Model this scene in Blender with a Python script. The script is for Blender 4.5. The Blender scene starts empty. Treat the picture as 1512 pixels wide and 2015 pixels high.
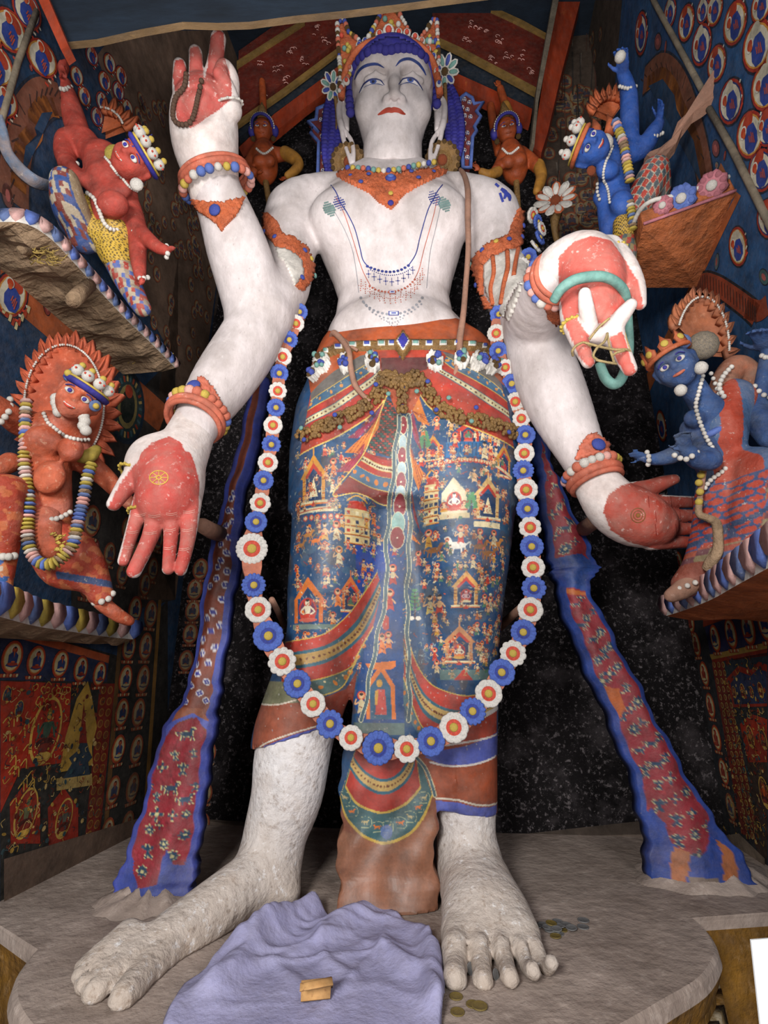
import bpy, bmesh, math, random
import numpy as np
from mathutils import Vector, Matrix
from mathutils.bvhtree import BVHTree
random.seed(7); np.random.seed(7)
scene = bpy.context.scene
COL = scene.collection
# ------------------------------------------------------------------ camera, world, lights, exposure
FPX = 1000.0; PITCH = math.radians(17.0); CAMZ = 0.78
cam_data = bpy.data.cameras.new('camera'); cam = bpy.data.objects.new('camera', cam_data); COL.objects.link(cam)
cam_data.sensor_fit = 'HORIZONTAL'; cam_data.sensor_width = 36.0; cam_data.lens = 36.0 * FPX / 1512.0
cam_data.clip_start = 0.02
cam.location = (0, 0, CAMZ); cam.rotation_euler = (math.pi / 2 + PITCH, 0, 0)
scene.camera = cam
world = bpy.data.worlds.new('world'); scene.world = world; world.use_nodes = True
world.node_tree.nodes['Background'].inputs[0].default_value = (0.95, 0.97, 1.0, 1)
world.node_tree.nodes['Background'].inputs[1].default_value = 0.36
def area_light(name, loc, target, size, power, color):
    l = bpy.data.lights.new(name, 'AREA'); l.shape = 'RECTANGLE'; l.size = size[0]; l.size_y = size[1]
    l.energy = power; l.color = color
    o = bpy.data.objects.new(name, l); COL.objects.link(o); o.location = loc
    o.rotation_euler = (Vector(target) - Vector(loc)).to_track_quat('-Z', 'Y').to_euler()
    return o
k1 = area_light('reflector_lamp', (0.05, 0.0, 0.70), (0.05, 2.10, 3.7), (0.5, 0.4), 17.0, (1.0, 0.985, 0.965)); k1.data.spread = math.radians(80)
k2 = area_light('key_and_fill_light', (-0.85, -1.1, 1.55), (0.1, 2.1, 0.9), (0.55, 0.8), 104.0, (1.0, 0.985, 0.96))
k3 = area_light('key_and_fill_light', (1.3, -2.2, 1.3), (0.1, 2.1, 1.4), (0.9, 0.9), 66.0, (1.0, 0.97, 0.95))  # fill light added at right behind the camera, brightening the left wall
vs = scene.view_settings
vs.view_transform = 'Standard'; vs.look = 'None'; vs.gamma = 1.0; vs.use_curve_mapping = False
vs.exposure = 0.0
# ------------------------------------------------------------------ measuring helpers (photograph point -> point in the place)
CT, ST = math.cos(PITCH), math.sin(PITCH)
def ray(px, py):
    u = (1007.5 - py) / FPX
    return np.array([(px - 756.0) / FPX, CT - u * ST, ST + u * CT])
CAMP = np.array([0.0, 0.0, CAMZ])
def at(px, py, Y):
    d = ray(px, py); return CAMP + d * (Y / d[1])
def mpp(px, py, Y):
    return Y / ray(px, py)[1] / FPX
def floor_at(px, py, z=0.0):
    d = ray(px, py); return CAMP + d * ((z - CAMZ) / d[2])
class Plane:
    def __init__(s, p, n):
        s.p = np.array(p, float); s.n = np.array(n, float) / np.linalg.norm(n)
        s.u = np.cross([0, 0, 1.0], s.n); s.u /= np.linalg.norm(s.u); s.v = np.cross(s.n, s.u)
    def hit(s, px, py, off=0.0):
        d = ray(px, py); t = np.dot(s.p + s.n * off - CAMP, s.n) / np.dot(d, s.n); return CAMP + d * t
    def uv(s, px, py):
        q = s.hit(px, py) - s.p; return np.array([np.dot(q, s.u), np.dot(q, s.v)])
    def world(s, u, v, off=0.0):
        return s.p + s.u * u + s.v * v + s.n * off
def hexc(h):
    h = h.lstrip('#'); c = [int(h[i:i + 2], 16) / 255.0 for i in (0, 2, 4)]
    return tuple(x / 12.92 if x <= 0.04045 else ((x + 0.055) / 1.055) ** 2.4 for x in c)
# ------------------------------------------------------------------ objects
def link_mesh(name, me, mat=None, parent=None):
    o = bpy.data.objects.new(name, me); COL.objects.link(o)
    if mat is not None:
        for m in (mat if isinstance(mat, (list, tuple)) else [mat]): me.materials.append(m)
    if parent is not None: o.parent = parent
    return o
def raw_mesh(name, V, quads, smooth=True):
    V = np.asarray(V, np.float32); quads = np.asarray(quads, np.int32)
    me = bpy.data.meshes.new(name); nv, nq = len(V), len(quads); k = quads.shape[1]
    me.vertices.add(nv); me.vertices.foreach_set('co', V.ravel())
    me.loops.add(nq * k); me.loops.foreach_set('vertex_index', quads.ravel())
    me.polygons.add(nq); me.polygons.foreach_set('loop_start', np.arange(0, nq * k, k, dtype=np.int32))
    if smooth: me.polygons.foreach_set('use_smooth', np.ones(nq, bool))
    me.update(); me.validate(); return me
def set_col(me, C):
    C = np.asarray(C, np.float32)
    a = me.color_attributes.new('Col', 'FLOAT_COLOR', 'POINT')
    A = np.ones((len(C), 4), np.float32); A[:, :3] = C
    a.data.foreach_set('color', A.ravel())
def empty(name, loc=(0, 0, 0)):
    o = bpy.data.objects.new(name, None); COL.objects.link(o); o.location = loc; o.empty_display_size = 0.05
    return o
def tag(o, label, cat, group=None, kind=None):
    if label: o['label'] = label
    if cat: o['category'] = cat
    if group: o['group'] = group
    if kind: o['kind'] = kind
    return o
def thing(name, label, cat, loc=(0, 0, 0), group=None):
    return tag(empty(name, tuple(loc)), label, cat, group)
def adopt(parent):
    """children were modelled in place: keep them there under a parent standing at its base"""
    inv = Matrix.Translation(Vector(parent.location)).inverted()
    for c in parent.children: c.matrix_parent_inverse = inv
class MB:
    """collects shapes into one mesh; per-face material index"""
    def __init__(s): s.v = []; s.f = []; s.m = []; s.c = []
    def add(s, V, F, m=0, col=None):
        b = len(s.v); s.v.extend([tuple(map(float, p)) for p in V]); s.f.extend([tuple(int(i) + b for i in f) for f in F]); s.m.extend([m] * len(F))
        s.c.extend([col or (1, 1, 1)] * len(V))
    def build(s, name, mats, parent=None, smooth=True, col=False):
        me = bpy.data.meshes.new(name); me.from_pydata(s.v, [], s.f)
        me.polygons.foreach_set('material_index', np.array(s.m, np.int32))
        if smooth: me.polygons.foreach_set('use_smooth', np.ones(len(s.f), bool))
        if col: set_col(me, s.c)
        bm = bmesh.new(); bm.from_mesh(me); bmesh.ops.recalc_face_normals(bm, faces=bm.faces); bm.to_mesh(me); bm.free()
        me.update(); return link_mesh(name, me, mats, parent)
    # ---- shapes
    def tube(s, P, R, n=10, m=0, col=None, cap=True, flat=1.0, closed=False):
        P = [np.array(p, float) for p in P]; R = list(R) if hasattr(R, '__len__') else [R] * len(P)
        N = len(P); T = []
        for i in range(N):
            if closed: t = P[(i + 1) % N] - P[i - 1]
            else: t = P[min(i + 1, N - 1)] - P[max(i - 1, 0)]
            T.append(t / (np.linalg.norm(t) + 1e-9))
        ref = np.array([0, 0, 1.0]) if abs(T[0][2]) < 0.9 else np.array([0, 1.0, 0])
        a = np.cross(T[0], ref); a /= np.linalg.norm(a); V = []
        for i in range(N):
            a = a - T[i] * np.dot(a, T[i]); a /= np.linalg.norm(a) + 1e-9; b = np.cross(T[i], a)
            for k in range(n):
                g = 2 * math.pi * k / n; V.append(P[i] + R[i] * (math.cos(g) * a + flat * math.sin(g) * b))
        F = [(i * n + k, i * n + (k + 1) % n, ((i + 1) % N) * n + (k + 1) % n, ((i + 1) % N) * n + k) for i in range(N if closed else N - 1) for k in range(n)]
        if cap and not closed:
            F.append(tuple(range(n - 1, -1, -1))); F.append(tuple((N - 1) * n + k for k in range(n)))
        s.add(V, F, m, col)
    def ball(s, c, r, n=8, rings=5, m=0, col=None, M=None):
        r = np.array([r] * 3 if not hasattr(r, '__len__') else r, float); c = np.array(c, float); V = [(0, 0, 1)]; F = []
        for i in range(1, rings):
            a = math.pi * i / rings
            for k in range(n): V.append((math.sin(a) * math.cos(2 * math.pi * k / n), math.sin(a) * math.sin(2 * math.pi * k / n), math.cos(a)))
        V.append((0, 0, -1)); V = np.array(V) * r
        if M is not None: V = V @ np.array(M).T
        V = V + c; L = len(V) - 1
        for k in range(n):
            F.append((0, 1 + k, 1 + (k + 1) % n)); F.append((L, L - n + (k + 1) % n, L - n + k))
            for i in range(rings - 2): F.append((1 + i * n + k, 1 + (i + 1) * n + k, 1 + (i + 1) * n + (k + 1) % n, 1 + i * n + (k + 1) % n))
        s.add(V, F, m, col)
    def prism(s, front, back, m=0, col=None):
        n = len(front); V = list(front) + list(back)
        F = [tuple(range(n)), tuple(range(2 * n - 1, n - 1, -1))] + [(i, n + i, n + (i + 1) % n, (i + 1) % n) for i in range(n)]
        s.add(V, F, m, col)
    def box(s, c, h, M=None, m=0, col=None):
        V = np.array([(x, y, z) for x in (-1, 1) for y in (-1, 1) for z in (-1, 1)], float) * np.array(h)
        if M is not None: V = V @ np.array(M).T
        s.add(V + np.array(c), [(0, 1, 3, 2), (4, 6, 7, 5), (0, 4, 5, 1), (2, 3, 7, 6), (0, 2, 6, 4), (1, 5, 7, 3)], m, col)
    def lathe(s, prof, c, M=None, n=20, m=0, col=None, wob=None):
        """prof: (radius, height) pairs along local z; wob(k, i) scales the radius"""
        V = []; F = []; N = len(prof)
        for i, (r, z) in enumerate(prof):
            for k in range(n):
                g = 2 * math.pi * k / n; q = r * (wob(k, i) if wob else 1.0); V.append((q * math.cos(g), q * math.sin(g), z))
        V = np.array(V)
        if M is not None: V = V @ np.array(M).T
        V = V + np.array(c)
        for i in range(N - 1):
            for k in range(n): F.append((i * n + k, i * n + (k + 1) % n, (i + 1) * n + (k + 1) % n, (i + 1) * n + k))
        F.append(tuple(range(n - 1, -1, -1))); F.append(tuple((N - 1) * n + k for k in range(n)))
        s.add(V, F, m, col)
def frame(nrm, up=(0, 0, 1)):
    """3x3 with columns right, up', normal"""
    n = np.array(nrm, float); n /= np.linalg.norm(n); r = np.cross(up, n); r /= np.linalg.norm(r) + 1e-9
    return np.stack([r, np.cross(n, r), n], 1)
def spline(P, n):
    P = np.array(P, float); N = len(P); out = []
    for i in range(N - 1):
        p0, p1, p2, p3 = P[max(i - 1, 0)], P[i], P[i + 1], P[min(i + 2, N - 1)]
        for k in range(n):
            t = k / n; out.append(0.5 * (2 * p1 + (p2 - p0) * t + (2 * p0 - 5 * p1 + 4 * p2 - p3) * t * t + (3 * p1 - p0 - 3 * p2 + p3) * t ** 3))
    out.append(P[-1]); return np.array(out)
# ------------------------------------------------------------------ materials
MATS = {}
def mat(name, col=None, rough=0.75, var=None, vscale=6.0, vamt=0.5, wear=None, wscale=18.0, wlo=0.62, whi=0.7, wamt=0.8,
        bump=0.15, bscale=30.0, spec=0.3, metal=0.0, dirt=None, dscale=2.5, dlo=0.5, dhi=0.75, damt=0.6, stretch=None, bdist=0.01, wear2=None, patina=0.6, dust=0.05):
    """procedural painted-clay material. col None: reads the colour attribute Col. var: second colour mixed by noise;
    wear: colour showing through chipped spots; dirt: broad dusty patches"""
    m = bpy.data.materials.new(name); m.use_nodes = True; nt = m.node_tree; N = nt.nodes; L = nt.links
    b = N['Principled BSDF']; b.inputs['Roughness'].default_value = rough; b.inputs['Metallic'].default_value = metal
    b.inputs['Specular IOR Level'].default_value = spec
    tc = N.new('ShaderNodeTexCoord'); co = tc.outputs['Object']
    if stretch:
        mp = N.new('ShaderNodeMapping'); mp.inputs['Scale'].default_value = stretch; L.new(co, mp.inputs[0]); co = mp.outputs[0]
    def noise(sc, det=5.0, ro=0.6):
        t = N.new('ShaderNodeTexNoise'); t.inputs['Scale'].default_value = sc; t.inputs['Detail'].default_value = det
        t.inputs['Roughness'].default_value = ro; L.new(co, t.inputs['Vector']); return t.outputs['Fac']
    def ramp(v, lo, hi, amt):
        r = N.new('ShaderNodeMapRange'); r.inputs[1].default_value = lo; r.inputs[2].default_value = hi
        r.inputs[3].default_value = 0.0; r.inputs[4].default_value = amt; L.new(v, r.inputs[0]); return r.outputs[0]
    def mix(f, a, bcol, mode='MIX'):
        x = N.new('ShaderNodeMix'); x.data_type = 'RGBA'; x.blend_type = mode
        L.new(f, x.inputs[0])
        if isinstance(a, tuple): x.inputs[6].default_value = a + (1,)
        else: L.new(a, x.inputs[6])
        if isinstance(bcol, tuple): x.inputs[7].default_value = bcol + (1,)
        else: L.new(bcol, x.inputs[7])
        return x.outputs[2]
    if col is None:
        ca = N.new('ShaderNodeVertexColor'); ca.layer_name = 'Col'; c = ca.outputs[0]
    else:
        c = hexc(col)
    if var: c = mix(ramp(noise(vscale), 0.35, 0.65, vamt), c, hexc(var))
    if dirt: c = mix(ramp(noise(dscale, 6.0, 0.65), dlo, dhi, damt), c, hexc(dirt))
    if wear: c = mix(ramp(noise(wscale, 8.0, 0.7), wlo, whi, wamt), c, hexc(wear))
    if wear2: c = mix(ramp(noise(wear2[1], 8.0, 0.75), wear2[2], wear2[3], wear2[4]), c, hexc(wear2[0]))
    if patina:                                                       # uneven age: grime multiplied in broad and fine patches, and a veil of dust
        one = N.new('ShaderNodeMapRange'); one.inputs[1].default_value = 0.32; one.inputs[2].default_value = 0.68; one.inputs[3].default_value = 1.0 - patina; one.inputs[4].default_value = 1.06
        L.new(noise(9.0, 10.0, 0.72), one.inputs[0]); gr = N.new('ShaderNodeCombineColor')
        for q in range(3): L.new(one.outputs[0], gr.inputs[q])
        fac = N.new('ShaderNodeValue'); fac.outputs[0].default_value = 1.0; c = mix(fac.outputs[0], c, gr.outputs[0], 'MULTIPLY')
        c = mix(ramp(noise(31.0, 8.0, 0.7), 0.4, 0.7, dust * 2.2), c, hexc('#7E7268'))
    if isinstance(c, tuple): b.inputs['Base Color'].default_value = c + (1,)
    else: L.new(c, b.inputs['Base Color'])
    if bump:
        bp = N.new('ShaderNodeBump'); bp.inputs['Strength'].default_value = bump; bp.inputs['Distance'].default_value = bdist
        L.new(noise(bscale, 6.0, 0.6), bp.inputs['Height']); L.new(bp.outputs[0], b.inputs['Normal'])
    MATS[name] = m; return m
# ------------------------------------------------------------------ solid modelling: smooth-blended fields, extracted as one continuous mesh
class Field:
    def __init__(s, lo, hi, h):
        s.lo = np.array(lo, float); s.h = h; s.n = np.ceil((np.array(hi) - s.lo) / h).astype(int) + 1
        s.d = np.full(s.n, 1e3, np.float32)
        s.ax = [(s.lo[i] + h * np.arange(s.n[i])).astype(np.float32) for i in range(3)]
    def put(s, fn, lo, hi, k=0.0, cut=False):
        m = k + 3 * s.h
        i0 = np.clip(np.floor((np.array(lo) - m - s.lo) / s.h).astype(int), 0, s.n - 1); i1 = np.clip(np.ceil((np.array(hi) + m - s.lo) / s.h).astype(int) + 1, 1, s.n)
        if np.any(i1 <= i0): return
        sl = tuple(slice(a, b) for a, b in zip(i0, i1))
        X = s.ax[0][sl[0]][:, None, None]; Y = s.ax[1][sl[1]][None, :, None]; Z = s.ax[2][sl[2]][None, None, :]
        b = fn(X, Y, Z); a = s.d[sl]
        if cut:
            b = -b
            if k > 0: hh = np.maximum(k - np.abs(a - b), 0) / k; r = np.maximum(a, b) + hh * hh * k * 0.25
            else: r = np.maximum(a, b)
        else:
            if k > 0: hh = np.maximum(k - np.abs(a - b), 0) / k; r = np.minimum(a, b) - hh * hh * k * 0.25
            else: r = np.minimum(a, b)
        s.d[sl] = r
    def cone(s, a, b, r1, r2, k=0.0, cut=False, sq=None):
        a = np.array(a, float); b = np.array(b, float); ba = b - a; L2 = float(np.dot(ba, ba)) + 1e-9; rm = max(r1, r2)
        def fn(X, Y, Z):
            x, y, z = X - a[0], Y - a[1], Z - a[2]
            t = np.clip((x * ba[0] + y * ba[1] + z * ba[2]) / L2, 0, 1)
            return np.sqrt((x - t * ba[0]) ** 2 + (y - t * ba[1]) ** 2 + (z - t * ba[2]) ** 2) - (r1 + (r2 - r1) * t)
        s.put(fn, np.minimum(a, b) - rm, np.maximum(a, b) + rm, k, cut)
    def chain(s, pts, k=0.02, n=4):
        """pts: list of (point, radius); a smooth tapering limb, blended once into what is there"""
        A = np.array([list(p) + [r] for p, r in pts], float)
        if len(A) > 2: A = spline(A, n)
        lo = (A[:, :3] - A[:, 3:]).min(0); hi = (A[:, :3] + A[:, 3:]).max(0)
        def fn(X, Y, Z):
            best = None
            for a, b in zip(A[:-1], A[1:]):
                ba = b[:3] - a[:3]; L2 = float(np.dot(ba, ba)) + 1e-9; x, y, z = X - a[0], Y - a[1], Z - a[2]
                t = np.clip((x * ba[0] + y * ba[1] + z * ba[2]) / L2, 0, 1)
                d = np.sqrt((x - t * ba[0]) ** 2 + (y - t * ba[1]) ** 2 + (z - t * ba[2]) ** 2) - (a[3] + (b[3] - a[3]) * t)
                best = d if best is None else np.minimum(best, d)
            return best
        s.put(fn, lo, hi, k)
    def ell(s, c, r, M=None, k=0.0, cut=False):
        c = np.array(c, float); r = np.array([r] * 3 if not hasattr(r, '__len__') else r, float); Mi = np.eye(3) if M is None else np.array(M).T
        def fn(X, Y, Z):
            x, y, z = X - c[0], Y - c[1], Z - c[2]
            q = [Mi[i, 0] * x + Mi[i, 1] * y + Mi[i, 2] * z for i in range(3)]
            k0 = np.sqrt(sum((q[i] / r[i]) ** 2 for i in range(3))); k1 = np.sqrt(sum((q[i] / r[i] ** 2) ** 2 for i in range(3))) + 1e-6
            return k0 * (k0 - 1) / k1
        rm = max(r); s.put(fn, c - rm, c + rm, k, cut)
    def loft(s, rows, k=0.0, ex=2.0, cut=False):
        """rows: (z, cx, cy, rx, ry) sorted by z"""
        R = np.array(sorted([tuple(r) for r in rows])); 
        def fn(X, Y, Z):
            z = Z[0, 0]; v = [np.interp(z, R[:, 0], R[:, i])[None, None, :] for i in range(1, 5)]
            q = (np.abs((X - v[0]) / v[2]) ** ex + np.abs((Y - v[1]) / v[3]) ** ex) ** (1 / ex)
            d = (q - 1) * np.minimum(v[2], v[3])
            return np.maximum(np.maximum(d, R[0, 0] - Z), Z - R[-1, 0])
        lo = ((R[:, 1] - R[:, 3]).min(), (R[:, 2] - R[:, 4]).min(), R[0, 0]); hi = ((R[:, 1] + R[:, 3]).max(), (R[:, 2] + R[:, 4]).max(), R[-1, 0])
        s.put(fn, lo, hi, k, cut)
    def clip(s, p, n):
        """keep the side the normal n points away from"""
        n = np.array(n, float) / np.linalg.norm(n)
        d = s.ax[0][:, None, None] * n[0] + s.ax[1][None, :, None] * n[1] + s.ax[2][None, None, :] * n[2] - np.dot(n, p)
        s.d = np.maximum(s.d, d.astype(np.float32))
    def surface(s, smooth=2):
        d = s.d; d[0] = d[-1] = 1; d[:, 0] = d[:, -1] = 1; d[:, :, 0] = d[:, :, -1] = 1
        neg = d < 0; nx, ny, nz = d.shape
        cnt = np.zeros((nx - 1, ny - 1, nz - 1), np.int8)
        offs = [(i, j, k) for i in (0, 1) for j in (0, 1) for k in (0, 1)]
        for i, j, k in offs: cnt += neg[i:nx - 1 + i, j:ny - 1 + j, k:nz - 1 + k]
        act = (cnt > 0) & (cnt < 8); idx = np.argwhere(act); vid = np.full(act.shape, -1, np.int32); vid[act] = np.arange(len(idx))
        cv = np.stack([d[idx[:, 0] + i, idx[:, 1] + j, idx[:, 2] + k] for i, j, k in offs], 1)
        acc = np.zeros((len(idx), 3), np.float32); num = np.zeros(len(idx), np.float32)
        for a in range(8):
            for ax in range(3):
                if offs[a][ax] == 0:
                    o2 = list(offs[a]); o2[ax] = 1; b = offs.index(tuple(o2)); va, vb = cv[:, a], cv[:, b]; cr = (va < 0) != (vb < 0)
                    t = np.where(cr, va / np.where(cr, va - vb, 1), 0); p = np.tile(np.array(offs[a], np.float32), (len(idx), 1)); p[:, ax] += t
                    acc += np.where(cr[:, None], p, 0); num += cr
        V = s.lo + s.h * (idx + acc / num[:, None]); Q = []
        for ax in range(3):
            sl0 = [slice(None)] * 3; sl1 = [slice(None)] * 3; sl0[ax] = slice(0, -1); sl1[ax] = slice(1, None)
            a, b = neg[tuple(sl0)], neg[tuple(sl1)]; o1, o2 = [(1, 2), (2, 0), (0, 1)][ax]
            e = np.argwhere(a != b)
            e = e[(e[:, o1] > 0) & (e[:, o2] > 0) & (e[:, o1] < d.shape[o1] - 1) & (e[:, o2] < d.shape[o2] - 1)]
            fl = a[e[:, 0], e[:, 1], e[:, 2]]
            def g(p, q):
                f = e.copy(); f[:, o1] -= p; f[:, o2] -= q; return vid[f[:, 0], f[:, 1], f[:, 2]]
            q = np.stack([g(1, 1), g(0, 1), g(0, 0), g(1, 0)], 1); q[~fl] = q[~fl][:, ::-1]; Q.append(q)
        Q = np.concatenate(Q)
        return relax(V, Q, smooth), Q
def relax(V, Q, it):
    if it <= 0: return V
    E = np.concatenate([Q[:, [i, (i + 1) % 4]] for i in range(4)]); E = np.concatenate([E, E[:, ::-1]]); n = len(V)
    c = np.bincount(E[:, 0], minlength=n)[:, None] + 1e-9
    for w in [0.5, -0.5] * it if it > 1 else [0.5]:
        A = np.stack([np.bincount(E[:, 0], V[E[:, 1], i], n) for i in range(3)], 1) / c; V = V + w * (A - V)
    return V
def subdivide(V, Q, mask):
    """split the masked quads in four (midpoints)"""
    S = Q[mask]; K = Q[~mask]; n = len(V)
    E = np.sort(np.concatenate([S[:, [i, (i + 1) % 4]] for i in range(4)]), 1)
    key = E[:, 0].astype(np.int64) * n + E[:, 1]; uq, inv = np.unique(key, return_inverse=True)
    em = 0.5 * (V[uq // n] + V[uq % n]); inv = inv.reshape(4, -1) + n
    cm = V[S].mean(1); ci = n + len(uq) + np.arange(len(S))
    W = np.concatenate([V, em, cm]); out = [K]
    for i in range(4): out.append(np.stack([S[:, i], inv[i], ci, inv[(i + 3) % 4]], 1))
    return W, np.concatenate(out)
def bvh_of(V, Q): return BVHTree.FromPolygons([tuple(p) for p in V.tolist()], [tuple(q) for q in Q.tolist()])
def hit(bvh, px, py, off=0.0):
    d = ray(px, py); h = bvh.ray_cast(Vector(CAMP), Vector(d).normalized())
    if h[0] is None: return None, None
    n = np.array(h[1]); 
    if np.dot(n, d) > 0: n = -n
    return np.array(h[0]) + n * off, n
def inside(poly, x, y):
    x = np.asarray(x); y = np.asarray(y); c = np.zeros(x.shape, bool); j = len(poly) - 1
    for i in range(len(poly)):
        xi, yi = poly[i]; xj, yj = poly[j]
        c ^= ((yi > y) != (yj > y)) & (x < (xj - xi) * (y - yi) / ((yj - yi) or 1e-9) + xi); j = i
    return c
def drape_strip(mb, bvh, pts, w, off=0.002, col=None, m=0, step=4.0, cross=2):
    """painted stroke laid on a surface: pts measured in the photograph, w half widths in the same measure"""
    P = np.array(pts, float); w = np.array([w] * len(P) if not hasattr(w, '__len__') else w, float)
    S = spline(np.column_stack([P, w]), 1 if len(P) < 3 else 6)
    L = np.concatenate([[0], np.cumsum(np.linalg.norm(np.diff(S[:, :2], axis=0), axis=1))]); n = max(2, int(L[-1] / step) + 1)
    S = np.stack([np.interp(np.linspace(0, L[-1], n), L, S[:, i]) for i in range(3)], 1)
    V = []; ok = True
    for i in range(n):
        t = S[min(i + 1, n - 1), :2] - S[max(i - 1, 0), :2]; t /= np.linalg.norm(t) + 1e-9; nr = np.array([-t[1], t[0]])
        for k in range(cross + 1):
            q = S[i, :2] + nr * S[i, 2] * (2 * k / cross - 1); p, nn = hit(bvh, q[0], q[1], off)
            if p is None: p = V[-1] if V else None
            if p is None: ok = False; break
            V.append(p)
        if not ok: return
    c = cross + 1
    mb.add(V, [(i * c + k, i * c + k + 1, (i + 1) * c + k + 1, (i + 1) * c + k) for i in range(n - 1) for k in range(cross)], m, col)
def drape_disc(mb, bvh, x, y, rx, ry=None, rot=0.0, off=0.002, col=None, m=0, n=12, rings=1):
    ry = ry or rx; c, nn = hit(bvh, x, y, off)
    if c is None: return
    V = [c]; F = []
    for r in range(1, rings + 1):
        for k in range(n):
            a = 2 * math.pi * k / n; ex, ey = rx * math.cos(a) * r / rings, ry * math.sin(a) * r / rings
            p, _ = hit(bvh, x + ex * math.cos(rot) - ey * math.sin(rot), y + ex * math.sin(rot) + ey * math.cos(rot), off)
            if p is None or np.linalg.norm(p - c) > 0.25: p = c
            V.append(p)
    for k in range(n):
        F.append((0, 1 + k, 1 + (k + 1) % n))
        for r in range(rings - 1): F.append((1 + r * n + k, 1 + (r + 1) * n + k, 1 + (r + 1) * n + (k + 1) % n, 1 + r * n + (k + 1) % n))
    mb.add(V, F, m, col)
def S(px, py, Y, r): return (at(px, py, Y), r * mpp(px, py, Y))
# ------------------------------------------------------------------ palette of procedural materials
WHITE = mat('whitewashed_clay', '#CCC2C1', 0.68, var='#ABA09E', vscale=5.0, vamt=0.75, wear='#857A74', wscale=85, wlo=0.6, whi=0.72, wamt=0.6, bump=0.45, bscale=26, bdist=0.008,
            dirt='#9E948E', dscale=5.0, dlo=0.5, dhi=0.78, damt=0.55, spec=0.25, stretch=(1, 1, 0.55), patina=0.22, dust=0.08, wear2=('#D9D0CE', 30, 0.58, 0.7, 0.6))
FOOTM = mat('worn_whitewash', None, 0.85, var='#9A8878', vscale=9, vamt=0.35, wear='#86705E', wscale=42, wlo=0.54, whi=0.66, wamt=0.55, bump=0.8, bscale=34, bdist=0.014, dirt='#9C8A7C', dscale=14, dlo=0.5, dhi=0.75, damt=0.4, spec=0.15, wear2=('#E4E3E4', 36, 0.56, 0.66, 0.75), patina=0.25, dust=0.1)
PAINT = mat('painted_clay', None, 0.68, wear='#CFC4B6', wscale=60, wlo=0.6, whi=0.68, wamt=0.6, bump=0.5, bscale=40, bdist=0.01, dirt='#7A6A60', dscale=9, dlo=0.45, dhi=0.75, damt=0.55, spec=0.25)
HANDM = mat('painted_hand', None, 0.65, patina=0.3, dust=0.1, var='#B9867A', vscale=7, vamt=0.25, wear='#E0CFC6', wscale=44, wlo=0.58, whi=0.68, wamt=0.55, bump=0.45, bscale=34, bdist=0.008, dirt='#9A8276', dscale=12, dlo=0.48, dhi=0.75, damt=0.45, spec=0.25)
FRESCO = mat('fresco_paint', None, 0.75, wear='#B9AEA0', wscale=70, wlo=0.66, whi=0.72, wamt=0.6, bump=0.2, bscale=40, dirt='#2A2420', dscale=4, dlo=0.45, dhi=0.75, damt=0.45, spec=0.2)
DARKFRESCO = mat('sooty_fresco_paint', None, 0.8, wear='#8A7C6C', wscale=60, wlo=0.63, whi=0.7, wamt=0.5, bump=0.3, bscale=40, dirt='#1E1814', dscale=3, dlo=0.35, dhi=0.65, damt=0.6, spec=0.2)
ORANGE = mat('orange_clay', '#C8663C', 0.7, var='#B4542E', vscale=30, wear='#E2B09A', wscale=60, wlo=0.62, whi=0.7, wamt=0.5, bump=0.9, bscale=60, bdist=0.012, dirt='#8A5540', dscale=9, damt=0.4)
SALMON = mat('salmon_clay', '#C46C54', 0.7, var='#B05038', vscale=14, wear='#EBC2B4', wscale=40, wlo=0.6, whi=0.7, wamt=0.5, bump=0.35, bscale=50)
BLUE = mat('blue_paint', '#38499A', 0.65, var='#2A3782', vscale=20, wear='#B9BEDC', wscale=60, wlo=0.66, whi=0.72, wamt=0.5, bump=0.3, bscale=50)
ULTRA = mat('ultramarine_paint', '#2B2880', 0.7, var='#38359A', vscale=22, wear='#A09CC8', wscale=50, wlo=0.68, whi=0.74, wamt=0.5, bump=0.35, bscale=45)
PERI = mat('periwinkle_paint', '#5A72B6', 0.65, var='#4258A0', vscale=22, wear='#C6CCE4', wscale=50, wlo=0.64, whi=0.7, wamt=0.5, bump=0.3, bscale=45)
CHALK = mat('chalk_white_paint', '#D2CCC4', 0.7, var='#B9B0A6', vscale=14, wear='#A89A8C', wscale=50, wlo=0.64, whi=0.72, wamt=0.5, bump=0.35, bscale=50)
YELLOW = mat('yellow_paint', '#C2A748', 0.65, var='#A88E38', vscale=20, wear='#E8E0B8', wscale=50, wlo=0.64, whi=0.7, wamt=0.5, bump=0.3, bscale=50)
REDP = mat('red_paint', '#CC4A36', 0.6, var='#B83A2A', vscale=20, wear='#E6C0B0', wscale=50, wlo=0.64, whi=0.7, wamt=0.5, bump=0.3, bscale=50)
PINK = mat('pink_paint', '#DDA79C', 0.65, var='#CF8F86', vscale=20, bump=0.3, bscale=50)
GREENP = mat('sea_green_paint', '#6F9A90', 0.6, var='#567F78', vscale=16, wear='#C0CCC6', wscale=40, wlo=0.62, whi=0.7, wamt=0.4, bump=0.3, bscale=40)
GOLDC = mat('dull_gold_clay', '#82602F', 0.6, var='#664824', vscale=24, wear='#C49A5A', wscale=50, wlo=0.58, whi=0.68, wamt=0.6, bump=0.9, bscale=55, bdist=0.012, spec=0.4)
BROWNCORD = mat('brown_clay_cord', '#A37A66', 0.8, var='#8A6250', vscale=18, wear='#C09A88', wscale=40, bump=0.5, bscale=40)
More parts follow.
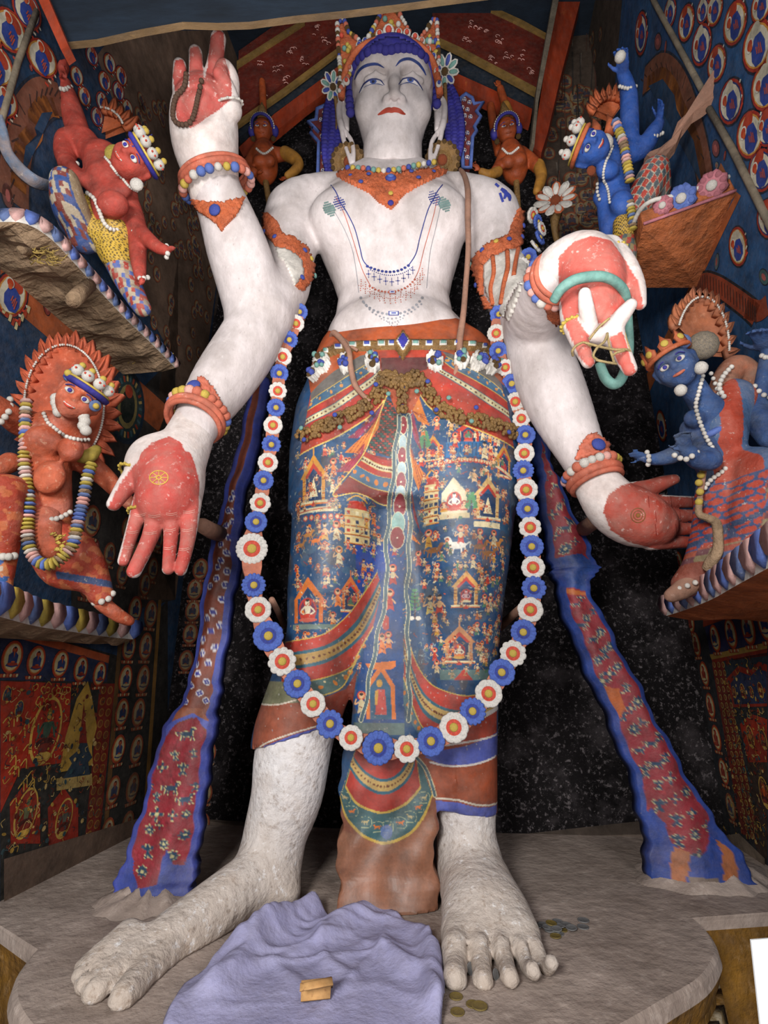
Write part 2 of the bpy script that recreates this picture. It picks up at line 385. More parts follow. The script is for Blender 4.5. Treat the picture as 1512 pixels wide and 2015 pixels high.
EARTH = mat('dusty_earth', '#AC9C92', 0.95, patina=0.25, dust=0.05, var='#8C7C72', vscale=3.0, vamt=0.8, wear='#BCAEA4', wscale=18, wlo=0.56, whi=0.68, wamt=0.5, bump=0.6, bscale=22, bdist=0.015, dirt='#78685C', dscale=2.4, damt=0.5, spec=0.1)
BACKW = mat('sooty_plaster', '#1B1819', 0.92, patina=0.3, dust=0.0, var='#0E0C0D', vscale=2.0, vamt=0.8, dirt='#4A4446', dscale=5, dlo=0.5, dhi=0.72, damt=0.7, wear='#7C7476', wscale=48, wlo=0.55, whi=0.63, wamt=0.6, bump=0.7, bscale=26, bdist=0.02, spec=0.1, wear2=('#B0A8A6', 120, 0.63, 0.69, 0.7))
WOODD = mat('dark_blue_painted_wood', '#1A2634', 0.7, dust=0.0, patina=0.5, var='#0F1620', vscale=4, vamt=0.8, wear='#8A5A2E', wscale=9, wlo=0.68, whi=0.71, wamt=0.9, bump=0.3, bscale=22, stretch=(0.5, 1, 1.4))
WOODE = mat('bare_wood_edge', '#6E5638', 0.8, var='#4E3A24', vscale=12, wear='#9A7A50', wscale=26, bump=0.5, bscale=30, stretch=(0.3, 1, 1))
REDWOOD = mat('red_painted_wood', '#A53A16', 0.7, var='#7A2610', vscale=5, wear='#C87038', wscale=24, wlo=0.6, whi=0.7, wamt=0.5, bump=0.3, bscale=25, stretch=(1, 1, 0.3))
LILAC = mat('lilac_cotton', '#A3A1C2', 0.92, patina=0.2, dust=0.08, var='#9492B6', vscale=7, vamt=0.6, bump=0.5, bscale=34, bdist=0.012, spec=0.08)
INK = mat('painted_line', None, 0.6, bump=0.1, bscale=50, wear='#C9BFBC', wscale=80, wlo=0.66, whi=0.72, wamt=0.5)
MUD = mat('bare_mud_plaster', '#9A8066', 0.95, var='#7E6750', vscale=8, wear='#B7A084', wscale=20, bump=0.9, bscale=20, bdist=0.03, spec=0.1)
TERRA = mat('terracotta_clay', '#B5673C', 0.85, var='#9A5230', vscale=7, wear='#C98A62', wscale=24, wlo=0.58, whi=0.68, wamt=0.4, bump=0.9, bscale=18, bdist=0.03, spec=0.15)
SKINRED = mat('red_figure_paint', '#B04438', 0.68, var='#94342A', vscale=8, wear='#D8A090', wscale=60, wlo=0.62, whi=0.7, wamt=0.6, bump=0.5, bscale=32, bdist=0.01, dirt='#8A4A40', dscale=10, damt=0.6, spec=0.25)
SKINORG = mat('orange_figure_paint', '#BC5E40', 0.7, var='#A4462A', vscale=8, vamt=0.8, wear='#DCB090', wscale=45, wlo=0.58, whi=0.68, wamt=0.55, bump=0.55, bscale=30, bdist=0.012, dirt='#C8887A', dscale=6, dlo=.48, dhi=.7, damt=0.65, spec=0.2)
SKINBLUE = mat('cobalt_figure_paint', '#2A55A4', 0.68, var='#1E3F88', vscale=8, wear='#7F9AC4', wscale=60, wlo=0.62, whi=0.7, wamt=0.55, bump=0.5, bscale=32, bdist=0.01, dirt='#3A4A70', dscale=9, damt=.5, spec=0.25)
SKINNAVY = mat('indigo_figure_paint', '#3A5684', 0.7, var='#263C6C', vscale=7, vamt=.8, wear='#93A0B8', wscale=45, wlo=0.6, whi=0.69, wamt=0.5, bump=0.55, bscale=30, bdist=0.012, dirt='#6A7070', dscale=6, dlo=.48, dhi=.72, damt=0.6, spec=0.25)
SKINDEEP = mat('deep_orange_figure_paint', '#A84A1E', 0.55, var='#8A3614', vscale=12, wear='#C87840', wscale=45, wlo=0.64, whi=0.71, wamt=0.5, bump=0.3, bscale=45)
FLAME = mat('flame_orange_clay', '#B85A30', 0.7, var='#C86A44', vscale=16, wear='#D8A080', wscale=40, wlo=0.6, whi=0.7, wamt=0.5, bump=0.5, bscale=40, dirt='#7A4A34', dscale=6, damt=0.5)
# ------------------------------------------------------------------ the niche: walls, floor, ceiling
LC = np.array([-1.20, 3.02]); RC = np.array([1.63, 2.76])            # back corners (plan)
WD = np.array([0.15, 1.0]) / math.hypot(0.15, 1.0)                   # direction the side walls run
LF = LC - WD * 2.3; RF = RC - WD * 2.1
ZT = 5.6
PL = Plane((LC[0], LC[1], 0), (WD[1], -WD[0], 0))                    # left wall, facing right
PR = Plane((RC[0], RC[1], 0), (-WD[1], WD[0], 0))
bd = (RC - LC) / np.linalg.norm(RC - LC)
PB = Plane((LC[0], LC[1], 0), (bd[1], -bd[0], 0))
LEFTW = mat('indigo_wall_plaster', '#24405E', 0.85, var='#1A2E48', vscale=3, vamt=0.8, wear='#7C7A78', wscale=34, wlo=0.64, whi=0.7, wamt=0.5, bump=0.45, bscale=14, bdist=0.02, dirt='#3A3028', dscale=1.6, dlo=0.5, dhi=0.7, damt=0.6, spec=0.2)
RIGHTW = mat('azure_wall_plaster', '#2A5078', 0.8, var='#1F3E66', vscale=3, vamt=0.8, wear='#A9B0B4', wscale=50, wlo=0.66, whi=0.71, wamt=0.5, bump=0.4, bscale=14, bdist=0.02, dirt='#46484A', dscale=1.7, dlo=0.55, dhi=0.75, damt=0.5, spec=0.2)
def wall(name, a, b, z0, z1, thick, m):
    a = np.array(a); b = np.array(b); d = (b - a) / np.linalg.norm(b - a); n = np.array([d[1], -d[0]])
    mb = MB(); mb.prism([(a[0], a[1], z0), (b[0], b[1], z0), (b[0], b[1], z1), (a[0], a[1], z1)],
                        [tuple(p + n * thick) + (z,) for p, z in ((a, z0), (b, z0), (b, z1), (a, z1))])
    o = mb.build(name, m, smooth=False); o['kind'] = 'structure'; return o
wall_left = wall('wall_left', LC, LF, -0.5, ZT, 0.15, LEFTW)
wall_right = wall('wall_right', RF, RC, -0.5, ZT, 0.15, RIGHTW)
wall_back = wall('wall_back', RC, LC, -0.5, ZT, 0.15, BACKW)
mb = MB(); mb.box((0.15, 1.9, ZT + 0.05), (1.9, 1.4, 0.05)); ceiling = mb.build('ceiling', WOODD, smooth=False); ceiling['kind'] = 'structure'
mb = MB(); mb.box((0.1, 1.0, -0.55), (3.0, 2.6, 0.05)); o = mb.build('floor', EARTH, smooth=False); o['kind'] = 'structure'
# the clay plinth: front edge measured on its top, with a swelling rim
rim = [floor_at(*p) for p in [(75, 1868), (42, 1915), (36, 1962), (62, 2010), (110, 2050), (200, 2095), (400, 2120), (700, 2125), (950, 2105), (1120, 2060), (1224, 2012), (1300, 1968), (1372, 1925), (1402, 1885), (1405, 1862), (1388, 1830), (1362, 1806)]]
back = [tuple(RC - WD * 0.72 + np.array([0.02, 0])) + (0,), tuple(RC) + (0,), tuple(LC) + (0,), tuple(LC - WD * 1.02) + (0,)]
rim = spline(rim, 4)
edge = [np.array(p) for p in list(rim) + back]
nr = len(rim); cen = np.mean(edge, 0); cen_pl = cen.copy()
V = []; F = []; n = len(edge)
levels = [(0.0, 0.0), (0.012, -0.012), (0.018, -0.04), (0.0, -0.075), (-0.02, -0.10), (-0.02, -0.50)]
for o_, z in levels:
    for i, p in enumerate(edge):
        d = p - cen; d[2] = 0; d /= np.linalg.norm(d); q = p + d * (o_ if i < nr else 0); V.append((q[0], q[1], z))
for l in range(len(levels) - 1):
    for i in range(n): F.append((l * n + i, l * n + (i + 1) % n, (l + 1) * n + (i + 1) % n, (l + 1) * n + i))
OCHRE = mat('ochre_plinth_paint', '#8A6224', 0.85, var='#5C4020', vscale=7, wear='#A9865A', wscale=16, wlo=0.55, whi=0.65, wamt=0.6, bump=0.8, bscale=14, bdist=0.03, dirt='#3A2A1E', dscale=3, damt=0.7, spec=0.15)
mb = MB(); mb.add(V, F[:2 * n], 0); mb.f = []; mb.m = []
for l in range(len(levels) - 1):
    for i in range(n): mb.f.append((l * n + i, l * n + (i + 1) % n, (l + 1) * n + (i + 1) % n, (l + 1) * n + i)); mb.m.append(1 if l >= 2 else 0)
mb.f.append(tuple(range(n - 1, -1, -1))); mb.m.append(0)
plinth = mb.build('clay_plinth', [EARTH, OCHRE], smooth=False)
tag(plinth, 'dusty lobed clay plinth under the white feet, ochre edge', 'plinth')
# lower ledges left and right of the plinth
# ------------------------------------------------------------------ wall paintings: flat colour in the plane of each wall
class WallPaint:
    def __init__(s, pl): s.pl = pl; s.mb = MB()
    def poly(s, P, col, lay=1):
        P = [tuple(p) for p in P]; c = np.mean(P, 0); s.mb.add([s.pl.world(*c, .0008 * lay)] + [s.pl.world(u, v, .0008 * lay) for u, v in P], [(0, i + 1, (i + 1) % len(P) + 1) for i in range(len(P))], 0, hexc(col))
    def ell(s, u, v, a, b, col, lay=1, n=18, rot=0.0):
        c, q = math.cos(rot), math.sin(rot); s.poly([(u + a * math.cos(g) * c - b * math.sin(g) * q, v + a * math.cos(g) * q + b * math.sin(g) * c) for g in np.linspace(0, 2 * math.pi, n, endpoint=False)], col, lay)
    def stripe(s, P, w, col, lay=1):
        P = np.array(P, float); P = spline(P, 4) if len(P) > 2 else P
        V = []; 
        for i in range(len(P)):
            t = P[min(i + 1, len(P) - 1)] - P[max(i - 1, 0)]; t /= np.linalg.norm(t) + 1e-9; n = np.array([-t[1], t[0]]) * w / 2; V += [s.pl.world(*(P[i] + n), .0008 * lay), s.pl.world(*(P[i] - n), .0008 * lay)]
        s.mb.add(V, [(2 * i, 2 * i + 1, 2 * i + 3, 2 * i + 2) for i in range(len(P) - 1)], 0, hexc(col))
    def px(s, L): return [tuple(s.pl.uv(x, y)) for x, y in L]
    def build(s, name, m, parent): o = s.mb.build(name, m, parent, smooth=False, col=True); return o
rw = random.Random(11)
def medallion(w, x, y, hpx, robe='#2A3C6E', ground='#C9B98A', lotus_base=True, dull=0.0, lay=3, asp=.74, out='#A83A22', turn=0):
    u, v = w.pl.uv(x, y); b = abs(w.pl.uv(x, y - hpx / 2)[1] - v); a = b * asp; f = 1 if turn >= 0 else -1
    def c(h):
        if not dull: return h
        k = np.array([int(h[i:i + 2], 16) for i in (1, 3, 5)]) * (1 - dull) + np.array([104, 80, 62]) * dull; return '#%02X%02X%02X' % tuple(int(q) for q in k)
    w.ell(u, v, a * 1.05, b * 1.04, c('#1E1C20'), lay); w.ell(u, v, a, b, c(out), lay + 1); w.ell(u, v, a * .84, b * .86, c('#C87A32'), lay + 2); w.ell(u, v, a * .76, b * .79, c(ground), lay + 3)
    w.ell(u + f * .05 * a, v + b * .42, a * .34, b * .27, c('#D8D0BC'), lay + 4); w.ell(u + f * .05 * a, v + b * .42, a * .26, b * .21, c('#A83A22'), lay + 5)
    w.ell(u, v + b * .44, a * .14, b * .13, c('#B8562E'), lay + 7); w.ell(u, v + b * .57, a * .10, b * .07, c('#141418'), lay + 8)
    w.poly([(u - a * .12, v + b * .32), (u + a * .12, v + b * .32), (u + a * .46, v + b * .12), (u + a * .42, v - b * .36), (u + a * .62, v - b * .52), (u, v - b * .62), (u - a * .62, v - b * .52), (u - a * .42, v - b * .36), (u - a * .46, v + b * .12)], c(robe), lay + 6)
    w.poly([(u - a * .07, v + b * .32), (u + a * .10, v + b * .30), (u + a * .05, v - b * .05)], c('#B8562E'), lay + 7)
    w.ell(u, v - b * .42, a * .5, b * .10, c('#9A3422' if rw.random() < .6 else '#C9B98A'), lay + 8); w.ell(u, v - b * .28, a * .2, b * .05, c('#B8562E'), lay + 9)
    if lotus_base:
        w.poly([(u - a * .95, v - b * .98), (u + a * .95, v - b * .98), (u + a * .8, v - b * 1.22), (u - a * .8, v - b * 1.22)], c('#8A3020'), lay + 2)
        for k in range(6): w.ell(u + a * (-.75 + .3 * k), v - b * 1.09, a * .11, b * .10, c('#C9B98A' if k % 2 else '#B85A30'), lay + 3, 8)
def medallion_b(w, x, y, hpx, lay=3, asp=.62, tilt=0.25):
    """bold oval with a white-haloed figure turned aside, as on the upper walls"""
    u, v = w.pl.uv(x, y); b = abs(w.pl.uv(x, y - hpx / 2)[1] - v); a = b * asp
    w.ell(u, v, a * 1.1, b * 1.06, '#1A2030', lay, rot=tilt); w.ell(u, v, a, b, '#9C2E1E', lay + 1, rot=tilt); w.ell(u, v, a * .86, b * .88, '#2A3468' if rw.random() < .4 else '#C98A3A', lay + 2, rot=tilt)
    w.ell(u, v, a * .78, b * .82, '#CFC7B0', lay + 3, rot=tilt); w.ell(u + a * .1, v + b * .45, a * .5, b * .3, '#A83A22' if rw.random() < .6 else '#BFB7A0', lay + 4, rot=tilt)
    w.poly([(u + p[0] * a, v + p[1] * b) for p in ((-.30, .25), (.1, .32), (.5, .15), (.6, -.3), (.45, -.62), (0, -.72), (-.4, -.55), (-.52, -.2))], '#28408C', lay + 5)
    w.ell(u - a * .34, v + b * .36, a * .30, b * .22, '#D8D0C0', lay + 6); w.ell(u - a * .33, v + b * .36, a * .22, b * .16, '#B8401E', lay + 7); w.ell(u - a * .3, v + b * .22, a * .14, b * .12, '#C0562E', lay + 8)
    for k in range(4): w.stripe([(u + a * (.02 + .1 * k), v - b * (.05 + .1 * (k % 2))), (u + a * (-.04 + .1 * k), v - b * (.3 + .08 * k))], a * .07, '#B04A30', lay + 8)
    for k in range(4): w.stripe([(u + a * (.55 + .16 * k), v - b * (.85 - .28 * k)), (u + a * (.85 + .1 * k), v - b * (.80 - .28 * k))], a * .16, ['#C9402A', '#D8D0BC'][k % 2], lay + 2)
def drop(w, x, y, h, col='#8A3A34', lay=2, rot=.3):
    u, v = w.pl.uv(x, y); b = abs(w.pl.uv(x, y - h / 2)[1] - v); w.ell(u, v, b * .6, b * 1.08, '#1C2430', lay, rot=rot); w.ell(u, v, b * .5, b * .95, col, lay + 1, rot=rot); w.ell(u, v, b * .22, b * .5, '#A85A54', lay + 2, rot=rot)
def deity(w, x, y, h, skin, ground='#9A2C1C', lay=4):
    u, v = w.pl.uv(x, y); b = abs(w.pl.uv(x, y - h / 2)[1] - v); a = b * .62
    w.ell(u, v, a, b, '#C9A048', lay, 24); w.ell(u, v, a * .86, b * .9, ground, lay + 1, 24); w.ell(u, v + b * .42, a * .3, b * .2, '#B8401E', lay + 2); w.ell(u, v + b * .42, a * .16, b * .13, skin, lay + 3); w.poly([(u - a * .2, v + b * .5), (u, v + b * .68), (u + a * .2, v + b * .5)], '#8A6A2A', lay + 3)
    w.poly([(u - a * .32, v + b * .25), (u + a * .32, v + b * .25), (u + a * .18, v - b * .22), (u - a * .18, v - b * .22)], skin, lay + 3)
    for s_ in (-1, 1): w.stripe([(u + s_ * a * .3, v + b * .22), (u + s_ * a * .55, v - b * .02), (u + s_ * a * .62, v + b * .2)], a * .11, skin, lay + 3); w.stripe([(u + s_ * a * .3, v + b * .2), (u + s_ * a * .6, v - b * .25)], a * .11, skin, lay + 3)
    w.ell(u, v - b * .36, a * .6, b * .15, '#4A1C18', lay + 4); w.ell(u, v - b * .5, a * .42, b * .13, '#7A2A1E', lay + 5); w.ell(u, v - b * .74, a * .5, b * .13, '#C9A048', lay + 4)
    for k in range(12): g = rw.uniform(0, 6.28); r_ = rw.uniform(.6, .85); w.ell(u + a * r_ * math.cos(g), v + b * r_ * math.sin(g), a * .05, b * .03, '#C9A048', lay + 3, 6)
WL = WallPaint(PL); WR = WallPaint(PR)
# ---- left wall: zones
WL.poly(WL.px([(228, 60), (520, 60), (470, 250), (420, 600), (345, 1180), (270, 1180), (300, 860), (350, 720), (260, 560), (260, 300), (190, 110)]), '#70594A', 1)
WL.poly(WL.px([(0, 1225), (230, 1290), (330, 1180), (330, 1700), (0, 1800)]), '#2B2A28', 1)
WL.poly(WL.px([(0, 1228), (215, 1290), (213, 1305), (0, 1246)]), '#B8562E', 2)
WL.poly(WL.px([(0, 1246), (213, 1305), (210, 1342), (0, 1338)]), '#26304E', 2)
for x, y, h_ in ((23, 1293, 66), (70, 1300, 60), (118, 1306, 56), (158, 1316, 52), (195, 1326, 50)): medallion(WL, x, y, h_, asp=.78)
WL.poly(WL.px([(0, 1340), (140, 1345), (132, 1500), (40, 1512), (0, 1600)]), '#A22C18', 2); WL.poly(WL.px([(0, 1345), (58, 1340), (58, 1440), (0, 1450)]), '#A83018', 3)
for x, y in ((12, 1368), (36, 1395)): deity(WL, x, y, 34, '#3A4A62' if x > 20 else '#8A6A3A', '#2A3A54', 5)
deity(WL, 90, 1437, 132, '#3F5A48', '#A02816', 4)
for k in range(26):
    x, y = rw.uniform(62, 135), rw.uniform(1350, 1385); u, v = WL.pl.uv(x, y); WL.ell(u, v, .012, .012, '#C9A048', 4, 10); WL.ell(u, v, .008, .008, '#A02816', 5, 10)
for k in range(20): x, y = rw.uniform(2, 60), rw.uniform(1420, 1600); u, v = WL.pl.uv(x, y); WL.stripe([(u, v), (u + .02, v + .02), (u + .03, v - .015)], .005, '#C9A048', 4)
WL.poly(WL.px([(172, 1340), (180, 1372), (190, 1430), (180, 1470), (182, 1505), (116, 1520), (128, 1450), (150, 1375)]), '#B8903C', 3); WL.poly(WL.px([(164, 1382), (170, 1462), (154, 1463)]), '#8A2418', 4); WL.poly(WL.px([(156, 1462), (170, 1462), (174, 1478), (180, 1490), (172, 1500), (176, 1524), (122, 1532), (140, 1502), (134, 1492), (150, 1478)]), '#2A3A48', 5); WL.poly(WL.px([(110, 1532), (180, 1522), (180, 1545), (110, 1556)]), '#B89A5A', 4)
WL.poly(WL.px([(196, 1345), (226, 1345), (190, 1700), (162, 1700)]), '#7A2216', 2)
for k in range(15):
    for j in (0, 1):
        y = 1358 + k * 22; x = 203 + j * 13 - k * 2.2; u, v = WL.pl.uv(x, y); WL.ell(u, v, .018, .018, '#9A6A2E', 3, 12); WL.ell(u, v, .013, .013, '#7A3A1E', 4, 12)
WL.poly(WL.px([(232, 1255), (240, 1255), (205, 1720), (196, 1720)]), '#6A4A26', 3)
for k, (x, y) in enumerate([(265, 1200), (296, 1208), (253, 1272), (286, 1272), (246, 1336), (281, 1336), (239, 1402), (272, 1402), (232, 1474), (268, 1474), (222, 1555), (260, 1549), (210, 1638), (250, 1625)]): medallion(WL, x, y, 56, dull=.12 + .3 * (k % 2) + (.2 if k > 9 else 0), asp=.78)
WL.poly(WL.px([(311, 1180), (317, 1180), (286, 1650), (278, 1650)]), '#8A6430', 3)
for x, y, h_, s_ in ((50, 1600, 120, '#6A6A4A'), (125, 1610, 95, '#5A5A50')): WL.poly(WL.px([(x - 30, y + 60), (x - 32, y - 20), (x, y - 60), (x + 28, y - 20), (x + 28, y + 60)]), '#9A2A1A', 3); deity(WL, x, y, h_ * .8, s_, '#8A2A1C', 4)
for w_, (xa, xb, ya, yb) in ((WL, (0, 200, 1345, 1690)), (WR, (1430, 1512, 1290, 1660))):
    for k in range(420):
        u, v = w_.pl.uv(rw.uniform(xa, xb), rw.uniform(ya, yb)); g = rw.uniform(0, 6.28); r_ = rw.uniform(.003, .012); c_ = rw.choice(['#B8903C', '#8A3A22', '#2E4A50', '#C9A868', '#5A1E14', '#1E2A34'])
        if k % 2: w_.ell(u, v, r_, r_ * rw.uniform(.4, 1), c_, 12, 7, g)
        else: w_.stripe([(u, v), (u + r_ * 2 * math.cos(g), v + r_ * 2 * math.sin(g)), (u + r_ * 3 * math.cos(g + .9), v + r_ * 3 * math.sin(g + .9))], .0028, c_, 12)
WL.poly(WL.px([(0, 1690), (300, 1600), (300, 1750), (0, 1900)]), '#6A5548', 20)
# ---- left wall: middle and top
WL.poly(WL.px([(0, 520), (30, 530), (330, 800), (312, 850), (0, 585)]), '#A8552E', 2)
medallion_b(WL, 22, 580, 105, tilt=-.2); drop(WL, 92, 605, 32)
for k in range(9): u, v = WL.pl.uv(8 + 6 * k, 635 - 8 * abs(k - 4)); WL.stripe([(u, v), (u, v - .03)], .012, ['#C9B98A', '#A83A22'][k % 2], 5)
u, v = WL.pl.uv(250, 800); WL.ell(u, v, .14, .20, '#14283A', 3, 26); WL.ell(u, v, .12, .175, '#243A3C', 4, 26); WL.ell(u, v, .075, .12, '#8A7A48', 5); WL.ell(u, v, .055, .09, '#16221E', 6); WL.ell(u - .01, v + .08, .03, .035, '#A83A22', 7)
for k in range(26): g = k / 26 * 6.28; WL.stripe([(u + .088 * math.cos(g), v + .135 * math.sin(g)), (u + .113 * math.cos(g), v + .168 * math.sin(g))], .014, ['#9A3A22', '#3A5A62', '#B89A5A'][k % 3], 6)
WL.poly(WL.px([(140, 900), (345, 700), (345, 1180), (140, 1230)]), '#33302E', 1)
for x, y in ((250, 1040), (268, 1090), (240, 1130), (285, 1150), (310, 1060), (215, 1090), (300, 1120)): medallion(WL, x, y, 48, dull=.45)
for x, y in ((180, 1025), (172, 1145)): medallion(WL, x, y, 66, dull=.35)
for x, y in ((200, 1180), (208, 1130), (190, 1075)): drop(WL, x, y, 30, '#6A2A22')
# arch behind the upper red figure
for w_, L, cA in ((WL, [(28, 400), (30, 320), (44, 250), (70, 205), (95, 190), (122, 200)], 0), (WR, [(1395, 395), (1380, 300), (1352, 200), (1325, 150), (1297, 135), (1268, 160)], 1)):
    P = w_.px(L); w_.stripe(P, .15, '#1E2A3A', 2); w_.stripe(P, .13, '#7A4A38', 3)
    Q_ = spline(np.array(P), 6)
    c0 = np.mean(P, 0)
    for p in Q_[::2]: d = (np.array(p) - c0) / np.linalg.norm(np.array(p) - c0); w_.stripe([p + d * .01, p + d * .06], .006, '#3A2622', 4)
    w_.stripe([p + (c0 - p) / np.linalg.norm(c0 - p) * .07 for p in np.array(P)], .07, '#A8642E', 3); w_.poly([tuple(p + (c0 - p) / np.linalg.norm(c0 - p) * .11) for p in np.array(P)], '#22405E', 4)
for x, y, h_ in ((18, 60, 90), (-8, 130, 90), (52, 20, 80), (8, 200, 70), (-30, 60, 90), (-20, 220, 90)): medallion_b(WL, x, y, h_ * 1.15, tilt=-.3)
medallion_b(WL, 82, 115, 95, tilt=-.45); drop(WL, 60, 132, 16); drop(WL, 15, 310, 34); drop(WL, 14, 385, 50, '#7A4A44')
for x, y in ((150, 150), (165, 190), (215, 125), (205, 160), (180, 110), (232, 180), (250, 215), (225, 235), (270, 250), (238, 150), (200, 200), (190, 230)): medallion_b(WL, x, y, 46, tilt=-.3)
for k in range(120):
    x = rw.uniform(270, 415); y = rw.uniform(180, 700); medallion(WL, x, y, rw.uniform(22, 34), dull=.5, lotus_base=False, lay=3)
# ---- right wall
for x, y, h_ in ((1320, 25, 70), (1352, 45, 84), (1408, 18, 76), (1448, 45, 100), (1492, 90, 118), (1382, 88, 96), (1412, 125, 84), (1440, 200, 104), (1508, 170, 110), (1478, 265, 110), (1500, 335, 100), (1385, 20, 60), (1500, 10, 80), (1512, 250, 90), (1535, 110, 110), (1540, 300, 110), (1515, 430, 90)): medallion_b(WR, x, y, h_ * 1.22, tilt=.35)
medallion_b(WR, 1263, 66, 112, tilt=.1); drop(WR, 1296, 82, 52, '#7E4446'); drop(WR, 1311, 92, 24, rot=-.6); drop(WR, 1410, 292, 48, '#7E4446', rot=.2); drop(WR, 1428, 306, 20, rot=-.6); drop(WR, 1412, 325, 20, '#8A8274')
medallion_b(WR, 1454, 485, 100, tilt=.15); drop(WR, 1412, 515, 34, '#5A6A70', rot=-.5); drop(WR, 1505, 545, 46, '#3A5A5A')
WR.poly(WR.px([(1440, 395), (1452, 380), (1420, 320), (1410, 345)]), '#A8643C', 2)
WR.poly(WR.px([(1452, 378), (1460, 385), (1385, 540), (1280, 770), (1262, 760), (1370, 540)]), '#A85A30', 3)
P = WR.px([(1490, 620), (1470, 602), (1440, 580), (1412, 562), (1385, 555), (1372, 575)]); WR.stripe(P, .10, '#1A1C24', 3); WR.stripe(P, .08, '#8A3A22', 4)
for p in spline(np.array(P), 5): WR.stripe([p + np.array([-.01, -.03]), p + np.array([.01, .03])], .005, '#2A1A18', 5)
P = WR.px([(1512, 600), (1495, 612), (1470, 605)]); WR.stripe(P, .08, '#8A3A22', 4)
medallion_b(WR, 1303, 838, 74, tilt=.1)
WR.poly(WR.px([(1250, 540), (1212, 900), (1165, 900), (1150, 500), (1128, 0), (1225, 0), (1200, 300)]), '#4A4038', 1)
for k in range(46): x = rw.uniform(1110, 1185); y = rw.uniform(60, 460); medallion(WR, x, y, rw.uniform(24, 40), dull=.6, lotus_base=False)
WR.poly(WR.px([(1284, 1080), (1512, 1080), (1512, 1740), (1400, 1660)]), '#27292E', 1); WR.poly(WR.px([(1276, 1050), (1283, 1050), (1402, 1655), (1392, 1655)]), '#9A7A3E', 3)
WR.poly(WR.px([(1385, 1215), (1512, 1150), (1512, 1188), (1385, 1234)]), '#8A3018', 2); WR.poly(WR.px([(1388, 1234), (1512, 1188), (1512, 1262), (1400, 1288)]), '#26284E', 2); WR.poly(WR.px([(1398, 1288), (1512, 1264), (1512, 1276), (1402, 1298)]), '#A8843E', 3); WR.poly(WR.px([(1402, 1298), (1512, 1276), (1512, 1290), (1404, 1304)]), '#8A2A18', 3)
for x, y, h_ in ((1409, 1256, 56), (1440, 1246, 64), (1474, 1236, 70), (1508, 1226, 74), (1546, 1214, 80)): medallion(WR, x, y, h_)
for k, (x, y) in enumerate([(1306, 1120), (1338, 1108), (1322, 1165), (1350, 1155), (1330, 1228), (1360, 1222), (1340, 1276), (1372, 1268), (1353, 1330), (1388, 1326), (1367, 1388), (1400, 1388), (1378, 1444), (1412, 1452), (1392, 1506), (1426, 1518), (1440, 1588)]): medallion(WR, x, y, 50, robe=['#2A3C6E', '#8A2A20'][k % 2], dull=.08 + (.3 if k > 11 and k % 2 == 0 else 0))
WR.poly(WR.px([(1402, 1304), (1424, 1300), (1500, 1660), (1460, 1640)]), '#6A1E14', 2)
for k in range(22):
    for j in (0, 1, 2):
        y = 1308 + k * 16; x = 1407 + j * 9 + k * 3.2; u, v = WR.pl.uv(x, y); WR.ell(u, v, .014, .014, '#9A8A4E', 3, 10); WR.ell(u, v, .010, .010, '#7A3A1E', 4, 10)
WR.poly(WR.px([(1426, 1300), (1512, 1284), (1512, 1330), (1432, 1335)]), '#26303A', 3); WR.poly(WR.px([(1432, 1335), (1455, 1310), (1480, 1318), (1495, 1302), (1512, 1308), (1512, 1390), (1445, 1392)]), '#8A2616', 4); WR.poly(WR.px([(1440, 1345), (1458, 1322), (1480, 1330), (1496, 1316), (1512, 1322), (1512, 1384), (1448, 1386)]), '#26304E', 5)
WR.poly(WR.px([(1458, 1425), (1480, 1405), (1512, 1415), (1512, 1500), (1475, 1500)]), '#9A2C18', 4); WR.poly(WR.px([(1470, 1480), (1512, 1480), (1512, 1690), (1492, 1680)]), '#3A2A24', 3)
for x, y, s_, col in ((1448, 1362, 24, '#8A5A30'), (1465, 1360, 30, '#C98A3A'), (1482, 1362, 24, '#8A4A38'), (1500, 1358, 32, '#C98A3A'), (1480, 1450, 44, '#B8762E'), (1506, 1455, 40, '#A83A22'), (1508, 1560, 60, '#C0521E'), (1450, 1402, 14, '#C9A050'), (1464, 1404, 14, '#A86A2E'), (1480, 1402, 14, '#C9A050'), (1496, 1400, 14, '#A83A22')): deity(WR, x, y, s_, col, '#5A2A1E', 7)
WR.poly(WR.px([(1398, 1650), (1460, 1640), (1512, 1690), (1512, 1800), (1400, 1700)]), '#7A6A5C', 15)
WB = WallPaint(PB)
WB.poly(WB.px([(1040, -40), (1150, -40), (1190, 300), (1216, 560), (1120, 520), (1085, 420), (1050, 290)]), '#54463C', 1)
for k in range(60): x = rw.uniform(1080, 1190); y = rw.uniform(150, 500); medallion(WB, x, y, rw.uniform(24, 36), dull=.55, lotus_base=False)
for k in range(40): x = rw.uniform(1090, 1180); y = rw.uniform(-20, 360); WB.stripe(WB.px([(x, y), (x + rw.uniform(-4, 8), y + rw.uniform(40, 90))]), rw.uniform(.004, .012), rw.choice(['#7A4A3A', '#3A3430', '#6E6258', '#5A3A30']), 14)
WB.poly(WB.px([(400, 60), (520, 60), (480, 260), (425, 620), (380, 640)]), '#3A2E28', 1)
WB.poly(WB.px([(380, 1610), (560, 1640), (800, 1660), (1000, 1640), (1120, 1655), (1230, 1620), (1330, 1640), (1400, 1600), (1402, 1720), (370, 1720)]), '#6E6056', 1)
for x, y in ((380, 1202), (375, 1247), (367, 1300), (384, 1160), (395, 1120), (412, 1480), (405, 1560), (400, 1620)): medallion(WB, x, y, 42, dull=.4)
WB.build('wall_painting', FRESCO, wall_back)
WL.build('wall_painting', FRESCO, wall_left); WR.build('wall_painting', FRESCO, wall_right)
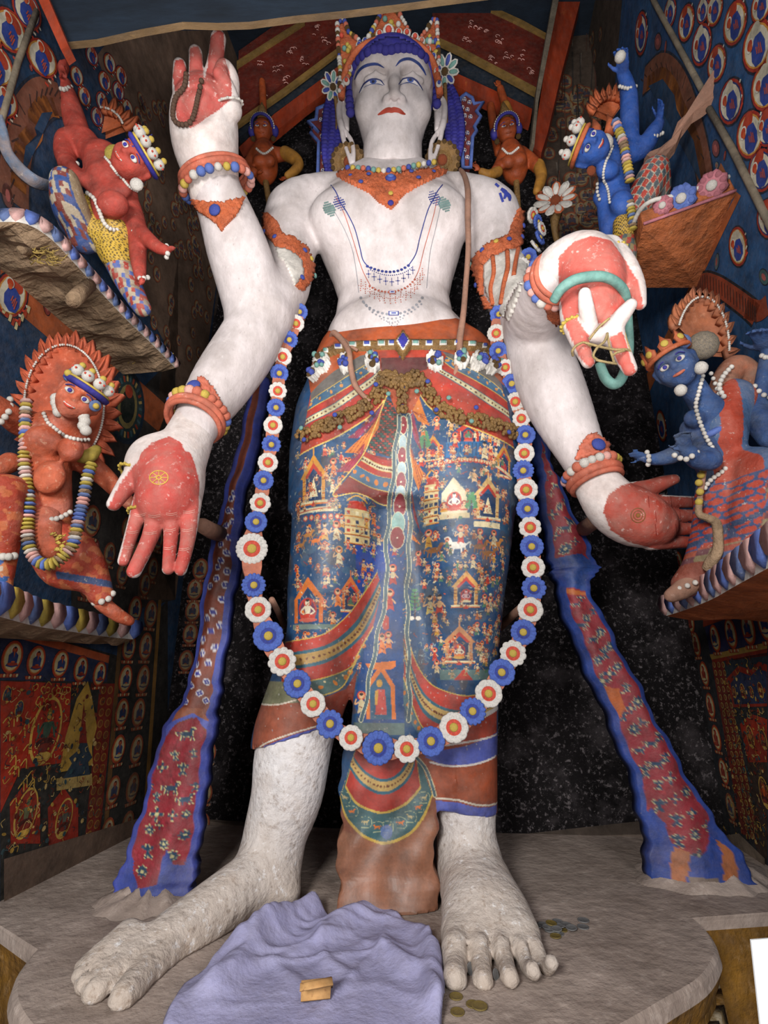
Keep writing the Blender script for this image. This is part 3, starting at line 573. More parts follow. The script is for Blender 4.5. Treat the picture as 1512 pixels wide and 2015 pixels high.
# wooden battens nailed along the walls
def batten(pl, pts, r, m, name):
    mb = MB(); mb.tube([pl.hit(x, y, r * .8) for x, y in pts], r, 8); o = mb.build(name, m); return o
BATTEN = mat('weathered_batten_wood', '#7A6E5E', 0.85, var='#5E5446', vscale=14, bump=0.5, bscale=40, dirt='#9A8A70', dscale=8, damt=.5)
o = batten(PL, [(72, 22), (36, 120), (3, 236), (-12, 290)], .012, BATTEN, 'wall_batten'); tag(o, 'thin grey wooden batten on the wall left of the raised red fist', 'batten')
o = batten(PR, [(1276, -25), (1288, 4), (1345, 108), (1382, 176)], .013, BATTEN, 'wall_batten'); tag(o, 'grey wooden batten on the blue wall above the pink curling scarf', 'batten')
o = batten(PR, [(1396, 214), (1440, 290), (1490, 390), (1530, 470)], .014, BATTEN, 'wall_batten'); tag(o, 'grey wooden batten on the blue wall right of the flowered ledge', 'batten')
# ------------------------------------------------------------------ timber: front board, gable boards, posts, pegs
def board(name, px, Y, thick, mats, label=None, cat=None, up=0.0, kind=None):
    f = [at(x, y, Y) for x, y in px]; mb = MB(); mb.prism(f, [p + np.array([0, thick, up]) for p in f]); 
    o = mb.build(name, mats, smooth=False)
    if label: tag(o, label, cat)
    if kind: o['kind'] = kind
    return o
fb_low = [(128, 92), (190, 86), (280, 66), (360, 52), (430, 54), (490, 52), (580, 40), (680, 30), (780, 18), (900, 2), (1010, -12)]
fb = MB(); Yb = 1.32
low = [at(x, y - 9, Yb) for x, y in fb_low]; top = [at(x, y, Yb) for x, y in ((1010, -90), (80, -90), (70, 0))]
fb.prism(low + top, [p + np.array([0, .022, -.004]) for p in low] + [p + np.array([0, .035, 0]) for p in top]); n_ = len(low) + len(top)
for i in range(len(low) - 1): fb.m[2 + i] = 1
o = fb.build('front_board', [WOODD, WOODE], smooth=False); tag(o, 'dark blue painted board across the top in front of the crown', 'board')
GB = mat('gable_red_board', '#6E1E0E', 0.7, var='#4A140A', vscale=5, wear='#A85A34', wscale=30, wlo=0.62, whi=0.7, wamt=0.6, bump=0.3, bscale=25)
GG = mat('gable_gold_line', '#8A6A34', 0.7, var='#6A4E26', vscale=12, bump=0.2); GN = mat('gable_navy_board', '#1A2634', 0.75, var='#101820', vscale=5, bump=0.25)
gable = {}
def gable_board(name, px, Y, th, m, par=None):
    o = board(name, px, Y, th, m)
    if par: o.parent = par
    return o
gl = gable_board('trim_1', [(466, 236), (470, 100), (560, 36), (680, 20), (680, 70), (600, 130)], 2.62, .05, GB); gl['kind'] = 'structure'
for px in ([(466, 120), (560, 60), (600, 36), (600, 46), (466, 132)], [(466, 238), (560, 172), (640, 112), (690, 76), (690, 86), (640, 124), (560, 184), (466, 250)]): gable_board('painted_line', px, 2.605, .02, GG, gl)
g2_ = gable_board('trim_2', [(466, 250), (560, 184), (690, 86), (690, 110), (640, 150), (560, 208), (470, 270)], 2.64, .05, GN); g2_['kind'] = 'structure'
g3_ = gable_board('trim_3', [(470, 290), (540, 224), (640, 150), (690, 112), (690, 140), (660, 168), (600, 212), (480, 310)], 2.60, .06, REDWOOD); g3_['kind'] = 'structure'
g4 = gable_board('trim_4', [(850, 20), (920, 0), (1092, 88), (1060, 182), (1000, 150), (860, 78)], 2.62, .05, GB); g4['kind'] = 'structure'
for px in ([(860, 72), (905, 92), (1000, 142), (1056, 172), (1054, 186), (1000, 156), (905, 105), (860, 84)], [(960, 8), (1030, 40), (1088, 72), (1086, 80), (1030, 50), (960, 18)]): gable_board('painted_line', px, 2.605, .02, GG, g4)
g5 = gable_board('trim_5', [(862, 84), (960, 135), (1054, 186), (1050, 214), (960, 170), (862, 110)], 2.64, .05, GN); g5['kind'] = 'structure'
g6 = gable_board('trim_6', [(890, 140), (970, 176), (1048, 214), (1044, 240), (960, 200), (890, 165)], 2.60, .06, REDWOOD); g6['kind'] = 'structure'
# flourish painted on the red gable boards
for par, spots in ((gl, ((520, 180), (545, 140), (575, 100), (560, 155), (600, 120), (640, 80), (515, 130), (625, 60))), (g4, ((930, 48), (950, 62), (985, 78), (1000, 108), (1030, 110), (1045, 140), (920, 75), (970, 115)))):
    mb = MB()
    for x, y in spots:
        for k in range(5):
            c = at(x + random.uniform(-8, 8), y + random.uniform(-10, 10), 2.612); r_ = random.uniform(.008, .02); mb.tube([c + np.array([r_ * math.cos(g) * (1 - g * .1), 0, r_ * math.sin(g) * (1 - g * .08)]) for g in np.linspace(0, random.uniform(2, 5), 7)], .0026, 5)
    mb.build('painted_flourish', PINK, par)
pst = MB(); f = [at(x, y, 2.55) for x, y in ((1102, -20), (1148, -20), (1104, 150), (1078, 262), (1066, 300), (1050, 290), (1058, 230), (1078, 100))]; pst.prism(f, [p + np.array([.02, .1, 0]) for p in f]); o = pst.build('orange_post', REDWOOD, smooth=False); tag(o, 'orange red painted wooden post right of the crown', 'post')
pst = MB(); f = [at(x, y, 2.42) for x, y in ((1092, -20), (1104, -20), (1080, 100), (1060, 200), (1052, 286), (1046, 280), (1056, 180), (1074, 80))]; pst.prism(f, [p + np.array([.0, .06, 0]) for p in f]); o = pst.build('grey_post', BATTEN, smooth=False); tag(o, 'narrow grey timber strip along the orange post', 'post')
pst = MB(); f = [at(x, y, 2.5) for x, y in ((312, 70), (352, 60), (392, 250), (400, 330), (382, 330), (350, 180))]; pst.prism(f, [p + np.array([0, .1, 0]) for p in f]); o = pst.build('orange_post', REDWOOD, smooth=False); tag(o, 'orange painted wooden post behind the raised white hand', 'post')
edge_ = MB(); f = [at(x, y, 1.25) for x, y in ((62, -30), (84, -30), (134, 88), (120, 98))]; edge_.prism(f, [p + np.array([0, .05, 0]) for p in f]); o = edge_.build('board_end_strip', REDWOOD, smooth=False); tag(o, 'orange strip at the left end of the dark blue board', 'strip')
def stick(name, pts, m, label, cat='stick', n=10):
    A_ = np.array([list(at(*p[:3])) + [p[3] * mpp(*p[:3])] for p in pts]); mb = MB(); mb.tube(A_[:, :3], A_[:, 3], n); o = mb.build(name, m); tag(o, label, cat); return o
stick('wooden_peg', [(398, 1034, 1.78, 15), (416, 1044, 2.0, 16), (432, 1050, 2.22, 16)], BROWNCORD, 'stout clay covered peg bracing the open left palm against the scarf', 'peg')
stick('wooden_peg', [(1186, 1010, 1.84, 14), (1170, 1026, 2.0, 15), (1150, 1040, 2.2, 15)], BROWNCORD, 'stout clay covered peg bracing the right palm from the blue scarf', 'peg')
stick('support_stick', [(1040, 1184, 1.97, 8), (1010, 1210, 2.2, 8), (985, 1232, 2.5, 9)], BROWNCORD, 'short stick holding the right side of the garland off the skirt')
stick('support_stick', [(535, 1180, 1.95, 6), (548, 1205, 2.2, 6), (560, 1230, 2.5, 7)], BROWNCORD, 'short stick holding the left side of the garland off the skirt')
# ------------------------------------------------------------------ the great white statue
statue = thing('standing_statue', 'giant white four armed painted clay statue standing in the niche', 'statue', (0.02, 2.1, 0))
def rows(L):
    out = []
    for py, xl, xr, Y, ry in L:
        a, b = at(xl, py, Y), at(xr, py, Y); out.append((a[2], (a[0] + b[0]) / 2, Y, (b[0] - a[0]) / 2, ry))
    return out
B = Field((-1.0, 1.22, -0.03), (1.05, 2.62, 3.62), 0.0115)
B.loft(rows([(338, 722, 832, 2.26, .15), (352, 690, 855, 2.26, .16), (372, 652, 892, 2.25, .185), (410, 626, 914, 2.22, .225), (450, 622, 916, 2.20, .24), (500, 632, 906, 2.20, .23), (550, 654, 891, 2.21, .205), (590, 667, 883, 2.22, .185),
             (630, 661, 892, 2.22, .19), (660, 648, 918, 2.22, .21), (690, 640, 940, 2.22, .23), (760, 630, 950, 2.22, .24)]), ex=2.3)
for x, s in ((690, -1), (845, 1)): B.ell(at(x, 425, 2.05), (0.20, 0.10, 0.15), k=0.10)
B.ell(at(775, 650, 2.06), (0.26, 0.10, 0.14), k=0.12)
for pts in ([(640, 395, 2.24, 48), (582, 425, 2.20, 58), (574, 490, 2.14, 47), (562, 565, 2.04, 47), (525, 622, 1.95, 52)],
            [(500, 612, 1.92, 57), (490, 560, 1.90, 61), (468, 490, 1.85, 60), (446, 425, 1.80, 53), (428, 380, 1.76, 49), (420, 340, 1.73, 46)],
            [(512, 628, 1.93, 54), (486, 682, 1.90, 60), (440, 750, 1.83, 58), (402, 808, 1.76, 49), (380, 850, 1.70, 42)],
            [(905, 395, 2.24, 48), (966, 425, 2.20, 55), (976, 500, 2.14, 48), (1005, 575, 2.04, 52), (1045, 630, 1.94, 58)],
            [(1052, 645, 1.90, 60), (1060, 610, 1.72, 60), (1078, 570, 1.54, 50), (1096, 548, 1.43, 46)],
            [(1058, 690, 1.92, 60), (1083, 760, 1.88, 63), (1110, 820, 1.84, 57), (1142, 885, 1.80, 46), (1166, 930, 1.77, 42)]):
    B.chain([S(*p) for p in pts], k=0.045)
# legs and feet (thighs run on under the painted skirt)
B.chain([S(715, 740, 2.20, 70), S(670, 1000, 2.12, 62), S(640, 1240, 2.12, 52), S(600, 1380, 2.12, 60)], k=0.05)
B.chain([S(870, 740, 2.20, 70), S(900, 1000, 2.14, 62), S(905, 1240, 2.14, 52), S(905, 1420, 2.15, 58)], k=0.05)
B.chain([S(600, 1380, 2.12, 72), S(577, 1480, 2.12, 74), S(566, 1560, 2.12, 70), S(542, 1640, 2.12, 62), S(527, 1700, 2.12, 58), S(520, 1745, 2.08, 58)], k=0.04)
B.chain([S(545, 1700, 2.10, 40), S(552, 1762, 2.05, 36)], k=0.06)
B.chain([S(510, 1722, 2.05, 52), S(470, 1752, 1.98, 52), S(400, 1806, 1.87, 54), S(325, 1862, 1.76, 54), S(262, 1908, 1.68, 48)], k=0.05)
TOES_L = ([(335, 1862, 1.75, 40), (288, 1914, 1.64, 34), (242, 1964, 1.525, 29)], [(296, 1858, 1.73, 34), (242, 1902, 1.63, 27), (186, 1953, 1.54, 24)], [(272, 1852, 1.72, 31), (224, 1890, 1.64, 24), (168, 1936, 1.565, 20)], [(258, 1846, 1.72, 28), (212, 1878, 1.65, 22), (160, 1919, 1.59, 18)], [(252, 1838, 1.73, 26), (210, 1866, 1.67, 20), (163, 1902, 1.62, 16)]); TOES_R = []
for toe in TOES_L:
    B.chain([S(*q) for q in toe], k=0.008)
B.chain([S(905, 1420, 2.15, 70), S(918, 1590, 2.15, 57), S(918, 1650, 2.15, 57), S(924, 1700, 2.13, 60), S(930, 1735, 2.10, 64)], k=0.04)
B.chain([S(926, 1700, 2.13, 56), S(934, 1750, 2.02, 62), S(945, 1795, 1.90, 64)], k=0.05)
for rx, tx, ty, r in ((898, 896, 1934, 26), (938, 951, 1940, 22), (974, 1004, 1932, 20), (1008, 1050, 1918, 17.5), (1032, 1086, 1902, 14.5)):
    B.chain([S(934 + (rx - 940) * .3, 1745, 2.04, 40), S(938 + (rx - 938) * .65, 1790, 1.90, 38), S(rx, 1838, 1.79, 31)], k=0.05)
    B.chain([S(rx, 1836, 1.79, 29), S(rx * .55 + tx * .45, 1868, 1.715, r * 1.08), S(rx * .2 + tx * .8, 1904, 1.65, r * .92), S(tx, ty - 9, 1.595, r * .95)], k=0.009)
    TOES_R.append([(rx, 1836, 1.79, 29), (rx * .55 + tx * .45, 1868, 1.715, r * 1.08), (rx * .2 + tx * .8, 1904, 1.65, r * .92), (tx, ty - 9, 1.595, r)])
    B.ell(at(rx * .6 + tx * .4, 1862, 1.71), r * .95 * 1.4e-3, None, 0.012)
def groove(A_, C_, r=4.5):
    pts = []
    for a, c in zip(A_, C_):
        x, y, Y, q = [(u + v) / 2 for u, v in zip(a, c)]; d = ray(x, y); p = at(x, y, Y) - d / np.linalg.norm(d) * q * .72 * mpp(x, y, Y); pts.append((p, r * mpp(x, y, Y)))
    for (p, r1), (q, r2) in zip(pts[:-1], pts[1:]): B.cone(p, q, r1 * .5, r2, 0.010, True)
for a, c in zip(TOES_L[:-1], TOES_L[1:]): groove([(a[0][0] + 45, a[0][1] - 40, a[0][2] + .1, a[0][3])] + list(a), [(c[0][0] + 45, c[0][1] - 40, c[0][2] + .1, c[0][3])] + list(c))
for a, c in zip(TOES_R[:-1], TOES_R[1:]): groove(a, c, 5)
B.clip((0, 0, 0), (0, 0, -1))
V, Q = B.surface(2); BODY = bvh_of(V, Q); SOLID = [(V, Q)]
me = raw_mesh('body', V, Q); zb = V[:, 2]
# the colour of the body: chalky white, feet rubbed down to brown clay
w = np.clip((0.42 - zb) / 0.4, 0, 1)[:, None]
set_col(me, np.array(hexc('#E8E4E4')) * (1 - w) + np.array(hexc('#C4B6AA')) * w)
fm = V[Q[:, 0], 2] < 0.75
me.polygons.foreach_set('material_index', fm.astype(np.int32))
link_mesh('body', me, [WHITE, FOOTM], statue)
# ------------------------------------------------------------------ head
HS = 0.83; HS3 = np.array([0.93, 0.86, 0.72]); HA = math.radians(30); HC = np.array([0.048, 2.15, 3.915])
HR = np.array([[1, 0, 0], [0, math.cos(HA), -math.sin(HA)], [0, math.sin(HA), math.cos(HA)]])
HT = math.radians(2.0); HR = HR @ np.array([[math.cos(HT), -math.sin(HT), 0], [math.sin(HT), math.cos(HT), 0], [0, 0, 1]])
def H(x, y, z): return HC + HR @ (np.array([x, y, z]) * HS3)
Hd = Field(HC - np.array([.36, .50, .52]), HC + np.array([.36, .42, .40]), 0.0048)
def he(c, r, k=0.0, cut=False): Hd.ell(H(*c), np.array(r) * HS3, HR, k * HS, cut)
def hc(a, b, r1, r2, k=0.0, cut=False): Hd.cone(H(*a), H(*b), r1 * HS, r2 * HS, k * HS, cut)
he((0, .03, .14), (.255, .29, .29))
he((0, -.03, -.02), (.232, .225, .30), .08)
he((0, -.09, -.19), (.165, .15, .14), .08)
he((0, -.145, -.285), (.085, .075, .062), .06)                       # chin
he((0, -.13, -.335), (.07, .06, .03), .05)
for s in (-1, 1):
    he((s * .125, -.13, -.10), (.105, .10, .11), .06)                # cheek
    hc((s * .02, -.262, .115), (s * .12, -.235, .145), .022, .03, .05)   # brow
    hc((s * .12, -.235, .145), (s * .205, -.15, .10), .03, .02, .05)
he((0, -.18, .17), (.18, .085, .13), .08)                            # forehead
for s in (-1, 1):
    he((s * .110, -.272, .066), (.078, .052, .038), .035, True)       # socket
    he((s * .108, -.205, .050), (.066, .05, .040), .012)             # eyeball
    hc((s * .05, -.245, .052), (s * .108, -.252, .076), .009, .011, .012)  # upper lid
    hc((s * .108, -.252, .076), (s * .168, -.222, .050), .011, .008, .012)
hc((0, -.242, .12), (0, -.290, -.01), .020, .027, .05)                # nose
hc((0, -.290, -.01), (0, -.318, -.100), .027, .034, .035)
for s in (-1, 1):
    he((s * .040, -.280, -.108), (.028, .036, .026), .030)
    he((s * .022, -.304, -.138), (.011, .015, .016), .008, True)
he((0, -.22, -.175), (.10, .06, .07), .05)                           # mouth mound
hc((-.012, -.285, -.158), (-.062, -.262, -.172), .014, .009, .012); hc((.012, -.285, -.158), (.062, -.262, -.172), .014, .009, .012)
hc((-.03, -.272, -.190), (.03, -.272, -.190), .018, .018, .014)
hc((-.03, -.285, -.176), (.03, -.285, -.176), .003, .003, .006, True)
he((0, -.262, -.228), (.05, .02, .018), .02, True)
# neck
nk = [(at(772, 335, 2.20), .172), (at(773, 285, 2.19), .168), (H(0, .03, -.15), .17)]
Hd.chain(nk, k=0.05)
V, Q = Hd.surface(2); HEAD = bvh_of(V, Q); SOLID.append((V, Q))
me = raw_mesh('head', V, Q); set_col(me, np.tile(hexc('#DDD5D4'), (len(V), 1)))
head = link_mesh('head', me, WHITE, statue)
# ------------------------------------------------------------------ painted skirt: a canvas of flat colour laid out on its front (x, z), carried by the vertices
class Canvas:
    def __init__(s, x0, y0, x1, y1, sc, base):
        s.x0, s.y0, s.sc = x0, y0, sc; s.w = int((x1 - x0) * sc); s.h = int((y1 - y0) * sc)
        s.a = np.tile(np.array(hexc(base), np.float32), (s.h, s.w, 1))
        s.gx, s.gy = np.meshgrid(x0 + (np.arange(s.w) + .5) / sc, y0 + (np.arange(s.h) + .5) / sc)
    def win(s, x0, y0, x1, y1):
        i0 = max(0, int((y0 - s.y0) * s.sc) - 1); i1 = min(s.h, int((y1 - s.y0) * s.sc) + 2); j0 = max(0, int((x0 - s.x0) * s.sc) - 1); j1 = min(s.w, int((x1 - s.x0) * s.sc) + 2)
        return slice(i0, max(i0, i1)), slice(j0, max(j0, j1))
    def put(s, w, m, col, al=1.0):
        c = np.array(hexc(col) if isinstance(col, str) else col, np.float32); R = s.a[w]; R[m] = R[m] * (1 - al) + c * al; s.a[w] = R
    def poly(s, P, col, al=1.0):
        P = np.array(P, float); w = s.win(*P.min(0), *P.max(0)); s.put(w, inside(P, s.gx[w], s.gy[w]), col, al)
    def ell(s, x, y, rx, ry, col, rot=0.0, al=1.0):
        r = max(rx, ry); w = s.win(x - r, y - r, x + r, y + r); X = s.gx[w] - x; Y = s.gy[w] - y; c, q = math.cos(rot), math.sin(rot)
        s.put(w, ((X * c + Y * q) / rx) ** 2 + ((-X * q + Y * c) / ry) ** 2 < 1, col, al)
    def line(s, P, wd, col, al=1.0, smooth=True):
        P = np.array(P, float)
        if smooth and len(P) > 2: P = spline(P, 5)
        w = s.win(P[:, 0].min() - wd, P[:, 1].min() - wd, P[:, 0].max() + wd, P[:, 1].max() + wd); X = s.gx[w]; Y = s.gy[w]; m = np.zeros(X.shape, bool)
        for a, b in zip(P[:-1], P[1:]):
            d = b - a; L = float(d @ d) + 1e-9; t = np.clip(((X - a[0]) * d[0] + (Y - a[1]) * d[1]) / L, 0, 1)
            m |= (X - a[0] - t * d[0]) ** 2 + (Y - a[1] - t * d[1]) ** 2 < wd * wd / 4
        s.put(w, m, col, al)
    def rect(s, x0, y0, x1, y1, col, al=1.0): s.poly([(x0, y0), (x1, y0), (x1, y1), (x0, y1)], col, al)
    def sample(s, X, Y):
        j = np.clip((X - s.x0) * s.sc - .5, 0, s.w - 1.001); i = np.clip((Y - s.y0) * s.sc - .5, 0, s.h - 1.001)
        j0 = j.astype(int); i0 = i.astype(int); fj = (j - j0)[:, None]; fi = (i - i0)[:, None]; a = s.a
        return (a[i0, j0] * (1 - fj) + a[i0, j0 + 1] * fj) * (1 - fi) + (a[i0 + 1, j0] * (1 - fj) + a[i0 + 1, j0 + 1] * fj) * fi
rnd = random.Random(3)
CREAM, GOLD, RED, DRED, ORNG, TEAL, DBLUE, GREEN = '#D9C9A0', '#C9963E', '#B8382A', '#7E2420', '#D9742E', '#2F5F70', '#153358', '#4E7A5E'
def person_paint(c, x, y, s, robe=None, halo=None, flip=1):
    robe = robe or rnd.choice([RED, ORNG, CREAM, GREEN, '#C05A4A', GOLD]); s *= 1.2
    if halo: c.ell(x, y - s * 1.05, s * .5, s * .52, halo); c.ell(x, y - s * 1.05, s * .38, s * .4, '#D88A60' if halo == RED else RED)
    c.poly([(x - s * .45, y + s), (x - s * .25, y - s * .45), (x + s * .25, y - s * .45), (x + s * .5, y + s), (x, y + s * .75)], robe)
    c.ell(x, y - s * .2, s * .3, s * .42, rnd.choice([robe, '#D8A878', '#C9B890']))
    c.ell(x, y - s * 1.0, s * .24, s * .28, '#D9B48A'); c.ell(x, y - s * 1.2, s * .24, s * .16, '#2A2028')
    c.line([(x - s * .3, y - s * .3), (x - s * .75 * flip, y - s * .05), (x - s * .6 * flip, y - s * .6)], s * .16, '#D8A878'); c.line([(x + s * .28, y - s * .3), (x + s * .6, y + s * .1)], s * .16, '#D8A878')
    c.line([(x - s * .2, y + s * .2), (x + s * .25, y + s * .4)], s * .1, DRED)
def seated(c, x, y, s, skin=CREAM, halo=RED):
    c.ell(x, y - s * .3, s * .95, s * 1.15, halo, al=.9); c.ell(x, y - s * .3, s * .75, s * .95, DBLUE, al=.7)
    c.ell(x, y - s * .95, s * .42, s * .42, halo); c.ell(x, y - s * .95, s * .24, s * .28, skin); c.ell(x, y - s * 1.2, s * .2, s * .12, '#2A2028')
    c.poly([(x - s * .35, y - s * .65), (x + s * .35, y - s * .65), (x + s * .22, y + s * .2), (x - s * .22, y + s * .2)], skin)
    c.ell(x, y + s * .4, s * .8, s * .3, rnd.choice([skin, RED, ORNG])); c.ell(x, y + s * .72, s * .95, s * .22, rnd.choice(['#C05A4A', GOLD, CREAM]))
    for k in (-1, 1): c.line([(x + k * s * .35, y - s * .5), (x + k * s * .7, y - s * .1), (x + k * s * .3, y + s * .15)], s * .16, skin)
def shrine(c, x, y, w, h, inner=None, roof=GOLD):
    c.rect(x - w / 2, y - h * .55, x + w / 2, y, CREAM); c.rect(x - w * .36, y - h * .58, x + w * .36, y, DBLUE)
    for k in (-1, 1):
        c.rect(x + k * w * .44 - w * .07, y - h * .55, x + k * w * .44 + w * .07, y, roof)
        for q in range(5): c.rect(x + k * w * .44 - w * .07, y - h * .1 * (q + .5), x + k * w * .44 + w * .07, y - h * .1 * (q + .5) + 1.2, DRED)
    c.poly([(x - w * .62, y - h * .52), (x, y - h), (x + w * .62, y - h * .52), (x + w * .42, y - h * .5), (x, y - h * .8), (x - w * .42, y - h * .5)], roof)
    c.poly([(x - w * .42, y - h * .52), (x, y - h * .82), (x + w * .42, y - h * .52), (x + w * .3, y - h * .5), (x, y - h * .7), (x - w * .3, y - h * .5)], RED)
    c.line([(x, y - h), (x, y - h * 1.15)], w * .06, roof)
    c.rect(x - w * .62, y, x + w * .62, y + h * .07, CREAM); c.rect(x - w * .62, y + h * .05, x + w * .62, y + h * .08, ORNG)
    c.poly([(x - w * .12, y + h * .12), (x, y), (x + w * .12, y + h * .12)], RED)
    if inner == 'stupa':
        c.poly([(x - w * .2, y - h * .08), (x, y - h * .5), (x + w * .2, y - h * .08)], CREAM)
        for q in range(10): c.ell(x + rnd.uniform(-.1, .1) * w, y - h * rnd.uniform(.1, .35), 1.2, 1.2, RED)
    elif inner: seated(c, x, y - h * .22, w * .24, inner)
def house(c, x, y, w, h, n=4):
    c.rect(x - w / 2, y - h, x + w / 2, y, '#D3BC86')
    for q in range(n):
        yy = y - h * q / n; c.rect(x - w / 2 - 2, yy - 3, x + w / 2 + 2, yy, '#C88A3C'); c.rect(x - w / 2 - 2, yy - 1, x + w / 2 + 2, yy, DRED)
        for k in range(3):
            xx = x - w * .35 + k * w * .35; c.rect(xx - 3, yy - h / n * .7, xx + 3, yy - h / n * .3, rnd.choice([RED, DBLUE, DBLUE, '#E6D9B0']))
    c.poly([(x - w * .4, y - h), (x - w * .3, y - h * 1.2), (x + w * .3, y - h * 1.2), (x + w * .4, y - h)], RED); c.line([(x - w * .4, y - h * 1.2), (x, y - h * 1.35), (x + w * .4, y - h * 1.2)], 3, GOLD)
def beast(c, x, y, s, col, flip=1):
    c.ell(x, y, s, s * .45, col); c.line([(x + flip * s * .7, y), (x + flip * s * 1.1, y - s * .8)], s * .5, col); c.ell(x + flip * s * 1.25, y - s * .85, s * .38, s * .24, col)
    for k in (-.8, -.4, .4, .8): c.line([(x + k * s, y), (x + k * s * 1.3 + flip * s * .1, y + s * .9)], s * .2, col)
    c.line([(x - flip * s * .9, y), (x - flip * s * 1.4, y - s * .3), (x - flip * s * 1.5, y + s * .3)], s * .18, col)
def tree_paint(c, x, y, h):
    c.line([(x, y), (x, y - h)], 2, '#5A3A28')
    for q in range(6):
        for k in (-1, 1): c.ell(x + k * (7 - q) * 1.1, y - h * (.35 + q * .12), 6 - q * .4, 3, '#4E8A5A', rot=-k * .5)
def A(*p): return [(560 + x * .3307, 620 + y * .3307) for x, y in p]
def Bq(*p): return [(480 + x * .3968, 1040 + y * .3968) for x, y in p]
def band(c, top, bot, col):
    a, b = spline(top, 6), spline(bot, 6); c.poly(list(a) + list(b[::-1]), col)
def pattern(c, top, bot, col, n, r, t=.5):
    a, b = spline(top, 8), spline(bot, 8)
    for q in range(n):
        f = (q + .5) / n; pa = a[int(f * (len(a) - 1))]; pb = b[int(f * (len(b) - 1))]; p = pa * (1 - t) + pb * t
        c.ell(p[0] + rnd.uniform(-.5, .5), p[1], r * rnd.uniform(.7, 1.2), r * rnd.uniform(.5, .9), col, rot=rnd.uniform(0, 3))
D = Canvas(470, 630, 1090, 1830, 2.0, '#1F4870')
# mottled ground: repainted patches of two blues
for q in range(260):
    D.ell(rnd.uniform(540, 1030), rnd.uniform(800, 1420), rnd.uniform(4, 16), rnd.uniform(6, 26), rnd.choice(['#1A3C66', '#27567F', '#18345A', '#3A6078', '#2B4F66', '#4A5A66', '#3A3E4A', '#5A4A3E']), al=.55)
D.poly([(700, 1060), (790, 1060), (760, 1150), (660, 1240), (700, 1150)], '#1C3F8C')
# ---- scenes on the left leg
shrine(D, 617, 985, 46, 92, 'stupa', '#C98A34'); house(D, 703, 1070, 48, 70)
for x, y, s_, h_ in ((657, 925, 11, RED), (682, 922, 10, RED), (655, 962, 9, '#A06A4A'), (640, 890, 9, None), (600, 905, 8, None), (673, 1030, 9, ORNG), (640, 1050, 13, None), (663, 1050, 13, RED), (605, 1045, 9, None), (735, 1015, 8, RED), (745, 1055, 8, ORNG), (668, 1098, 12, GOLD), (715, 1110, 9, None), (640, 1125, 9, None)):
    person_paint(D, x, y, s_, None, h_, rnd.choice([-1, 1]))
D.rect(580, 998, 665, 1008, CREAM); D.line([(582, 1004), (660, 1000)], 2, RED)
for q in range(6): D.ell(600 + q * 13, 1018, 5, 6, RED); D.ell(600 + q * 13, 1018, 3, 4, '#D9B48A')
for x, y in ((605, 1052), (622, 1065), (588, 1070)): beast(D, x, y, 9, rnd.choice([ORNG, '#B87A3A']), 1)
seated(D, 605, 1205, 20, '#D8CBB0'); shrine(D, 690, 1198, 32, 66, GREEN, '#C96A2E')
for k in (580, 632): D.rect(k - 4, 1178, k + 4, 1225, '#C96A2E')
D.poly([(575, 1180), (606, 1135), (640, 1180), (622, 1175), (606, 1155), (590, 1176)], ORNG)
for x, y, s_, h_ in ((665, 1180, 12, RED), (655, 1222, 10, RED), (720, 1150, 8, ORNG), (700, 1130, 8, None), (590, 1150, 8, None), (640, 1150, 8, None)): person_paint(D, x, y, s_, None, h_)
D.rect(572, 1228, 680, 1238, '#6A7A72')
# ---- scenes on the right leg
shrine(D, 851, 908, 24, 46, RED, '#C98A34'); shrine(D, 918, 880, 40, 40, GREEN, RED)
D.rect(876, 880, 944, 908, '#1D6090')
for k in range(9): D.line([(880 + k * 7.6, 882), (880 + k * 7.6, 906)], 1.3, DBLUE)
tree_paint(D, 835, 895, 40)
for x, y, s_, h_ in ((893, 880, 10, RED), (829, 908, 10, RED), (946, 868, 8, RED), (960, 870, 8, RED), (972, 875, 8, RED), (950, 898, 12, None), (963, 900, 12, None), (974, 902, 11, None), (832, 853, 8, None), (858, 845, 9, ORNG), (885, 850, 8, None)): person_paint(D, x, y, s_, None, h_)
shrine(D, 992, 935, 28, 60, RED, '#C98A34')
D.line([(850, 920), (900, 915), (960, 918), (1010, 935)], 6, '#C9B890'); D.line([(850, 923), (900, 918), (960, 921), (1010, 938)], 1.5, RED)
for q in range(10): D.ell(856 + q * 11, 914 + (q - 4) ** 2 * .2, 4, 5, RED); D.ell(856 + q * 11, 913 + (q - 4) ** 2 * .2, 2.4, 3, '#D9B48A')
house(D, 849, 1030, 26, 75, 5)
D.poly([(868, 1018), (868, 975), (880, 960), (890, 945), (902, 960), (915, 975), (918, 1018)], '#D8C9A6'); seated(D, 892, 995, 15, '#E0D8C4')
seated(D, 873, 1002, 8, '#D9B48A'); seated(D, 911, 1002, 8, '#D9B48A'); D.rect(862, 1014, 922, 1024, '#D0BC90')
shrine(D, 958, 1020, 46, 76, 'stupa', '#D8B070'); D.rect(930, 1030, 985, 1040, CREAM)
tree_paint(D, 925, 1018, 42); person_paint(D, 930, 945, 10, '#D9B48A', None)
beast(D, 900, 1075, 16, '#DDD6C8', -1); person_paint(D, 905, 1058, 12, RED, RED)
for x, y, f in ((943, 1078, 1), (962, 1090, 1), (855, 1080, 1), (975, 1070, 1)): beast(D, x, y, 12, rnd.choice(['#B9793A', ORNG, '#8A5A32']), f)
for x, y, s_, h_ in ((845, 1060, 12, RED), (943, 1062, 10, RED), (972, 1062, 10, RED), (826, 1095, 10, RED), (870, 1095, 8, None), (930, 1110, 9, RED), (900, 1115, 8, None)): person_paint(D, x, y, s_, None, h_)
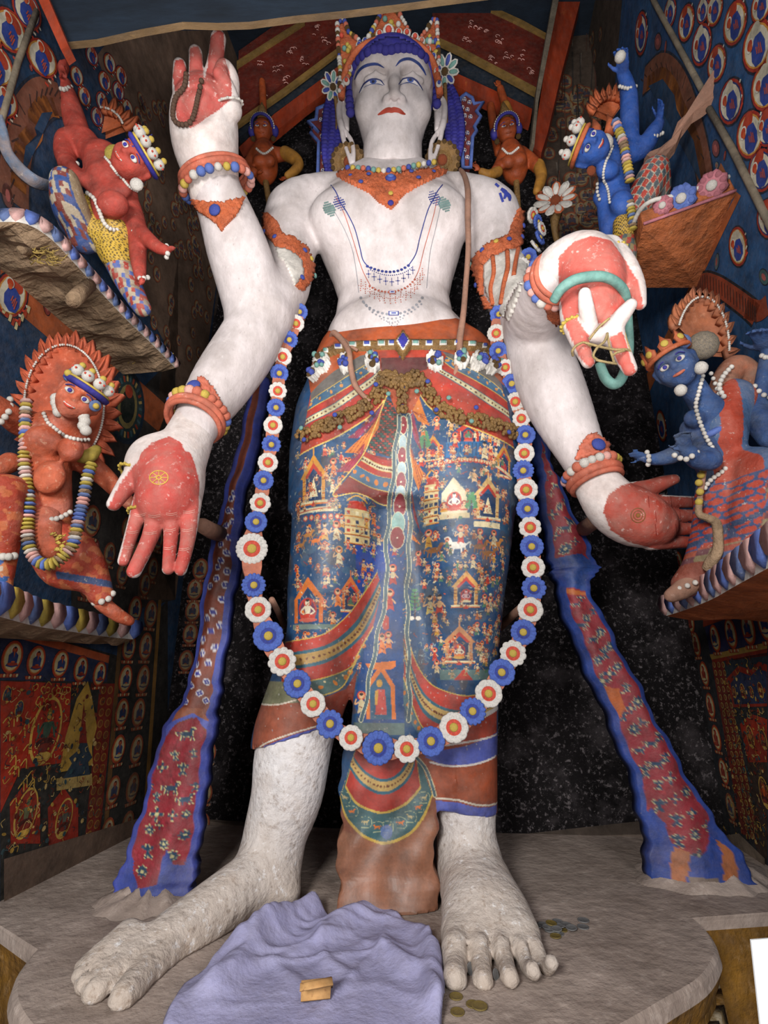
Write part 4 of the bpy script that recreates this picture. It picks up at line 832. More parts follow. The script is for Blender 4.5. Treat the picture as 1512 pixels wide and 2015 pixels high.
shrine(D, 917, 1190, 46, 66, '#C8A0A0', '#D09A52'); shrine(D, 905, 1300, 52, 70, '#D8CBB0', '#C98A5A')
tree_paint(D, 819, 1215, 62); D.ell(812, 1213, 6, 4, '#E0D8C8'); D.ell(826, 1213, 6, 4, '#E0D8C8')
for x, y, s_, rb, h_ in ((849, 1190, 14, '#C9B060', None), (867, 1190, 14, RED, None), (955, 1185, 9, None, RED), (968, 1190, 10, None, RED), (858, 1290, 9, RED, RED), (862, 1315, 9, None, RED), (940, 1240, 9, None, RED), (862, 1240, 8, None, RED), (870, 1262, 8, None, None), (950, 1290, 9, None, None), (838, 1145, 8, RED, None), (960, 1140, 8, RED, None)):
    person_paint(D, x, y, s_, rb, h_)
D.rect(868, 1318, 985, 1338, '#5F7A78'); D.poly([(895, 1338), (914, 1316), (932, 1338)], RED)
for q in range(700):
    x, y = rnd.uniform(575, 1005), rnd.uniform(820, 1330); D.line([(x, y), (x + rnd.uniform(-5, 5), y + rnd.uniform(-4, 6)), (x + rnd.uniform(-7, 7), y + rnd.uniform(-6, 8))], rnd.uniform(.8, 1.6), rnd.choice(['#A8623A', '#8E9EA0', '#B08A50', '#8A3A2E', '#7A8A8A']))
for q in range(60): D.ell(rnd.uniform(575, 1000), rnd.uniform(860, 1330), rnd.uniform(1.2, 3), rnd.uniform(1.2, 4), rnd.choice([RED, ORNG, CREAM, '#C05A4A', GREEN]), rot=rnd.uniform(0, 3))
for q in range(560):
    x, y = rnd.uniform(575, 1005), rnd.uniform(830, 1330)
    if abs(x - 785) > 45 and D.a[min(D.h - 1, int((y - 630) * 2)), int((x - 470) * 2)][2] > D.a[min(D.h - 1, int((y - 630) * 2)), int((x - 470) * 2)][0] * 1.6: person_paint(D, x, y, rnd.uniform(4.5, 7.5), rnd.choice(['#8A4A3A', '#A8603A', '#9A8A6A', '#5A6E5A', None]), rnd.choice([None, RED, ORNG]))
# ---- centre strip of the skirt (y 1060..1420), between two wavy grey lines
D.poly(Bq((720, 120), (800, 120), (790, 400), (800, 980), (580, 970), (540, 880), (600, 560), (660, 320)), '#1B447C')
for x, y, s_ in ((777, 1075, 9), (774, 1128, 14), (768, 1180, 15), (752, 1270, 14), (765, 1262, 12)): person_paint(D, x, y, s_, rnd.choice([ORNG, RED, '#D9B48A']), RED)
D.line(Bq((705, 440), (705, 480)), 14, RED); D.poly(Bq((600, 670), (755, 655), (755, 685), (730, 700), (620, 700)), ORNG)
D.poly(Bq((605, 950), (605, 780), (680, 670), (750, 780), (755, 950)), ORNG); D.poly(Bq((625, 950), (625, 790), (680, 710), (730, 790), (735, 950)), '#2B5A78')
D.poly(Bq((650, 930), (660, 800), (700, 800), (710, 930)), '#C24A42'); D.ell(*Bq((672, 770))[0], 6, 8, GOLD); D.poly(Bq((648, 880), (650, 810), (668, 800), (662, 880)), GOLD)
person_paint(D, *Bq((580, 880))[0], 15, '#C9B890', RED); D.rect(*Bq((540, 970))[0], *Bq((800, 1030))[0], '#5C6E6A')
# ---- hem bands of the left leg
lt = [Bq((180, 560), (380, 530), (500, 440), (580, 330), (660, 200)), Bq((180, 620), (400, 580), (530, 480), (610, 360), (672, 240)), Bq((180, 635), (400, 598), (540, 500), (620, 370), (675, 260)), Bq((180, 690), (400, 650), (550, 545), (630, 420), (680, 290)),
      Bq((180, 705), (400, 668), (556, 560), (636, 440), (680, 310)), Bq((180, 775), (380, 745), (520, 690), (560, 620), (640, 480)), Bq((180, 850), (380, 830), (480, 790), (530, 700), (560, 640)), Bq((180, 865), (380, 842), (490, 800))]
band(D, lt[0], lt[1], '#B03A2E'); band(D, lt[1], lt[2], TEAL); band(D, lt[2], lt[3], '#B08A4A'); band(D, lt[3], lt[4], TEAL); band(D, lt[4], lt[5], '#A8382C'); band(D, lt[5], lt[6], '#4F6A66')
pattern(D, lt[2], lt[3], '#6A3A22', 40, 3.2); pattern(D, lt[5], lt[6], '#C8762E', 9, 6); pattern(D, lt[5], lt[6], '#C9B890', 12, 2.4, .25)
D.line(lt[0], 2, '#C9A850'); D.line(lt[5], 2, '#C9A850'); D.line(lt[6], 2.5, '#C9A850')
D.poly(Bq((60, 870), (180, 870), (380, 845), (500, 800), (560, 700), (520, 960), (400, 1000), (200, 1060), (20, 1180)), '#7A3426')
D.poly(Bq((40, 760), (250, 760), (300, 860), (60, 880)), '#7A7A5E'); D.poly(Bq((20, 880), (330, 860), (420, 990), (20, 1150)), '#96503A')
D.line(Bq((40, 880), (160, 875), (260, 850)), 3, '#D9CDBB'); D.poly(Bq((10, 1160), (100, 1080), (250, 1020), (420, 975), (420, 1005), (250, 1050), (100, 1120), (10, 1190)), '#5560B0'); D.line(Bq((10, 1145), (100, 1070), (250, 1012), (420, 968)), 3, '#D9CDBB')
# ---- hem bands of the right leg and the front overlap
rt = [Bq((800, 470), (850, 640), (920, 760), (1010, 810), (1120, 830), (1260, 800)), Bq((800, 560), (850, 720), (910, 830), (1000, 890), (1120, 900), (1270, 870)), Bq((800, 575), (845, 735), (905, 845), (1000, 905), (1120, 912), (1270, 885)), Bq((800, 640), (850, 800), (910, 910), (1000, 960), (1120, 965), (1270, 935)),
      Bq((798, 655), (845, 815), (900, 925), (990, 980), (1120, 985), (1270, 960)), Bq((795, 740), (840, 880), (890, 990), (960, 1040), (1120, 1050), (1275, 1030)), Bq((795, 880), (830, 960), (870, 1020), (950, 1080))]
band(D, rt[0], rt[1], '#B03A2E'); band(D, rt[1], rt[2], TEAL); band(D, rt[2], rt[3], '#B8985A'); band(D, rt[3], rt[4], TEAL); band(D, rt[4], rt[5], '#A8382C')
D.poly(list(spline(rt[5][:4], 6)) + list(spline(rt[6], 6)[::-1]), '#4F6A72'); pattern(D, rt[2], rt[3], '#6A3A22', 42, 3); D.line(rt[0], 2, '#C9A850'); D.line(rt[5][:4], 2, '#C9A850'); pattern(D, rt[5][:4], rt[6], '#C8762E', 7, 5)
D.poly(Bq((870, 1040), (960, 1050), (1280, 1030), (1290, 1500), (860, 1500)), '#8E4630'); D.poly(Bq((1040, 1010), (1280, 900), (1280, 1040), (1040, 1080)), '#A6402E')
D.line(Bq((1100, 985), (1180, 940), (1280, 900)), 9, '#CFC9C4')
D.poly(Bq((900, 1140), (960, 1110), (1100, 1080), (1290, 1020), (1290, 1140), (1100, 1175), (980, 1175)), '#4F5AA6'); D.line(Bq((930, 1165), (1000, 1180), (1120, 1175), (1270, 1145)), 4, '#D5CDC6'); D.line(Bq((1000, 1080), (1100, 1062), (1280, 1035)), 4, '#D5CDC6')
D.poly(Bq((920, 1180), (1000, 1188), (1120, 1182), (1290, 1150), (1290, 1370), (1120, 1350), (960, 1340)), '#96482C')
D.line(Bq((950, 1345), (1060, 1350), (1160, 1375), (1280, 1390)), 4, '#D9CDBB'); D.poly(Bq((940, 1355), (1060, 1362), (1160, 1388), (1280, 1398), (1280, 1460), (1100, 1440), (940, 1420)), '#5560B0')
# ---- lower fall between the legs: arcs
D.poly(Bq((560, 1110), (400, 1700), (1000, 1700), (950, 1330), (830, 1100)), '#8A5440')
D.poly(Bq((400, 1500), (620, 1530), (940, 1400), (1000, 1700), (1000, 1960), (300, 1960)), '#96634A')
arcs = [(Bq((470, 1350), (520, 1470), (640, 1560), (720, 1570), (830, 1520), (900, 1430), (940, 1330)), '#C9A850'), (Bq((475, 1340), (525, 1455), (640, 1545), (720, 1555), (825, 1505), (890, 1420), (935, 1320)), '#3F6468'),
        (Bq((500, 1290), (560, 1370), (650, 1410), (720, 1415), (800, 1380), (850, 1330), (880, 1290)), '#C9A850'), (Bq((505, 1280), (565, 1358), (650, 1398), (720, 1402), (795, 1368), (845, 1318), (875, 1280)), '#A83A30'),
        (Bq((520, 1190), (570, 1260), (650, 1310), (720, 1315), (790, 1280), (830, 1230), (850, 1180)), TEAL), (Bq((525, 1180), (575, 1245), (650, 1295), (720, 1300), (785, 1265), (825, 1215), (845, 1170)), '#B8985A'),
        (Bq((540, 1150), (590, 1210), (660, 1250), (720, 1252), (770, 1230), (805, 1190), (825, 1150)), TEAL), (Bq((545, 1140), (595, 1198), (660, 1236), (720, 1238), (765, 1215), (798, 1175), (815, 1140)), '#B03A30')]
for P, col in arcs: D.poly(list(spline(P, 6)) + Bq((850, 1080), (560, 1080)), col)
pattern(D, arcs[5][0], arcs[6][0], '#6A3A22', 26, 2.6)
for q in range(9):
    p = spline(arcs[1][0], 10)[int((q + .5) / 9 * 59)]; r_ = spline(arcs[2][0], 10)[int((q + .5) / 9 * 59)]; m_ = (p + r_) / 2; beast(D, m_[0], m_[1], 5, ORNG if q % 2 else '#B9A878', 1 if q % 3 else -1)
    D.line([(m_[0] - 11, m_[1] - 8), (m_[0], m_[1] - 11), (m_[0] + 11, m_[1] - 6), (m_[0] + 10, m_[1] + 9), (m_[0] - 8, m_[1] + 11)], 1.1, '#A9B08A')
D.ell(761, 1640, 12, 14, '#5A70A8', al=.8)
# ---- upper wrap: bands over the hips
L_ = [A((150, 440), (300, 330), (450, 250), (560, 230)), A((150, 490), (300, 425), (440, 335), (520, 280)), A((130, 545), (300, 490), (470, 385), (560, 300)), A((120, 595), (300, 540), (500, 400), (570, 330)), A((115, 632), (300, 580), (520, 430), (580, 360)), A((90, 690), (300, 625), (560, 470), (620, 400)), A((80, 805), (300, 745), (500, 620), (600, 505), (640, 420))]
R_ = [A((1290, 400), (1180, 310), (1050, 270), (940, 240)), A((1300, 450), (1180, 390), (1060, 330), (960, 270)), A((1330, 505), (1180, 450), (1020, 370), (940, 300)), A((1340, 560), (1180, 505), (980, 390), (900, 320)), A((1345, 600), (1180, 545), (950, 400), (880, 340)), A((1380, 650), (1180, 600), (930, 440), (850, 360)), A((1380, 770), (1180, 730), (960, 650), (860, 570), (800, 480))]
for L in (L_, R_):
    D.poly(list(spline(L[0], 6)) + [(790, 690)] + A((640, 420) if L is L_ else (800, 480)) + list(spline(L[6], 6)[::-1]), '#A83A2A')
    band(D, L[0], L[1], '#6A6662'); band(D, L[1], L[2], '#3F6480'); band(D, L[2], L[3], '#A8342A'); band(D, L[3], L[4], '#C9BC94'); band(D, L[4], L[5], '#A8342A')
    pattern(D, L[1], L[2], '#C98A4A', 8, 4); pattern(D, L[1], L[2], '#B9B08A', 10, 2, .2); pattern(D, L[3], L[4], '#5A3424', 34, 2.3)
    for k in (1, 2, 3, 4): D.line(L[k], 1.6, TEAL if k > 2 else '#C9A850')
    D.line(L[6], 2.5, '#D9B860')
D.poly(A((60, -40), (1500, -40), (1500, 420), (1300, 405), (1180, 310), (1050, 270), (820, 200), (640, 220), (450, 250), (300, 330), (150, 440)), '#B0522A')
D.poly(A((600, 400), (830, 400), (790, 560), (740, 610), (705, 640), (680, 610), (640, 520)), '#A84A2A')
D.poly(A((575, 270), (865, 270), (845, 345), (780, 360), (705, 372), (640, 368), (575, 340)), '#5A3030')
# ---- zigzag cloth, pleats, overlap flap, oval pendant sash
P = A((600, 505), (640, 520), (668, 600), (668, 850), (500, 800), (480, 760)); D.poly(P, '#23302E')
w_ = D.win(700, 770, 800, 920); msk = inside(np.array(P), D.gx[w_], D.gy[w_])
for q in range(34):
    for k in range(10):
        x = 705 + k * 9 + (q % 2) * 4.5; y = 780 + q * 4.2
        if inside(np.array(P), np.array(x), np.array(y)): D.rect(x - 3.4, y - 1.6, x + 2.6, y + 1.6, ['#A63A2A', '#7A2A24', '#2F5048'][(k + q // 2) % 3])
for pts, col in ((A((590, 530), (520, 640), (380, 745), (440, 745), (560, 620)), '#8E3050'), (A((575, 590), (500, 700), (360, 830), (460, 830), (560, 680)), '#C8722E'), (A((480, 770), (440, 840), (300, 945), (390, 935), (460, 850)), '#9A3048'), (A((760, 580), (790, 640), (860, 680), (830, 600), (800, 505)), '#C8722E'), (A((745, 620), (770, 740), (820, 830), (790, 700), (765, 590)), '#8E3050'),
                 (A((745, 770), (770, 850), (830, 940), (800, 1040), (750, 900)), '#C8722E'), (A((745, 980), (770, 1120), (825, 1290), (780, 1180)), '#9A3048'), (A((740, 1160), (760, 1260), (820, 1345), (740, 1290)), '#D0782E')):
    D.poly(pts, col)
    c0 = np.mean(pts, 0)
    for q in range(1, 4): D.line([pts[0], np.array(pts[2]) * (q / 4) + np.array(pts[3 % len(pts)]) * (1 - q / 4)], 1, DRED)
F1 = A((465, 855), (480, 825), (668, 850), (650, 1100), (560, 1090), (430, 1060), (290, 1075), (390, 960)); D.poly(F1, '#7A2A26')
for a_, b_, col in ((A((480, 815), (570, 850), (668, 862)), A((470, 845), (570, 885), (668, 895)), '#A8342A'), (A((470, 845), (570, 885), (668, 895)), A((455, 870), (560, 915), (665, 925)), '#C9BC94'), (A((455, 870), (560, 915), (665, 925)), A((430, 900), (540, 945), (660, 960)), '#A8342A'), (A((430, 900), (540, 945), (660, 960)), A((390, 965), (520, 1020), (655, 1035)), '#3F6480')):
    band(D, a_, b_, col); D.line(b_, 1.6, '#C9A850')
pattern(D, A((430, 900), (540, 945), (660, 960)), A((390, 965), (520, 1020), (655, 1035)), '#C8762E', 6, 5); pattern(D, A((470, 845), (570, 885), (668, 895)), A((455, 870), (560, 915), (665, 925)), '#5A3424', 16, 2.4)
D.line(A((600, 510), (520, 720), (460, 850), (290, 1075), (430, 1060), (560, 1095), (650, 1100)), 2, '#D9B860')
sash = [(795, 815, 6), (795, 860, 8), (793, 900, 9), (791, 940, 10), (789, 980, 12), (786, 1020, 15), (783, 1050, 16)]
D.poly([(s_[0] - s_[2] - 4, s_[1]) for s_ in sash] + [(s_[0] + s_[2] + 4, s_[1]) for s_ in sash[::-1]], '#2F5578')
for x, y, rx, ry, col in ((794, 838, 7, 17, '#8A2030'), (793, 872, 7, 15, '#A9C0C4'), (792, 895, 8, 16, '#8A2030'), (791, 920, 8, 13, '#A9C0C4'), (790, 943, 9, 18, '#8A2030'), (789, 965, 9, 14, '#A9C0C4'), (788, 985, 12, 20, '#8A2030'), (785, 1018, 13, 22, '#8FB4AC'), (783, 1048, 14, 22, '#8A2A2C')):
    D.ell(x, y, rx + 1.5, ry + 1.5, '#CFC9A8'); D.ell(x, y, rx, ry, col)
    if col.startswith('#8A2'): D.ell(x, y, 2, 2, '#D8C9B0')
for k in (-1, 1):
    wl = []
    for q in range(48):
        f = q / 47; y = 820 + f * 600; xc = np.interp(y, [820, 1050, 1160, 1280, 1420], [795, 783, 770, 745, 720] if k < 0 else [795, 787, 795, 797, 800]); hw = np.interp(y, [820, 1050, 1160, 1420], [9, 22, 8, 8])
        wl.append((xc + k * hw + 2.5 * math.sin(q * .9), y))
    D.line(wl, 9, '#D6CFA8', smooth=False); D.line(wl, 6.5, '#47606A', smooth=False)
wl = [p for p in Bq((820, 1080), (850, 1130), (900, 1190), (930, 1260), (950, 1330))]; D.line(wl, 8, '#C9C09A'); D.line(wl, 5, '#47606A')
# scattered losses where the paint has flaked
for q in range(900): D.ell(rnd.uniform(500, 1010), rnd.uniform(740, 1480), rnd.uniform(.4, 1.6), rnd.uniform(.4, 2.4), rnd.choice(['#C9C4BC', '#9FA8AE', '#B9A898']), al=.6)
# ---- the skirt itself
G = Field((-0.62, 1.72, -0.02), (0.78, 2.62, 2.50), 0.0125)
G.loft(rows([(672, 645, 930, 2.22, .235), (690, 632, 958, 2.21, .25), (720, 618, 985, 2.20, .265), (760, 606, 1002, 2.18, .275), (820, 597, 1010, 2.16, .27), (900, 586, 1015, 2.14, .25), (1000, 600, 1000, 2.13, .2)]), ex=2.4)
G.chain([S(686, 830, 2.10, 92), S(670, 950, 2.08, 91), S(660, 1060, 2.07, 86), S(648, 1160, 2.07, 81), S(632, 1260, 2.08, 69), S(606, 1350, 2.10, 74), S(580, 1440, 2.12, 79), S(572, 1480, 2.12, 78)], k=0.10)
G.chain([S(900, 830, 2.10, 108), S(906, 950, 2.08, 108), S(908, 1060, 2.08, 97), S(908, 1160, 2.08, 84), S(906, 1260, 2.10, 77), S(905, 1360, 2.12, 76), S(908, 1450, 2.13, 70), S(916, 1540, 2.14, 62), S(918, 1600, 2.15, 60)], k=0.10)
G.loft(rows([(980, 720, 850, 2.08, .10), (1150, 712, 842, 2.05, .06), (1300, 702, 842, 2.04, .045), (1400, 694, 850, 2.06, .05), (1440, 690, 850, 2.07, .06), (1500, 668, 868, 2.09, .08), (1600, 655, 878, 2.12, .10), (1700, 640, 880, 2.14, .13), (1760, 612, 885, 2.14, .17), (1800, 590, 890, 2.14, .2)]), k=0.06, ex=2.6)
pa = at(575, 1460, 2.12)
def cutfn(P0, n, lo, hi):
    n = np.array(n, float); n /= np.linalg.norm(n)
    G.put(lambda X, Y, Z: -((X - P0[0]) * n[0] + (Y - P0[1]) * n[1] + (Z - P0[2]) * n[2]) + 0 * (X + Y + Z), lo, hi, 0.0, True)
# leg openings: cut along the slanting hems
p1 = at(497, 1478, 2.0); p2 = at(640, 1432, 2.0); hd = p2 - p1; nn = np.array([hd[2], 0, -hd[0]])
cutfn(p1, nn * np.sign(nn[2]) * -1, (-0.62, 1.72, 0.0), (at(655, 1450, 2.05)[0] - .02, 2.5, at(0, 1400, 2.0)[2]))
p1 = at(862, 1602, 2.0); p2 = at(975, 1620, 2.0); hd = p2 - p1; nn = np.array([hd[2], 0, -hd[0]])
cutfn(p1, nn * np.sign(nn[2]) * -1, (at(885, 1605, 2.05)[0], 1.72, 0.0), (0.7, 2.5, at(0, 1585, 2.0)[2]))
G.clip((0, 0, 0), (0, 0, -1))
V, Q = G.surface(2)
lowz = np.clip((0.50 - V[:, 2]) / 0.2, 0, 1) * np.clip((V[:, 2] - .0) / .06, 0, 1); cxm = (V[:, 0] > -.36) & (V[:, 0] < .26)
V[:, 0] += lowz * cxm * .010 * (np.sin(V[:, 2] * 31) + .5 * np.sin(V[:, 2] * 77 + 2)) * np.clip(np.abs(V[:, 0] + .02) / .12, 0, 1); V[:, 1] += lowz * cxm * .010 * (np.sin(V[:, 0] * 23 + 1.3 * np.sin(V[:, 2] * 9)) + .5 * np.sin(V[:, 0] * 51 - V[:, 2] * 19 + 2 * np.sin(V[:, 2] * 14)))
nrm_front = V[Q].mean(1)[:, 1] < 2.24
SKIRT = bvh_of(V, Q); SOLID.append((V, Q))
V, Q = subdivide(V, Q, nrm_front); fr = V[Q].mean(1)[:, 1] < 2.18
V, Q = subdivide(V, Q, fr); V = relax(V, Q, 3)
def ref_uv(V, YR):
    """layout of a painting on a surface facing the front: from x, z alone, with the mean depth YR(z) of that surface"""
    yr = np.interp(V[:, 2], YR[0], YR[1]); z = V[:, 2] - CAMZ; dep = yr * CT + z * ST
    return 756 + FPX * V[:, 0] / dep, 1007.5 - FPX * (-yr * ST + z * CT) / dep
YR_SKIRT = ([0.0, 0.35, 0.6, 1.0, 1.5, 1.9, 2.3], [2.00, 2.02, 1.97, 1.92, 1.89, 1.90, 1.97])
me = raw_mesh('painted_skirt', V, Q); cx, cy = ref_uv(V, YR_SKIRT); set_col(me, D.sample(cx, cy))
CLOTHM = mat('painted_skirt_clay', None, 0.45, wear='#B8AE9E', wscale=70, wlo=0.66, whi=0.72, wamt=0.5, bump=0.15, bscale=40, bdist=0.006, dirt='#5E564E', dscale=7, dlo=0.45, dhi=0.75, damt=0.5, spec=0.4)
skirt = link_mesh('painted_skirt', me, CLOTHM, statue); skirt['label'] = 'blue and red skirt painted with tiny figures'
# ------------------------------------------------------------------ four hands
def dist_chain(V, pts):
    d = np.full(len(V), 1e3)
    for (a, ra), (b, rb) in zip(pts[:-1], pts[1:]):
        ba = b - a; t = np.clip(((V - a) @ ba) / (ba @ ba + 1e-9), 0, 1); d = np.minimum(d, np.linalg.norm(V - a - t[:, None] * ba, axis=1) - (ra + (rb - ra) * t))
    return d
def hand(name, palm, fingers, polys, h=0.0056, k=0.022, cuts=(), plain=(), red='#CE4C44', extra=(), creases=()):
    P = [[S(*q) for q in palm]] + [[S(*q) for q in f] for f in fingers] + [[S(*q) for q in f] for f in plain]
    allp = np.array([list(p) + [r] for c in P for p, r in c]); lo = (allp[:, :3] - allp[:, 3:]).min(0) - .03; hi = (allp[:, :3] + allp[:, 3:]).max(0) + .03
    f = Field(lo, hi, h); f.chain(P[0], k=0.03)
    for c, r, kk in extra: f.ell(at(*c), np.array(r), k=kk)
    for c in P[1:]: f.chain(c, k=k)
    for c, r in cuts: f.ell(at(*c), r, k=0.02, cut=True)
    V, Q = f.surface(2); bv = bvh_of(V, Q)
    me = raw_mesh(name, V, Q);
    nn = np.array([tuple(v.normal) for v in me.vertices]); C = np.tile(np.array(hexc('#D0C7C3')), (len(V), 1))
    dd = V - CAMP; facing = (nn * dd).sum(1) < 0.02
    for poly in polys:
        w = []
        for q in poly:                                                # outline of the red palm, measured and set on the surface
            p, n_ = hit(bv, *q)
            if p is None:
                i = np.argmin(np.linalg.norm(np.cross(V - CAMP, ray(*q) / np.linalg.norm(ray(*q))), axis=1)); p = V[i]
            w.append(p)
        w = np.array(w); c = w.mean(0)
        ax = ray(*np.mean(poly, 0)); ax = ax / np.linalg.norm(ax); e1 = np.cross(ax, [0, 0, 1.0]); e1 /= np.linalg.norm(e1); e2 = np.cross(e1, ax)
        m = inside(np.stack([(w - c) @ e1, (w - c) @ e2], 1), (V - c) @ e1, (V - c) @ e2) & facing
        for pc in plain: m &= dist_chain(V, [S(*q) for q in pc]) > 0.006
        C[m] = hexc(red)
    set_col(me, C); o = link_mesh(name, me, HANDM, statue); return o, bv
SC7 = lambda L: [(200 + x * .2381, 700 + y * .2381) for x, y in L]
SC6 = lambda L: [(1000 + x * .397, 440 + y * .397) for x, y in L]
SC3 = lambda L: [(1060 + x * .16878, 440 + y * .16878) for x, y in L]
SC2 = lambda L: [(300 + x * .2646, 30 + y * .2646) for x, y in L]
hand_a, BV_A = hand('hand', [(421, 378, 1.755, 47), (413, 330, 1.71, 55), (404, 280, 1.66, 63), (402, 235, 1.62, 63), (400, 205, 1.595, 50)],
    [[(362, 205, 1.58, 20), (354, 170, 1.555, 14), (354, 128, 1.52, 12)], [(390, 195, 1.575, 22), (387, 150, 1.54, 14.5), (385, 104, 1.50, 13)], [(416, 180, 1.575, 24), (423, 128, 1.53, 15.5), (430, 75, 1.475, 14.5)],
     [(447, 190, 1.58, 24), (452, 155, 1.55, 18), (441, 132, 1.515, 14), (430, 146, 1.49, 11)], [(452, 215, 1.575, 24), (449, 185, 1.545, 18), (438, 152, 1.51, 13)]],
    [SC2([(185, 590), (170, 700), (190, 800), (290, 840), (380, 780), (500, 700), (590, 620), (590, 520), (575, 420), (545, 350), (530, 130), (480, 100), (430, 160), (410, 380), (385, 480), (370, 300), (340, 230), (280, 240), (275, 400), (270, 540), (255, 400), (230, 330), (170, 330), (150, 450), (165, 560)])],
    cuts=[((392, 205, 1.50), (0.085, 0.05, 0.08))], red='#A83C37', k=.012)
hand_b, BV_B = hand('hand', [(381, 842, 1.715, 43), (366, 875, 1.685, 48), (346, 912, 1.645, 57), (337, 950, 1.61, 63), (333, 985, 1.59, 60)],
    [[(284, 985, 1.585, 21), (264, 1036, 1.565, 13.5), (243, 1104, 1.52, 11)], [(312, 1000, 1.58, 22), (296, 1056, 1.555, 16), (264, 1124, 1.51, 14)], [(340, 1000, 1.58, 18), (336, 1060, 1.555, 13.5), (331, 1120, 1.51, 11.5)], [(376, 990, 1.59, 20), (370, 1060, 1.56, 14.5), (356, 1122, 1.515, 11.5)],
     [(296, 905, 1.63, 30), (266, 935, 1.60, 22), (245, 962, 1.58, 18), (224, 992, 1.555, 13.5)]],
    [SC7([(300, 870), (330, 800), (420, 715), (560, 665), (660, 720), (690, 790), (735, 800), (780, 920), (810, 1060), (800, 1300), (800, 1520), (740, 1700), (690, 1850), (500, 1860), (450, 1640), (330, 1780), (230, 1880), (160, 1870), (130, 1740), (260, 1200), (130, 1320), (40, 1280), (150, 1060), (240, 940)])],
    extra=[((300, 915, 1.63), (0.09, 0.08, 0.11), 0.04)], red='#B03E37', k=.007)
hand_c, BV_C = hand('hand', [(1090, 548, 1.44, 45), (1112, 530, 1.41, 54), (1150, 522, 1.37, 61), (1168, 560, 1.35, 60), (1165, 605, 1.34, 50)],
    [[(1128, 600, 1.335, 26), (1126, 630, 1.325, 21), (1140, 672, 1.31, 17), (1158, 712, 1.295, 13)], [(1205, 600, 1.335, 28), (1207, 650, 1.32, 21), (1222, 690, 1.305, 18), (1240, 726, 1.29, 14)],
     [(1195, 500, 1.36, 34), (1225, 522, 1.34, 26), (1250, 562, 1.32, 19), (1260, 598, 1.305, 12)]],
    [SC3([(235, 390), (420, 205), (620, 145), (850, 200), (930, 310), (1010, 420), (1150, 650), (1210, 880), (1230, 1020), (1140, 1010), (1050, 880), (1010, 1000), (980, 1250), (1060, 1540), (1160, 1740), (1090, 1840), (1000, 1780), (900, 1560), (850, 1400), (700, 1150), (580, 1330), (680, 1620), (600, 1710), (480, 1560), (360, 1290), (290, 1100), (240, 720)])],
    plain=[[(1172, 662, 1.32, 13), (1164, 650, 1.30, 15), (1155, 610, 1.265, 15), (1151, 578, 1.24, 12)], [(1186, 664, 1.32, 13), (1203, 650, 1.30, 16), (1224, 622, 1.27, 16), (1242, 600, 1.245, 12)], [(1166, 660, 1.31, 13), (1186, 662, 1.31, 13), (1204, 655, 1.31, 13)]], red='#BC4A40', k=0.016)
hand_d, BV_D = hand('hand', [(1166, 932, 1.77, 42), (1182, 962, 1.77, 46), (1212, 998, 1.77, 54), (1250, 1018, 1.78, 58), (1285, 1030, 1.79, 46)],
    [[(1280, 992, 1.80, 21), (1330, 988, 1.82, 12.8), (1394, 988, 1.85, 11)], [(1285, 1018, 1.80, 20), (1335, 1015, 1.82, 13), (1402, 1014, 1.85, 11)], [(1285, 1042, 1.80, 20), (1335, 1041, 1.82, 12.6), (1396, 1040, 1.85, 11)], [(1280, 1064, 1.80, 19), (1330, 1067, 1.82, 12.4), (1386, 1066, 1.85, 10)],
     [(1235, 975, 1.78, 26), (1275, 962, 1.78, 18), (1305, 950, 1.77, 14), (1328, 943, 1.76, 10)]],
    [SC6([(500, 1345), (560, 1300), (640, 1270), (740, 1255), (830, 1225), (870, 1240), (870, 1290), (760, 1350), (1030, 1350), (1030, 1590), (940, 1610), (760, 1628), (600, 1580), (510, 1520), (472, 1430)])], red='#A03525', k=.007)
# ------------------------------------------------------------------ laying ornaments on the modelled surfaces
def join_bvh(L):
    off = 0; VV = []; QQ = []
    for V, Q in L: VV.append(V); QQ.append(Q + off); off += len(V)
    return bvh_of(np.concatenate(VV), np.concatenate(QQ))
ALLB = join_bvh(SOLID)
UNIT = {}
def bead(name, p, r, m, parent, nrm=None, flat=1.0, n=10, rings=6):
    key = (m.name, n, rings)
    if key not in UNIT:
        b = MB(); b.ball((0, 0, 0), 1.0, n, rings); o = b.build(name, m); me = o.data; bpy.data.objects.remove(o); UNIT[key] = me
    o = bpy.data.objects.new(name, UNIT[key]); COL.objects.link(o); o.parent = parent
    R = np.eye(3) if nrm is None else frame(nrm, (0.13, 0.1, 1)); M = Matrix(R.tolist()).to_4x4()
    o.matrix_local = Matrix.Translation(Vector(p)) @ M @ Matrix.Diagonal((r, r, r * flat, 1)); return o
